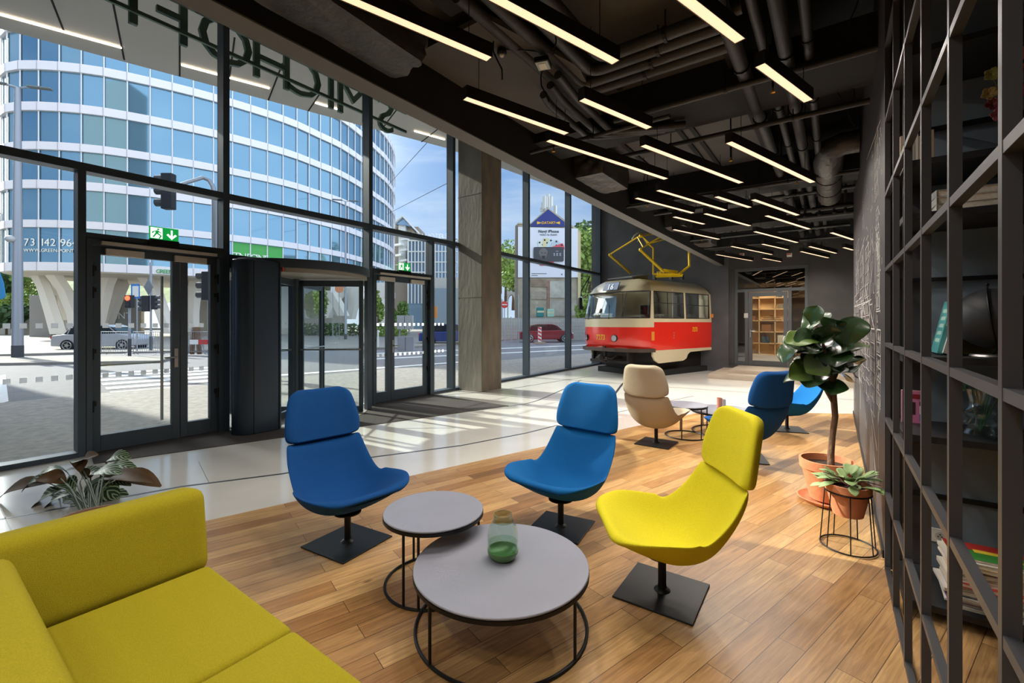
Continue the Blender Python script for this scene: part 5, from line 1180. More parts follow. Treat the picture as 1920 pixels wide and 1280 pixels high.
# ---------------------------------------------------------------- outside: ground, street
M_pave = mat('granite_setts', '98948e', .8, noise=.22, nscale=9, bump=.5, bscale=60); M_asph = mat('asphalt', '747477', .85, noise=.10, nscale=6, bump=.2, bscale=90); M_pave2 = mat('far_pavement', '8d887f', .85, noise=.1, nscale=2)
M_line = mat('road_paint', 'e2e2e0', .7, noise=.06, nscale=8); M_kerb = mat('kerb_stone', '9a958c', .8)
GZ = -.03
n_ = [(-60, -40), (-7.08, -40), (-7.08, 60), (-30, 140), (-160, 140), (-160, -40)]
MB().prism(n_, GZ - .3, GZ - .06).build('ground', M_asph, kind='structure')
near = [onz(-500, 800), onz(0, 752), onz(180, 735), onz(702, 692), onz(836, 682), onz(950, 673), onz(1130, 662)]
poly = [(-7.07, -12), (-7.07, 26)] + [(p.x, p.y) for p in reversed(near[1:])] + [(-13.0, -12)]
poly[2] = (-9.0, 26)
MB().prism(poly, GZ - .06, GZ).build('pavement_near', M_pave, kind='structure')
far = [(-33, -20), (-31.7, 3), (-30.6, 6.2), (-27, 10.5), (-21.5, 17.5), (-21.5, 21), (-24.1, 32.7), (-22, 46), (-160, 140), (-160, -20)]
MB().prism(far, GZ - .06, GZ + .06).build('pavement_far', M_pave2, kind='structure')
# traffic island and kerbs
isl = [onz(-80, 668), onz(-80, 682), onz(300, 676), onz(330, 668)]
MB().prism([(p.x, p.y) for p in isl], GZ - .06, GZ + .04).build('trim_traffic_island', M_pave2, kind='structure')
def road_mark(pts, nm='road_marking'):
    return MB().prism([(p.x, p.y) for p in pts], GZ - .0598, GZ - .052).build(nm, M_line)
rz_ = GZ - .05
def g_(px, py): return onz(px, py, rz_)
cx = thing('zebra_crossing', 'white zebra crossing stripes on the road outside the left double door', 'road marking', g_(300, 718))
for k, (xa_, ya, xb_, yb_, h) in enumerate(((186, 711, 410, 697, 3.2), (190, 718.5, 412, 703, 3.5), (197, 726, 414, 710, 4), (206, 734, 416, 717.5, 4.5), (188, 704.5, 405, 692, 2.6), (190, 699, 400, 687.5, 2.2))):
    q = [g_(xa_, ya), g_(xb_, yb_), g_(xb_ + 2, yb_ + h), g_(xa_ + 4, ya + h)]
    MB().prism([(p.x, p.y) for p in q], rz_ - .0098, rz_ + .001).build('stripe', M_line, cx)
for lab, q in (('broad white stop line at the left edge of the road', [(-60, 770), (-60, 715), (10, 702), (16, 752)]), ('thin white lane line along the road beyond the column', [(700, 672), (1140, 652), (1140, 653), (700, 673.5)]), ('second thin white lane line farther across the road', [(700, 662), (1140, 644.5), (1140, 645.3), (700, 663.2)]), ('long white edge line beside the near kerb', [(440, 708), (940, 672), (940, 673.6), (440, 711)])):
    q2_ = [g_(*p) for p in q]; tag(MB().prism([(p.x, p.y) for p in q2_], rz_ - .0095, rz_ + .0015).build('lane_line', M_line), lab, 'road marking')
# unseen block added off view to shade the near pavement
ob_ = thing('office_block', 'tall plain office block outside the view to the left, shading the near street', 'building', (-33, -15, GZ))
MB().box((-36, -30, GZ), (-30, .1, 34)).build('wall', mat('office_block_wall', '9a958d', .8), ob_)
for k in range(9): MB().box((-30.02, -29, 2.2 + k * 3.5), (-29.97, -.9, 4.0 + k * 3.5)).build('window_band', mat('office_block_glass', '3d4c58', .1, .4), ob_)
# canopy over the pavement
ce = [onz(x_, y_, 6.75) for x_, y_ in ((-160, 6), (0, 49), (409, 163), (680, 236), (836, 277), (985, 317))]
M_can = mat('canopy_panel', 'c8c3ba', .5, noise=.04, nscale=1)
pl = [(-7.08, -8), (-7.08, 26)] 
d = (ce[4] - ce[2]).normalized(); e0 = ce[2] - d * 14; e1 = ce[2] + d * 24
pl = [(-7.10, e0.y), (e0.x, e0.y), (ce[2].x, ce[2].y), (ce[3].x, ce[3].y), (ce[4].x, ce[4].y), (min(-7.3, e1.x), e1.y), (-7.10, e1.y)]
cn = MB().prism(pl, 6.75, 7.3); cn.build('ceiling_canopy', M_can, kind='structure')
mb = MB()
for px in (112, 230, 337): pass
for (a, b) in (((95, -5), (119, 56)), ((210, -5), (233, 112)), ((337, -5), (337, 143)), ((440, 70), (427, 170)), ((530, 118), (503, 188)), ((600, 175), (578, 208)), ((748, 200), (715, 243)), ((836, 230), (790, 266))):
    p = onz(*a, 6.75); q = onz(*b, 6.75); mb.beam(Vector((p.x, p.y, 6.748)), Vector((q.x, q.y, 6.748)), .03, .008)
mb.build('trim_canopy_joint', M_blackmatt, kind='structure')
for i, (a, b) in enumerate((((-20, 22), (228, 90)), ((340, 122), (505, 166)), ((591, 193), (640, 207)), ((777, 246), (834, 262)))):
    p = onz(*a, 6.73); q = onz(*b, 6.73); c = (p + q) / 2; e = thing('canopy_light_strip', 'thin warm light strip recessed under the outdoor canopy, %s of four' % ('leftmost', 'second', 'third', 'rightmost')[i], 'lamp', c, 0, 'canopy light strips')
    MB().beam(p, q, .025, .02).build('diffuser', mat('strip_glow', 'fff0dd', .5, emit='ffe6cc', estr=3.5), e)
# facade lettering seen from behind
M_sign = mat('sign_green_grey', '5c7267', .5, .2); sgn = thing('facade_sign', 'row of large dark letters on two rails outside the upper glass, seen from behind', 'sign', (-7.6, 4, 5.5))
for ch, y in zip('SMÍCHOFF', (6.05, 5.27, 4.80, 4.28, 3.72, 3.03, 2.36, 1.79)):
    text('letter', ch, 1.02, (-7.6, y, 5.48), (0, -1, 0), (0, 0, 1), M_sign, sgn, ext=.03, bold=-.004)
for z in (5.58, 5.98): MB().box((-7.50, .4, z), (-7.46, 6.5, z + .05)).build('rail', M_sign, sgn)
for y in (1.0, 2.6, 4.45, 5.2, 6.2): MB().box((-7.49, y - .02, 5.98), (-7.46, y + .02, 6.75)).build('hanger', M_sign, sgn)

# ---------------------------------------------------------------- curved office building
bo = thing('curved_office_building', 'big curved office building with white bands, blue glass and white slanted legs across the street', 'building', cw(-33, 50))
PL = [(-43.8, 62), (-48.2, 52), (-49.3, 46), (-47.9, 41.9), (-45.4, 40.4), (-42.6, 40.2), (-40.0, 40.6), (-37.5, 41.4), (-33.5, 43.8), (-29.6, 47.0), (-25.7, 51.3), (-23.7, 55.3), (-22.3, 58.5), (-21.3, 63.4), (-20.75, 69), (-20.4, 73.3), (-21.0, 80), (-23, 88)]
def resample(P, step):
    dense = []
    for i in range(len(P) - 1):
        p0 = P[max(i - 1, 0)]; p1 = P[i]; p2 = P[i + 1]; p3 = P[min(i + 2, len(P) - 1)]
        for k in range(12):
            f = k / 12; dense.append(tuple(.5 * (2 * b + (-a + c) * f + (2 * a - 5 * b + 4 * c - d_) * f * f + (-a + 3 * b - 3 * c + d_) * f ** 3) for a, b, c, d_ in zip(p0, p1, p2, p3)))
    dense.append(P[-1]); outp = [Vector(dense[0])]; acc = 0
    for a, b in zip(dense[:-1], dense[1:]):
        a = Vector(a); b = Vector(b); L_ = (b - a).length
        while acc + L_ >= step: t = (step - acc) / L_; a = a + (b - a) * t; outp.append(a.copy()); L_ = (b - a).length; acc = 0
        acc += L_
    return outp
RS = resample(PL, 1.70); inner = None
def offs(P, d_):
    o = []
    for i, p in enumerate(P):
        t = (P[min(i + 1, len(P) - 1)] - P[max(i - 1, 0)]).normalized(); o.append(p + Vector((t.y, -t.x)) * d_)
    return o
OUTB = offs(RS, 0.0); INB = offs(RS, -.25); IN2 = offs(RS, -.9)
def wpt(v, z): return cw(v.x, v.y, z)
M_span = mat('white_spandrel', 'e4e1e6', .35, coat=.2); M_bglass = mat('blue_curtain_glass', '6f95ab', .05, .6, spec=.9); M_soff = mat('building_soffit', 'c9c3b6', .6); M_mul = mat('white_mullion', 'd9dbe0', .4)
bands = [(6.2, 6.97), (10.1, 10.77), (13.6, 14.36), (17.1, 17.8), (20.6, 21.36), (24.28, 25.06), (27.9, 28.7), (31.5, 32.3)]
for k, (z0, z1) in enumerate(bands):
    mb = MB(); mb.grid([[wpt(p, z0) for p in INB], [wpt(p, z0) for p in OUTB], [wpt(p, z1) for p in OUTB], [wpt(p, z1) for p in INB]])
    sp_ = mb.build('spandrel_band', M_span, bo)
    j = MB()
    for p, q in zip(OUTB, offs(RS, .02)): j.beam(wpt(q, z0), wpt(q, z1), .03, .03, up=(1, 0, 0))
    j.build('panel_joint', mat('panel_joint_grey', 'a5a2ab', .6), sp_)
cnt = 0; rest = MB(); cand = []
for k in range(len(bands) - 1):
    z0 = bands[k][1]; z1 = bands[k + 1][0]
    for i in range(len(INB) - 1): cand.append(((INB[i] + INB[i + 1]).length / 2 * 1.0 + (0 if 8 < i < 50 else 40), k, i, z0, z1))
cand.sort(key=lambda c: c[0])
for n0_, (d_, k, i, z0, z1) in enumerate(cand):
    m = MB() if n0_ < 99 else rest; a, b = INB[i], INB[i + 1]; m.add([wpt(a, z0), wpt(b, z0), wpt(b, z1), wpt(a, z1)], [(0, 1, 2, 3)])
    if n0_ < 99: m.build('window_pane', M_bglass, bo)
rest.build('window_pane', M_bglass, bo, kind='stuff')
mb = MB()
for k in range(len(bands) - 1):
    for p in offs(RS, -.17): mb.beam(wpt(p, bands[k][1]), wpt(p, bands[k + 1][0]), .09, .14, up=(1, 0, 0))
mb.build('mullion', M_mul, bo, kind='stuff')
cap_ = [wpt(p, 0) for p in INB]; MB().prism([(p.x, p.y) for p in cap_], 32.3, 32.6).build('roof_slab', M_span, bo)
MB().prism([(p.x, p.y) for p in cap_], 6.1, 6.25).build('soffit', M_soff, bo)
core = [wpt(Vector(v), 0) for v in ((-38, 52), (-34, 50), (-28, 58), (-26, 70), (-34, 74))]; MB().prism([(p.x, p.y) for p in core], 0, 6.1).build('ground_floor_core', mat('core_grey', 'a9a59a', .7), bo)
# window lettering on the second strip
def on_band(px, z, off=.05):
    best = None
    for i in range(len(OUTB) - 1):
        a = 960 + FPX * OUTB[i].x / OUTB[i].y; b = 960 + FPX * OUTB[i + 1].x / OUTB[i + 1].y
        if min(a, b) <= px <= max(a, b) and b > a:
            t = (px - a) / (b - a); p = OUTB[i].lerp(OUTB[i + 1], t)
            if best is None or p.y < best[0].y: best = (p, (OUTB[i + 1] - OUTB[i]).normalized())
    p, tg = best; p = p + Vector((tg.y, -tg.x)) * off
    return wpt(p, z), (RT * tg.x + FW * tg.y).normalized()
def bandtext(s_, size, px0, z, m, off=.05, bold=0.0, spacing=1.0, nm='window_lettering'):
    x = px0
    for ch in s_:
        if ch == ' ': x += size * 8; continue
        me = text_mesh(ch, size, .02, bold, 'LEFT'); wd = max((v.co.x for v in me.vertices), default=.3); bpy.data.meshes.remove(me)
        p, tg = on_band(x, z, off); pz = (p.x * FW.x + p.y * FW.y); text(nm, ch, size, p, tg, (0, 0, 1), m, bo, ext=.02, bold=bold, align='LEFT')
        x += (wd + size * .12) * spacing * FPX / pz * max(.35, abs(tg.dot(RT)))
M_wl = mat('white_letters', 'eef2ee', .6)
bandtext('73 142 964', .95, 40, 8.45, M_wl, -.2); bandtext('WWW.GREEN-POINT.CZ', .42, 40, 7.9, M_wl, -.2)
mb = MB()
for i in range(len(INB) - 1):
    a = 960 + FPX * INB[i].x / INB[i].y
    if 415 < a < 505: p, q = offs(RS, -.22)[i], offs(RS, -.22)[i + 1]; mb.add([wpt(p, 7.0), wpt(q, 7.0), wpt(q, 10.05), wpt(p, 10.05)], [(0, 1, 2, 3)])
mb.build('green_window_film', mat('green_film', '47a84c', .5), bo)
bandtext('EEN-POINT', .95, 434, 8.3, M_wl, -.16)
bandtext('Vaše', .8, 626, 8.3, M_wl, -.16); bandtext('iers', .95, 342, 8.0, mat('grey_letters', '6f8288', .5), -.2)
bandtext('GREEN P', .55, 292, 6.3, mat('green_letters', '3fa35a', .5), .05)
# slanted legs
M_leg = mat('white_leg', 'e2ddd4', .5)
def leg(pts, ws, Z, th=1.0):
    P = [at(px, py, Z + dz) for px, py, dz in pts]; mb = MB(); rows = []
    for p, w_ in zip(P, ws):
        hw = w_ / 2; rows.append([p - RT * hw, p - RT * hw * .5 - FW * th * .45, p + RT * hw * .5 - FW * th * .45, p + RT * hw, p + RT * hw * .5 + FW * th * .45, p - RT * hw * .5 + FW * th * .45, p - RT * hw])
    mb.grid(rows); mb.build('leg', M_leg, bo, smooth=True)
leg([(70, 512, 0), (84, 540, 0), (98, 585, 0), (110, 626, 0)], (1.6, 1.35, 1.5, 1.7), 44)
leg([(100, 514, -1), (122, 545, 0), (140, 590, 0), (145, 628, 0)], (1.8, 1.6, 1.5, 1.5), 44.5)
leg([(90, 516, 2), (100, 540, 2), (112, 565, 2), (118, 600, 1.4)], (1.2, 1.2, 1.5, 1.6), 46)
leg([(205, 512, 0), (198, 535, 0), (190, 575, 0), (180, 622, 0)], (2.2, 1.8, 1.6, 1.5), 46)
leg([(215, 512, 1), (228, 535, 1), (215, 570, 1), (200, 610, 1)], (2.0, 1.7, 1.5, 1.5), 47)
leg([(268, 514, 0), (290, 545, 0), (305, 585, 0), (318, 625, 0)], (1.8, 1.7, 1.6, 1.5), 46)
leg([(372, 516, 0), (364, 545, 0), (362, 585, 0), (362, 622, 0)], (1.8, 1.6, 1.4, 1.4), 49)
leg([(596, 552, 0), (616, 545, -.5), (632, 570, 0), (642, 592, 0)], (1.5, 2.0, 1.8, 1.8), 56)
leg([(640, 540, 0), (628, 560, 0), (618, 580, 0), (612, 596, 0)], (2.6, 1.8, 1.6, 1.5), 56)
leg([(672, 538, 0), (664, 560, 0), (660, 580, 0), (656, 598, 0)], (3.6, 2.4, 1.6, 1.6), 60)
leg([(716, 530, 0), (708, 550, 0), (700, 575, 0), (696, 600, 0)], (3.0, 2.4, 1.8, 1.4), 62)
# entrance wall with name under the building
ew = thing('entrance_wall', 'grey angled wall under the curved building with a white company name', 'wall', at(215, 600, 47))
a_, b_2 = at(140, 570, 46.5), at(258, 560, 50)
MB().extr([Vector((a_.x, a_.y, 0)), Vector((b_2.x, b_2.y, 0)), Vector((b_2.x, b_2.y, 4.4)), Vector((a_.x, a_.y, 4.0))], FW * .5).build('wall_panel', mat('grey_cladding', '8d8a86', .7), ew)
dd = (Vector((b_2.x, b_2.y, 0)) - Vector((a_.x, a_.y, 0))).normalized()
def on_wall(px, z):
    d_ = ray(px, 605); n2 = Vector((dd.y, -dd.x, 0)); p0 = Vector((a_.x, a_.y, 0)); t = p0.dot(n2) / d_.dot(n2); return Vector((d_.x * t, d_.y * t, z)) - FW * .06
for tx, px, m_ in (('GREE', 146, M_wl), ('N P', 181, M_wl), ('O', 204, mat('green_letters', '3fa35a', .5)), ('INT', 217, M_wl)): text('lettering', tx, 1.0, on_wall(px, 1.95), dd, (0, 0, 1), m_, ew, ext=.02, align='LEFT', sx=.82)
gw = at(55, 570, 47); gw2 = at(96, 570, 47); MB().extr([Vector((gw.x, gw.y, 0)), Vector((gw2.x, gw2.y, 0)), Vector((gw2.x, gw2.y, 4.4)), Vector((gw.x, gw.y, 4.4))], FW * .5).build('wall_panel', mat('grey_cladding', '8d8a86', .7), ew)

# ---------------------------------------------------------------- trees and hedges
M_fol = [mat('foliage_%d' % i, c, .7, noise=.35, nscale=2) for i, c in enumerate(('5f7d34', '7d9440', '47602c', '8ea157', '3a5530'))]
M_trunk = mat('tree_trunk', '5d4c3d', .9, noise=.2)
def foliage(mb, c, rad, n, sz, rnd):
    for _ in range(n):
        while True:
            v = Vector((rnd.uniform(-1, 1), rnd.uniform(-1, 1), rnd.uniform(-1, 1)))
            if .35 < v.length < 1: break
        p = Vector(c) + Vector((v.x * rad[0], v.y * rad[1], v.z * rad[2])); a = Vector((rnd.gauss(0, 1), rnd.gauss(0, 1), rnd.gauss(0, 1))).normalized(); b = a.orthogonal().normalized(); s_ = sz * rnd.uniform(.6, 1.3)
        mb.add([p - a * s_ * .5, p + b * s_ * .35, p + a * s_ * .5, p - b * s_ * .35], [(0, 1, 2, 3)])
def tree(lab, px, Z, base_z, top_z, wr, mi_, n=900, sz=.6, nm='tree', lobes=5, grp=None):
    rnd = random.Random(int(px * 7 + Z)); p = at(px, 605, Z); p.z = base_z; e = thing(nm, lab, 'tree', p, 0, grp)
    h = top_z - base_z; MB().tube([p, p + Vector((.1, 0, h * .4)), p + Vector((0, .1, h * .7))], [h * .03, h * .022, h * .01], 8).build('trunk', M_trunk, e)
    mb = MB()
    for k in range(lobes):
        c = p + Vector((rnd.uniform(-.5, .5) * wr, rnd.uniform(-.5, .5) * wr, h * rnd.uniform(.45, .8))); foliage(mb, c, (wr * .6, wr * .6, h * .24), n // lobes, sz, rnd)
    mb.build('crown', M_fol[mi_], e)
hill = thing('green_hillside', 'green wooded hillside behind the street at the far left', 'hill', cw(-110, 100)); 
mb = MB(); rows = []; rnd = random.Random(2)
for j in range(8):
    rows.append([cw(-170 + i * 8, 80 + j * 14, max(-.2, (j * 4.4) * (1 - max(0, (i - 12)) * .09) + rnd.uniform(-.8, .8))) for i in range(13)])
mb.grid(rows); mb.build('slope', mat('hill_green', '6d7a45', .9, noise=.4, nscale=.3), hill, smooth=True)
for k, (px, Z, b, t, wr, mi_) in enumerate(((-30, 80, 2, 22, 7, 0), (4, 84, 2, 21, 5, 1), (14, 76, 1, 13, 4, 3), (-12, 70, 0, 12, 4, 0), (20, 90, 6, 24, 6, 2), (-40, 60, 0, 9, 3, 4), (30, 62, 0, 6, 2.5, 1), (12, 55, 0, 4.2, 2.2, 4))):
    tree('leafy hillside tree left of the curved building, %s' % ('tall one at the frame edge', 'tall yellow-green one', 'bright one beside the lamp post', 'low one at the edge', 'farthest dark one', 'dark low one', 'small bright one behind the grey wall', 'dark bush near the blue banner')[k], px, Z, b, t, wr, mi_, 1100, .9)
for k, (px, Z, b, t, wr, mi_) in enumerate(((948, 95, 6, 17, 5, 3), (938, 100, 8, 20, 5, 0), (962, 90, 4, 15, 4, 1), (1098, 72, 0, 18, 3.4, 4), (1106, 64, 0, 15, 2.4, 1), (1090, 75, 6, 19.5, 3.0, 2), (1108, 42, -.2, 4.2, 1.6, 1))):
    tree('green tree beyond the street, %s' % ('pale one above the bridge arch', 'one behind the no-entry sign', 'one left of the poster house', 'dark one right of the poster house', 'bright one beside the tram mirror', 'far round one right of the poster house', 'low bush beside the tram front')[k], px, Z, b, t, wr, mi_, 1000, .7)
for k, (px, Z, t) in enumerate(((708, 52, 5.2), (735, 58, 3.6), (757, 60, 4.6), (600, 50, 7), (606, 58, 6))):
    tree('young street tree in the planting strip, %s' % ('left one in the right door pane', 'second one in the right door pane', 'one before the hotel tower', 'one left of the slanted legs', 'one behind the left leg')[k], px, Z, 0, t, .8, (1, 0, 0, 3, 1)[k], 500, .4)
def hedge(lab, pa, pb, w_, h_, mi_, n=500):
    e = thing('hedge', lab, 'hedge', pa); rnd = random.Random(int(pa.x * 10)); mb = MB(); d = pb - pa
    for k in range(n): 
        p = pa + d * rnd.random() + Vector((rnd.uniform(-w_, w_), rnd.uniform(-w_, w_), rnd.uniform(0, h_))); foliage(mb, p, (.05, .05, .05), 1, .3, rnd)
    mb.build('leaves', M_fol[mi_], e); return e
hedge('low dark green hedge below the slanted legs', cw(-25, 52, .1), cw(-14.5, 50, .1), .9, 1.3, 2, 1500)
hedge('low planting strip with yellow flowers seen in the right door', cw(-14.3, 47, .1), cw(-12, 50, .1), .8, .9, 1, 500)
hedge('clipped hedge rows climbing the hill at the left edge', cw(-62, 56, 3.6), cw(-50, 56, 3.6), .8, 1.8, 0, 900)

# ---------------------------------------------------------------- low hill road retaining walls at left
MB().extr([cw(-70, 58, 0), cw(-48, 58, 0), cw(-48, 58, 3.0), cw(-70, 58, 3.4)], FW * .5).build('wall_retaining', mat('retaining_stone', 'b1aa9b', .8), kind='structure')
# ---------------------------------------------------------------- hotel
ho = thing('hotel_building', 'beige hotel tower with gabled glass top and long glass wing carrying white roof letters', 'building', cw(-25, 110))
ZH = 110
def hp(px, py, Z=ZH): return at(700 + px / 7.1125, 380 + py / 7.1125, Z)
M_hb = mat('hotel_beige', 'ad9f8c', .8); M_hb2 = mat('hotel_beige_dark', '8d8173', .8); M_hg = mat('hotel_glass', '7f9db8', .12, .4); M_hw = mat('hotel_white', 'd9dad6', .5)
def hblock(x0, x1, ytop, m, Z, depth, nm):
    a = hp(x0, 700, Z); b = hp(x1, 700, Z); zt = hp(0, ytop, Z).z; MB().extr([Vector((a.x, a.y, 0)), Vector((b.x, b.y, 0)), Vector((b.x, b.y, zt)), Vector((a.x, a.y, zt))], FW * depth).build(nm, m, ho)
hblock(190, 335, 285, M_hb, 112, 20, 'wall'); hblock(430, 520, 300, M_hb, 111, 20, 'wall'); hblock(520, 598, 320, M_hb2, 118, 20, 'wall'); hblock(330, 432, 380, M_hg, 110, 5, 'stair_glass'); hblock(335, 430, 290, M_hw, 109.5, 3, 'bay'); hblock(0, 200, 350, M_hw, 150, 10, 'rear_block')
g1 = [hp(250, 280, 108), hp(385, 160, 108), hp(520, 305, 108), hp(520, 330, 108), hp(385, 185, 108), hp(250, 295, 108)]; MB().extr(g1, FW * 8).build('gable_roof', M_hw, ho)
MB().extr([hp(275, 285, 109), hp(385, 195, 109), hp(500, 320, 109), hp(430, 300, 109), hp(330, 290, 109)], FW * 2).build('gable_glass', M_hg, ho)
for k in range(7): p = hp(345 + (k % 2) * 70, 420 + k * 70, 109.2); MB().cbox(p, (2.5, 1, .5), 0).build('balcony_band', M_hw, ho)
hblock(460, 1120, 505, M_hg, 104, 14, 'glass_wing'); hblock(600, 1120, 478, mat('roof_plant_grey', '8a8f86', .8), 112, 4, 'roof_plant')
mb = MB()
for k in range(15): a = hp(465 + k * 45, 505, 103.8); mb.beam(Vector((a.x, a.y, 6)), a, .22, .22, up=(1, 0, 0))
for z in (505, 650, 790, 925): mb.beam(hp(460, z, 103.8), hp(1120, z, 103.8), .25, .25)
mb.build('curtain_grid', M_hw, ho)
text('roof_letter_sign', 'NH HOTELS', 1.6, hp(765, 478, 103), RT, (0, 0, 1), mat('hotel_letters', 'f4f5f8', .5), ho, ext=.15, sx=.92)
hblock(780, 1200, 1000, mat('hotel_plinth', 'b5b2ad', .7), 100, 8, 'lower_wing'); hblock(780, 1200, 1140, mat('hotel_blueglass', '7d8d99', .3), 99, 4, 'ground_glazing')
hblock(200, 460, 830, M_hb2, 106, 10, 'wall')
tag(MB().extr([cw(-8, 70, 0), cw(-1.5, 70, 0), cw(-1.5, 70, 5.2), cw(-8, 70, 5.2)], FW * 6).build('pale_low_building', mat('pale_low', 'b9bcc0', .7)), 'pale low building behind the no-entry sign', 'building')
br_ = thing('arched_bridge', 'pale stone bridge with an arch behind the no-entry sign', 'bridge', at(958, 575, 85))
def ap(px, py, Z=85): return at(px, py, Z)
ptsA = [ap(951, 545), ap(968, 548), ap(968, 626), ap(966, 626)] + [ap(959 + 6 * math.cos(a), 566 - 14 * math.sin(a)) for a in [math.radians(v) for v in range(0, 181, 20)]] + [ap(953, 626), ap(951, 626)]
MB().extr(ptsA, FW * 3).build('arch_wall', mat('bridge_stone', 'a9a294', .8, noise=.1), br_)
# ---------------------------------------------------------------- poster house
hs = thing('poster_house', 'old gabled house whose end wall carries a huge advertising banner', 'house', at(1025, 600, 46)); ZB = 46
M_oldw = mat('old_render', 'a59a86', .9, noise=.18, nscale=1.2)
def bp_(px, py, Z=ZB): return at(980 + px / 5.12, 350 + py / 5.12, Z)
def bg_(px, Z=ZB):
    v = bp_(px, 1270, Z); v.z = GZ; return v
wallp = [bg_(560), bp_(558, 430), bp_(470, 365), bp_(248, 205), bp_(78, 350), bp_(-40, 355), bp_(-70, 380), bg_(-70)]
MB().extr(wallp, FW * 12).build('gable_wall', M_oldw, hs)
MB().extr([bp_(-70, 375, 45.9), bp_(-45, 345, 45.9), bp_(75, 350, 45.9), bp_(245, 200, 45.9), bp_(400, 325, 45.9), bp_(475, 370, 45.9), bp_(560, 430, 45.9), bp_(555, 445, 45.9), bp_(470, 385, 45.9), bp_(395, 335, 45.9), bp_(245, 215, 45.9), bp_(78, 360, 45.9), bp_(-45, 357, 45.9)], FW * .3).build('cornice', mat('old_cornice', 'b3a98c', .8), hs)
MB().extr([bp_(530, 430, 45.85), bp_(556, 440, 45.85), bg_(556, 45.85), bg_(530, 45.85)], FW * .2).build('corner_strip', mat('old_strip', 'c9b98a', .8), hs)
MB().extr([bp_(-72, 375, 45.9), bp_(-45, 372, 45.9), bg_(-45, 45.9), bg_(-72, 45.9)], FW * .2).build('corner_strip', mat('old_strip_dark', '7d7464', .8), hs)
bnn = thing('advertising_banner', 'huge banner with blue gable top and dark telephone picture on the house wall', 'banner', bp_(240, 600))
Z1 = 45.8
MB().extr([bp_(-45, 385, Z1), bp_(530, 400, Z1), bp_(530, 870, Z1), bp_(-45, 870, Z1)], FW * .08).build('white_sheet', mat('banner_white', 'dcdde2', .6), bnn)
MB().extr([bp_(78, 360, Z1 - .02), bp_(245, 215, Z1 - .02), bp_(400, 335, Z1 - .02), bp_(404, 382, Z1 - .02), bp_(78, 382, Z1 - .02)], FW * .1).build('blue_field', mat('banner_blue', '29347a', .6), bnn)
M_or = mat('banner_orange', 'edb63a', .6)
text('lettering', 'DATART', .36, bp_(248, 357, Z1 - .06), RT, (0, 0, 1), M_or, bnn, ext=.02, bold=.006, sx=1.0)
MB().extr([bp_(138, 332, Z1 - .05), bp_(186, 346, Z1 - .05), bp_(138, 360, Z1 - .05)], FW * .02).build('arrow', M_or, bnn); MB().extr([bp_(358, 332, Z1 - .05), bp_(312, 346, Z1 - .05), bp_(358, 360, Z1 - .05)], FW * .02).build('arrow', M_or, bnn)
M_bk = mat('banner_black', '22242a', .6)
text('lettering', 'Nový iPhone', .40, bp_(249, 440, Z1 - .04), RT, (0, 0, 1), M_bk, bnn, ext=.01, bold=.006, sx=1.0); text('lettering', 'máte na dosah', .30, bp_(249, 468, Z1 - .04), RT, (0, 0, 1), mat('banner_grey', '70737a', .6), bnn, ext=.01)
def rrect(cx_, cy_, w_, h_, ang, Z, r_=12):
    pts = []
    for sx, sy, a0 in ((1, 1, 0), (-1, 1, 90), (-1, -1, 180), (1, -1, 270)):
        for k in range(5):
            a = math.radians(a0 + k * 22.5); x = sx * (w_ / 2 - r_) + r_ * math.cos(a); y = sy * (h_ / 2 - r_) + r_ * math.sin(a); c, s_ = math.cos(ang), math.sin(ang); pts.append(bp_(cx_ + x * c - y * s_, cy_ - (x * s_ + y * c), Z))
    return pts
for k, (x, y, ang, cc) in enumerate(((185, 580, 1.75, 'd7dfd2'), (222, 560, 1.5, 'd9cc9a'), (262, 565, 1.1, 'c2d5d6'), (300, 570, .8, 'b9c6cf'), (335, 590, .35, 'd0505a'))):
    ph = MB().extr(rrect(x, y, 130, 62, ang, Z1 - .05 - .012 * k), FW * .01).build('phone_back', mat('phone_' + cc, cc, .5), bnn)
    for j, (ox, oy_) in enumerate(((48, 14), (22, -12))):
        c, s_ = math.cos(ang), math.sin(ang); X_, Y_ = x + ox * c - oy_ * s_, y - (ox * s_ + oy_ * c); MB().extr([bp_(X_ + 9 * math.cos(a), Y_ - 9 * math.sin(a), Z1 - .055 - .012 * k) for a in [2 * PI * q / 14 for q in range(14)]], FW * .004).build('camera_ring', M_bk, ph)
MB().extr(rrect(230, 735, 140, 40, .05, Z1 - .05, 10), FW * .01).build('phone_back', mat('phone_red', 'c9525a', .5), bnn)
ph = MB().extr(rrect(250, 648, 290, 140, 0, Z1 - .13, 16), FW * .02).build('phone_front', mat('phone_dark', '30343a', .35), bnn)
MB().extr([bp_(200 + 44 * math.cos(a) * (1 if math.sin(a) > 0 else .8), 640 - 52 * math.sin(a), Z1 - .14) for a in [2 * PI * q / 20 for q in range(20)]], FW * .004).build('grey_portrait_shape', mat('portrait_grey', '6a6764', .7), ph)
mb = MB(); mb.extr([bp_(175, 628, Z1 - .146), bp_(193, 634, Z1 - .146), bp_(193, 640, Z1 - .146), bp_(175, 634, Z1 - .146)], FW * .003); mb.extr([bp_(225, 628, Z1 - .146), bp_(207, 634, Z1 - .146), bp_(207, 640, Z1 - .146), bp_(225, 634, Z1 - .146)], FW * .003); mb.extr([bp_(180, 662, Z1 - .146), bp_(220, 662, Z1 - .146), bp_(212, 690, Z1 - .146), bp_(188, 690, Z1 - .146)], FW * .003); mb.build('portrait_shadows', mat('portrait_dark', '33302e', .7), ph)
text('lettering', 'S E E', .40, bp_(333, 662, Z1 - .145), RT, (0, 0, 1), mat('banner_pale', 'c9ccd2', .6), ph, ext=.004)
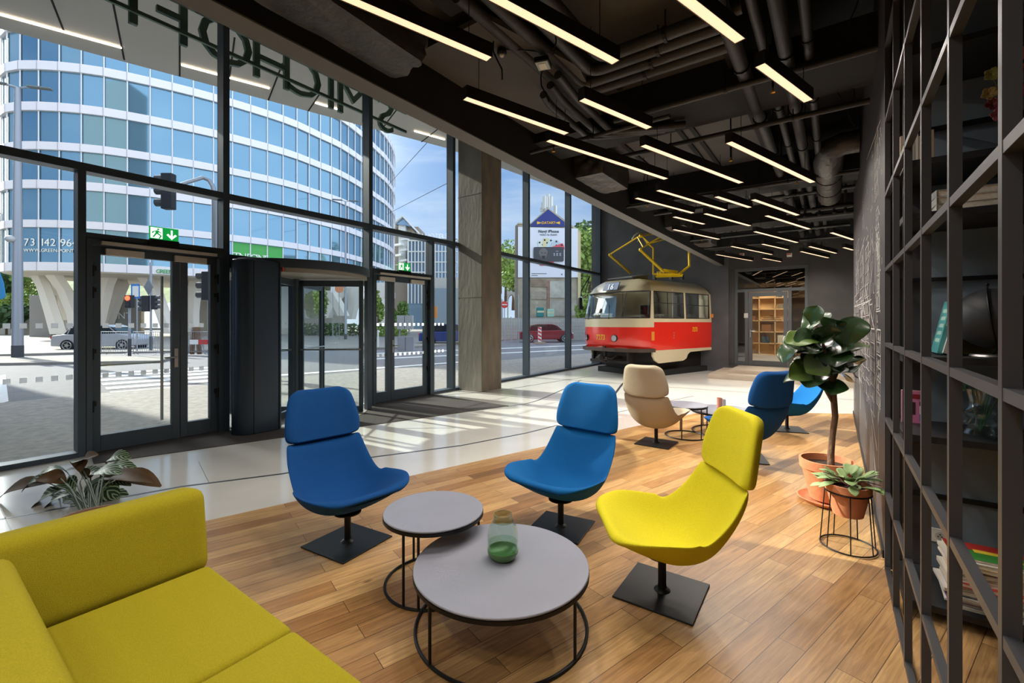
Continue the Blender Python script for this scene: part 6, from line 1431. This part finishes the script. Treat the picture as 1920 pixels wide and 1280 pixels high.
text('lettering', 'new', .16, bp_(330, 622, Z1 - .145), RT, (0, 0, 1), mat('banner_pale', 'c9ccd2', .6), ph, ext=.004)
mb = MB()
for y, a, b in ((830, 85, 230), (848, 85, 145)): mb.extr([bp_(a, y, Z1 - .03), bp_(b, y, Z1 - .03), bp_(b, y + 6, Z1 - .03), bp_(a, y + 6, Z1 - .03)], FW * .01)
mb.extr([bp_(370, 834, Z1 - .03), bp_(382, 834, Z1 - .03), bp_(382, 848, Z1 - .03), bp_(370, 848, Z1 - .03)], FW * .01); mb.build('small_print', mat('banner_grey', '70737a', .6), bnn)
for k, (x0, y0, x1, y1, cc) in enumerate(((80, 890, 235, 960, '8f7b68'), (262, 905, 405, 1065, 'b5b1a3'), (80, 1005, 230, 1080, '9a8f80'), (235, 900, 262, 1180, '8f6f60'), (262, 1090, 520, 1240, 'a8a294'))):
    MB().extr([bp_(x0, y0, 45.9), bp_(x1, y0, 45.9), bp_(x1, y1, 45.9), bp_(x0, y1, 45.9)], FW * .2).build('plaster_patch', mat('patch_' + cc, cc, .9, noise=.2, nscale=1.5), hs)
an = thing('antenna_cluster', 'cluster of white telephone antennas on the gabled house roof', 'antenna', bp_(240, 210))
M_ant = mat('antenna_white', 'cfcfc8', .6)
for k, (px, y0, y1, w_) in enumerate(((208, 215, 92, .25), (225, 200, 98, .16), (245, 205, 70, .15), (262, 200, 105, .16), (274, 190, 95, .22), (196, 235, 150, .2), (312, 262, 180, .25), (183, 240, 200, .15), (236, 190, 110, .15))):
    p, q = bp_(px, y0, 46.3 + .1 * k), bp_(px, y1, 46.3 + .1 * k); MB().beam(p, q, w_, .3, up=(1, 0, 0)).build('antenna', M_ant, an)
mb = MB()
for k in range(6): mb.beam(bp_(330 + k * 12, 270 + k * 9, 46.2), bp_(330 + k * 12, 262 + k * 9 + 18, 46.2), .06, .06, up=(1, 0, 0))
mb.build('roof_railing', M_black, an)
# site fence, bins, generator
fc = thing('site_hoarding', 'white construction hoarding with wire mesh along the far side of the street', 'fence', at(1030, 625, 40)); ZF = 40
fa, fb_ = at(930, 600, 44), at(1135, 600, 38)
MB().extr([Vector((fa.x, fa.y, 0)), Vector((fb_.x, fb_.y, 0)), Vector((fb_.x, fb_.y, 1.85)), Vector((fa.x, fa.y, 2.0))], FW * .1).build('hoarding_sheet', mat('hoarding_white', 'cfccc2', .8, noise=.05, nscale=3), fc)
mb = MB(); fd = fb_ - fa
for k in range(60): p = fa + fd * (k / 60); mb.beam(Vector((p.x, p.y, 0)) - FW * .15, Vector((p.x, p.y, 2.0)) - FW * .15, .02, .02, up=(1, 0, 0))
for z in (.3, .6, .9, 1.2, 1.5, 1.9): mb.beam(Vector((fa.x, fa.y, z)) - FW * .15, Vector((fb_.x, fb_.y, z)) - FW * .15, .02, .02)
mb.build('mesh', mat('mesh_grey', '9a9a96', .6), fc)
def cont(lab, px0, px1, py0, py1, Z, cc, nm='generator'):
    a = at(px0, py1, Z); b = at(px1, py0, Z); e = thing(nm, lab, nm, a); zt = b.z; zb = a.z
    MB().extr([Vector((a.x, a.y, zb)), Vector((b.x, b.y, zb)), Vector((b.x, b.y, zt)), Vector((a.x, a.y, zt))], FW * 1.4).build('body', mat('cont_' + cc, cc, .6), e, bevel=.06)
    MB().extr([Vector((a.x, a.y, zb + (zt - zb) * .45)) - FW * .02, Vector((b.x, b.y, zb + (zt - zb) * .45)) - FW * .02, Vector((b.x, b.y, zb + (zt - zb) * .65)) - FW * .02, Vector((a.x, a.y, zb + (zt - zb) * .65)) - FW * .02], FW * .02).build('label_band', mat('cont_band', 'c9c8a0', .6), e)
cont('dark teal container behind the hoarding below the banner', 1007, 1020, 576, 594, 43, '1f7a78', 'container'); cont('pale green generator behind the hoarding below the banner', 1026, 1039, 579, 594, 43, '9fc4ae', 'generator')
# ---------------------------------------------------------------- cars
def car(lab, px, py, Z, L_, head, cc, suv=False):
    p = at(px, py, Z); p.z = GZ - .05 + (.0); e = thing('car', lab, 'car', p, math.atan2(head.y, head.x))
    W2 = .88; H = 1.45
    prof_ = [(-.5, .28), (-.5, .62), (-.485, .86), (-.36, .93), (-.27, 1.36), (-.18, H), (.10, H), (.22, 1.30), (.29, .98), (.44, .85), (.5, .66), (.5, .30), (.41, .26), (.385, .5), (.33, .62), (.27, .5), (.245, .24), (-.23, .24), (-.255, .5), (-.31, .62), (-.37, .5), (-.395, .26)]
    body = [(-.5, .28), (-.5, .62), (-.485, .86), (-.36, .93), (.29, .98), (.44, .85), (.5, .66), (.5, .30), (.41, .26), (.385, .5), (.33, .62), (.27, .5), (.245, .24), (-.23, .24), (-.255, .5), (-.31, .62), (-.37, .5), (-.395, .26)]
    mp_ = mat('car_paint_' + cc, cc, .25, .3, coat=.6)
    MB().extr([Vector((x * L_, -W2, z)) for x, z in body], (0, 2 * W2, 0)).build('body', mp_, e, local=True, bevel=.05)
    cab = [(-.37, .93), (-.28, 1.36), (-.18, H), (.10, H), (.20, 1.32), (.30, .97)]
    MB().extr([Vector((x * L_, -W2 + .10, z)) for x, z in cab], (0, 2 * W2 - .2, 0)).build('greenhouse', mat('car_window', '2a3238', .1, .3), e, local=True, bevel=.03)
    roof_ = [(-.285, 1.36), (-.18, H + .02), (.10, H + .02), (.205, 1.33), (.19, 1.34), (.095, H - .04), (-.175, H - .04), (-.27, 1.34)]
    MB().extr([Vector((x * L_, -W2 + .08, z)) for x, z in roof_], (0, 2 * W2 - .16, 0)).build('roof', mp_, e, local=True)
    mb = MB(); 
    for x in (-.32, .0, .24): mb.beam(Vector((x * L_ + (.08 if x > .1 else 0), -W2 + .095, .95)), Vector((x * L_ - (.35 if x > .1 else -.2 if x < -.1 else 0), -W2 + .095, 1.38)), .05, .02, up=(0, 1, 0)); mb.beam(Vector((x * L_ + (.08 if x > .1 else 0), W2 - .095, .95)), Vector((x * L_ - (.35 if x > .1 else -.2 if x < -.1 else 0), W2 - .095, 1.38)), .05, .02, up=(0, 1, 0))
    mb.build('pillars', mp_, e, local=True)
    for x in (-.31, .33):
        for y in (-W2 + .08, W2 - .08):
            wl = MB().tube([(x * L_, y - .1, .32), (x * L_, y + .1, .32)], .32, 24).build('wheel', M_rub, e, local=True, smooth=True)
            r_ = MB(); yy = y - .105 if y < 0 else y + .105
            r_.tube([(x * L_, yy - .01, .32), (x * L_, yy + .01, .32)], .09, 12)
            for k in range(5): a = 2 * PI * k / 5; r_.beam(Vector((x * L_, yy, .32)), Vector((x * L_ + .21 * math.cos(a), yy, .32 + .21 * math.sin(a))), .02, .06, up=(0, 1, 0))
            r_.tube([Vector((x * L_ + .215 * math.cos(2 * PI * k / 20), yy, .32 + .215 * math.sin(2 * PI * k / 20))) for k in range(20)], .018, 6, closed=True)
            r_.build('rim', mat('alloy', 'c2c4c6', .3, .8), e, local=True)
    MB().box((-.502 * L_, -W2 + .02, .68), (-.47 * L_, -W2 + .32, .84)).build('tail_light', mat('tail_red', 'c02a24', .3), e, local=True); MB().box((-.502 * L_, W2 - .32, .68), (-.47 * L_, W2 - .02, .84)).build('tail_light', mat('tail_red', 'c02a24', .3), e, local=True)
    for y in (-W2 + .02, W2 - .32): MB().box((.455 * L_, y, .66), (.496 * L_, y + .3, .78)).build('headlight', mat('car_headlight', 'dfe3e6', .1, .3), e, local=True)
    return e
hd = (RT * .99 + FW * .1)
car('silver car passing behind the mesh barriers, seen through the left door', 197, 653, 26, 4.2, RT * .98 + FW * .18, 'b9bcc2')
car('dark blue estate car seen between the right door and the column', 845, 643, 33, 4.5, RT * .99 + FW * .12, '2c3f7c')
car('dark red car behind the red and white beacon in the far window', 1022, 641, 37, 4.4, RT * .99 + FW * .1, '7a2630')
car('far white car parked beyond the blue estate car', 832, 588, 90, 4.5, RT, 'd4d6d6')
# ---------------------------------------------------------------- lamp posts, signals, signs
M_pole = mat('galvanised_pole', '9b9fa6', .5, .5); M_poleb = mat('pole_base_dark', '3c3f44', .6)
def ground_at(px, py): p = onz(px, py, GZ); return p
def street_lamp(lab, px, py_base, py_top, r_, arms=2, base=True):
    p = ground_at(px, py_base); Z = p.x * FW.x + p.y * FW.y; zt = HCAM + (HORIZON - py_top) / FPX * Z; e = thing('street_lamp', lab, 'street lamp', p)
    MB().tube([p, p + Vector((0, 0, zt * .45)), Vector((p.x, p.y, zt))], [r_, r_ * .85, r_ * .55], 14).build('pole', M_pole, e, smooth=True)
    if base: MB().tube([p, p + Vector((0, 0, .55))], r_ * 1.04, 14).build('pole_base', M_poleb, e, smooth=True)
    for s_, k in ((-1, 0), (1, 1)):
        t = Vector((p.x, p.y, zt)); d = (RT * s_ + FW * (.3 if k else -.3)).normalized(); a = t + d * (.25 + r_) + Vector((0, 0, .12)); ar = MB().tube([t, a], r_ * .25, 8).build('arm', M_pole, e)
        MB().sphere(a + d * .42, .45, 14, 8, (1, 1, .16)).build('lamp_head', mat('lamp_head_grey', '6f7778', .5), e, smooth=True) if r_ < .05 else None
        if r_ >= .05:
            hb = MB(); hb.beam(a - d * .1, a + d * .75, .24, .09); hb.build('lamp_head', mat('lamp_head_grey', '6f7778', .5), e, bevel=.04)
    return e
street_lamp('tall galvanised street lamp with a dark base at the left edge', 33, 671, 165, .19)
street_lamp('slender white double street lamp in front of the curved building', 648, 637, 378, .12, base=True)
cm = at(20, 448, 19.3)
e = thing('surveillance_camera', 'white dome camera on the left street lamp', 'camera', cm); MB().sphere(cm, .19, 16, 10, (1, 1, .8)).build('dome', mat('dome_grey', 'b9b9b4', .4), e, smooth=True); MB().tube([cm + Vector((0, 0, .05)), at(33, 452, 19.4)], .03, 8).build('bracket', M_pole, e)
bn_ = at(2, 520, 20); e = thing('beach_flag', 'blue advertising flag at the left frame edge', 'flag', Vector((bn_.x, bn_.y, GZ)))
MB().extr([at(-14, 500, 20), at(-2, 508, 20), at(6, 530, 20), at(10, 555, 20), at(4, 561, 20), at(-14, 556, 20)], FW * .03).build('cloth', mat('flag_blue', '3f8fc4', .7), e); MB().tube([Vector((bn_.x, bn_.y, GZ)) - RT * .3, at(-14, 500, 20)], .02, 6).build('pole', M_pole, e)
def signal(lab, px, py_base, px_t, ytop, Z, faces_front=None, r_=.055):
    p = at(px, 605, Z); p.z = GZ; e = thing('traffic_light', lab, 'traffic light', p); top = at(px_t, ytop, Z)
    MB().tube([p, Vector((p.x, p.y, top.z))], r_, 12).build('pole', M_pole, e, smooth=True); MB().tube([p, p + Vector((0, 0, .8))], r_ * 1.25, 12).build('pole_base', M_poleb, e, smooth=True)
    return e
def head(e, px, py, Z, w_, h_, n, view='front', red=False):
    c = at(px, py, Z); mb = MB(); mb.beam(c - Vector((0, 0, h_ / 2)), c + Vector((0, 0, h_ / 2)), w_, w_ * .7, up=FW); hd_ = mb.build('signal_head', mat('signal_black', '24262b', .6), e, bevel=.02)
    for k in range(n):
        z = h_ / 2 - h_ * (k + .5) / n; 
        if view == 'front':
            q = c + Vector((0, 0, z)) - FW * w_ * .36; MB().tube([q, q - FW * .02], w_ * .36, 16).build('lens', mat('red_lens', 'ff3a20', .3, emit='ff3a20', estr=4) if (red and k == 0) else mat('dark_lens', '1b1d20', .2), hd_)
        else:
            d = -RT if view == 'left' else RT; q = c + Vector((0, 0, z + .02)) + d * w_ * .4; MB().tube([q, q + d * w_ * .75], w_ * .36, 12).build('visor', mat('visor_grey', '4a4d50', .6), hd_, smooth=True)
s1_ = signal('short pedestrian signal showing red, behind the left door', 243, 668, 245, 562, 20.5)
head(s1_, 243, 565, 20.4, .30, .58, 2, 'front', True)
s2_ = signal('traffic signal pole with two heads seen from behind, left door', 283, 655, 283, 492, 24)
head(s2_, 275, 569, 24, .38, .85, 3, 'left'); head(s2_, 289, 567, 24, .25, .75, 3, 'right')
dm = at(278, 538, 23.9); MB().extr([dm + Vector((0, 0, .42)), dm + RT * .25, dm - Vector((0, 0, .42)), dm - RT * .25], FW * .03).build('diamond_sign', mat('sign_back_grey', '7a7d80', .5), s2_)
s3_ = signal('signal gantry pole with a curved arm holding a three-light head over the road', 402, 660, 402, 372, 13.5, r_=.075)
top = at(402, 372, 13.5); MB().tube([top, at(400, 352, 13.5), at(392, 338, 13.5), at(380, 333, 13.4), at(350, 342, 13.0), at(322, 352, 12.6)], [.075, .07, .06, .055, .05, .045], 12).build('arm', M_pole, s3_, smooth=True)
head(s3_, 316, 359, 12.6, .30, 1.0, 3, 'left'); head(s3_, 389, 536, 13.3, .26, .85, 3, 'left')
e = thing('road_sign', 'blue and white parking sign cluster behind the red signal', 'sign', at(255, 600, 23)); MB().cbox(at(254, 546, 23), (.42, .05, .75), TH).build('sign_plate', mat('sign_blue', '2e78c2', .5), e); MB().cbox(at(254, 546, 22.95), (.3, .03, .55), TH).build('white_symbol', M_white, e); MB().tube([Vector(at(257, 605, 23).to_tuple()[:2] + (GZ,)), at(257, 530, 23)], .03, 8).build('pole', M_pole, e)
e = thing('road_sign', 'white tram-stop style square sign between the slanted legs', 'sign', at(624, 600, 40)); MB().cbox(at(624, 541, 40), (.35, .05, .75), TH).build('sign_plate', M_white, e); MB().tube([Vector(at(624, 605, 40).to_tuple()[:2] + (GZ,)), at(624, 533, 40)], .03, 8).build('pole', M_pole, e)
e = thing('road_sign', 'round orange and blue advertising disc between the slanted legs', 'sign', at(636, 600, 40)); c = at(636, 541, 40); MB().tube([c, c + FW * .05], .38, 24).build('disc', mat('disc_orange', 'd98a62', .5), e); MB().tube([Vector(at(636, 605, 40).to_tuple()[:2] + (GZ,)), c - Vector((0, 0, .3))], .03, 8).build('pole', M_pole, e)
ne = at(946, 571, 32); e = thing('no_entry_sign', 'round red no-entry sign with white bar on a pole right of the concrete column', 'sign', Vector((ne.x, ne.y, GZ)))
MB().tube([ne, ne + FW * .03], .25, 32).build('sign_plate', mat('noentry_red', 'd2443a', .5), e, smooth=True); MB().beam(ne - RT * .19 - FW * .01, ne + RT * .19 - FW * .01, .02, .07).build('white_bar', M_white, e); MB().ring((0, 0, 0), .24, .012, 32) and None
MB().tube([Vector((ne.x, ne.y, GZ)), ne + FW * .04], .035, 10).build('pole', M_pole, e, smooth=True)
for k, (px, Z, h_) in enumerate(((972, 33, 3.6), (958, 34, 2.0))):
    p = at(px, 605, Z); p.z = GZ; tag(MB().tube([p, p + Vector((0, 0, h_))], .035, 8).build('steel_post', M_pole), ('tall', 'short')[k] + ' thin steel post beside the no-entry sign', 'post')
bc = at(1012, 643, 33); bc.z = GZ; e = thing('traffic_beacon', 'red and white striped roadworks beacon in front of the dark red car', 'beacon', bc)
MB().beam(bc + Vector((0, 0, .12)), bc + Vector((0, 0, 1.22)), .26, .06, up=FW).build('board', M_white, e)
mb = MB()
for k in range(4): z = .18 + k * .27; b0 = bc - FW * .035; mb.extr([b0 - RT * .12 + Vector((0, 0, z + .12)), b0 + RT * .12 + Vector((0, 0, z)), b0 + RT * .12 + Vector((0, 0, z + .13)), b0 - RT * .12 + Vector((0, 0, z + .25))], FW * .004)
mb.build('stripes', mat('beacon_red', 'c23a3c', .5), e); MB().cbox(bc + Vector((0, 0, .05)), (.8, .4, .1), TH).build('foot', mat('beacon_foot', 'a59a80', .8), e)
# mesh barriers behind the left door
for k, (p0, p1, lab) in enumerate((((190, 243), 0, ''), ((250, 300), 0, ''), ((352, 398), 0, ''))):
    a, b = at(p0[0], 605, 21.5), at(p0[1], 605, 21.5); a.z = b.z = GZ; e = thing('crowd_barrier', 'galvanised mesh barrier on the traffic island, %s of three' % ('left', 'middle', 'right')[k], 'barrier', a, 0, 'mesh barriers')
    mb = MB(); up_ = Vector((0, 0, 1)); mb.tube([a + up_ * .15, a + up_ * 1.1, b + up_ * 1.1, b + up_ * .15], .02, 8, closed=True); mb.build('frame', M_pole, e)
    mb = MB()
    for j in range(1, 12): p = a.lerp(b, j / 12); mb.tube([p + up_ * .15, p + up_ * 1.1], .008, 5)
    mb.build('bars', M_pole, e)
    mb = MB()
    for p in (a, b): mb.tube([p - FW * .3 - RT * .1, p + up_ * .12, p + FW * .3], .015, 6)
    mb.build('feet', M_pole, e)
e = thing('striped_barrier_board', 'red and white barrier board with leaning planks in the narrow left door pane', 'barrier', at(372, 640, 21.3))
a, b = at(356, 641, 21.3), at(372, 641, 21.3); c = at(392, 641, 21.3); MB().beam(a, b, .03, .22).build('white_part', M_white, e); MB().beam(b, c, .03, .22).build('red_part', mat('beacon_red', 'c23a3c', .5), e)
mb = MB()
for x0, x1 in ((358, 362), (362, 366), (372, 369), (376, 373)): mb.beam(at(x0, 664, 21.6), at(x1, 613, 21.6), .10, .05, up=FW)
mb.build('plank', mat('plank_brown', '7d5f48', .8), e); mb = MB(); mb.beam(at(352, 664, 21.4), at(360, 615, 21.4), .04, .04, up=FW); mb.beam(at(385, 664, 21.4), at(378, 640, 21.4), .04, .04, up=FW); mb.build('support', M_pole, e)
# cabinets
for k, (x0, x1, y0, y1, Z, lab, cc) in enumerate(((744, 773, 591, 617, 26, 'light grey junction cabinet board seen through the right door', 'a9a9a6'), (745, 775, 631, 656, 24.5, 'grey two-door electrical cabinet seen through the right door', '97979a'))):
    a = at(x0, y1, Z); b = at(x1, y0, Z); zb = a.z if k == 0 else GZ; e = thing('electrical_cabinet', lab, 'cabinet', Vector((a.x, a.y, zb)))
    MB().extr([Vector((a.x, a.y, zb)), Vector((b.x, b.y, zb)), Vector((b.x, b.y, b.z)), Vector((a.x, a.y, b.z))], FW * .35).build('body', mat('cab_' + cc, cc, .6), e); m_ = (a + b) / 2
    MB().beam(Vector((m_.x, m_.y, zb + .03)) - FW * .005, Vector((m_.x, m_.y, b.z - .03)) - FW * .005, .01, .02, up=(1, 0, 0)).build('door_gap', M_blackmatt, e)
    if k == 0:
        for xx in (x0 + 6, x1 - 6): p = at(xx, 605, Z + .3); MB().tube([Vector((p.x, p.y, GZ)), Vector((p.x, p.y, zb))], .04, 8).build('post', M_pole, e)
bl_ = at(709, 620, 27); bl_.z = GZ; tag(MB().tube([bl_, bl_ + Vector((0, 0, 1.1))], .05, 10).build('bollard', M_white), 'slim white bollard seen through the right door narrow pane', 'bollard')
e = thing('bin', 'orange bin on the far pavement beside the parked white car', 'bin', at(812, 600, 70)); MB().cbox(at(812, 585, 70), (1.2, .8, 1.8), TH).build('body', mat('orange_bin', 'd9873a', .6), e)
# overhead wires
for k, (a, b) in enumerate((((725, 402, 60), (845, 340, 25)), ((725, 350, 60), (800, 268, 25)), ((1085, 430, 45), (1126, 405, 30)))):
    tag(MB().tube([at(*a), at(*b)], .02, 5).build('overhead_wire', M_black), 'thin overhead tram wire crossing the sky, %s' % ('through the window left of the column', 'upper one left of the column', 'right of the poster house')[k], 'wire')
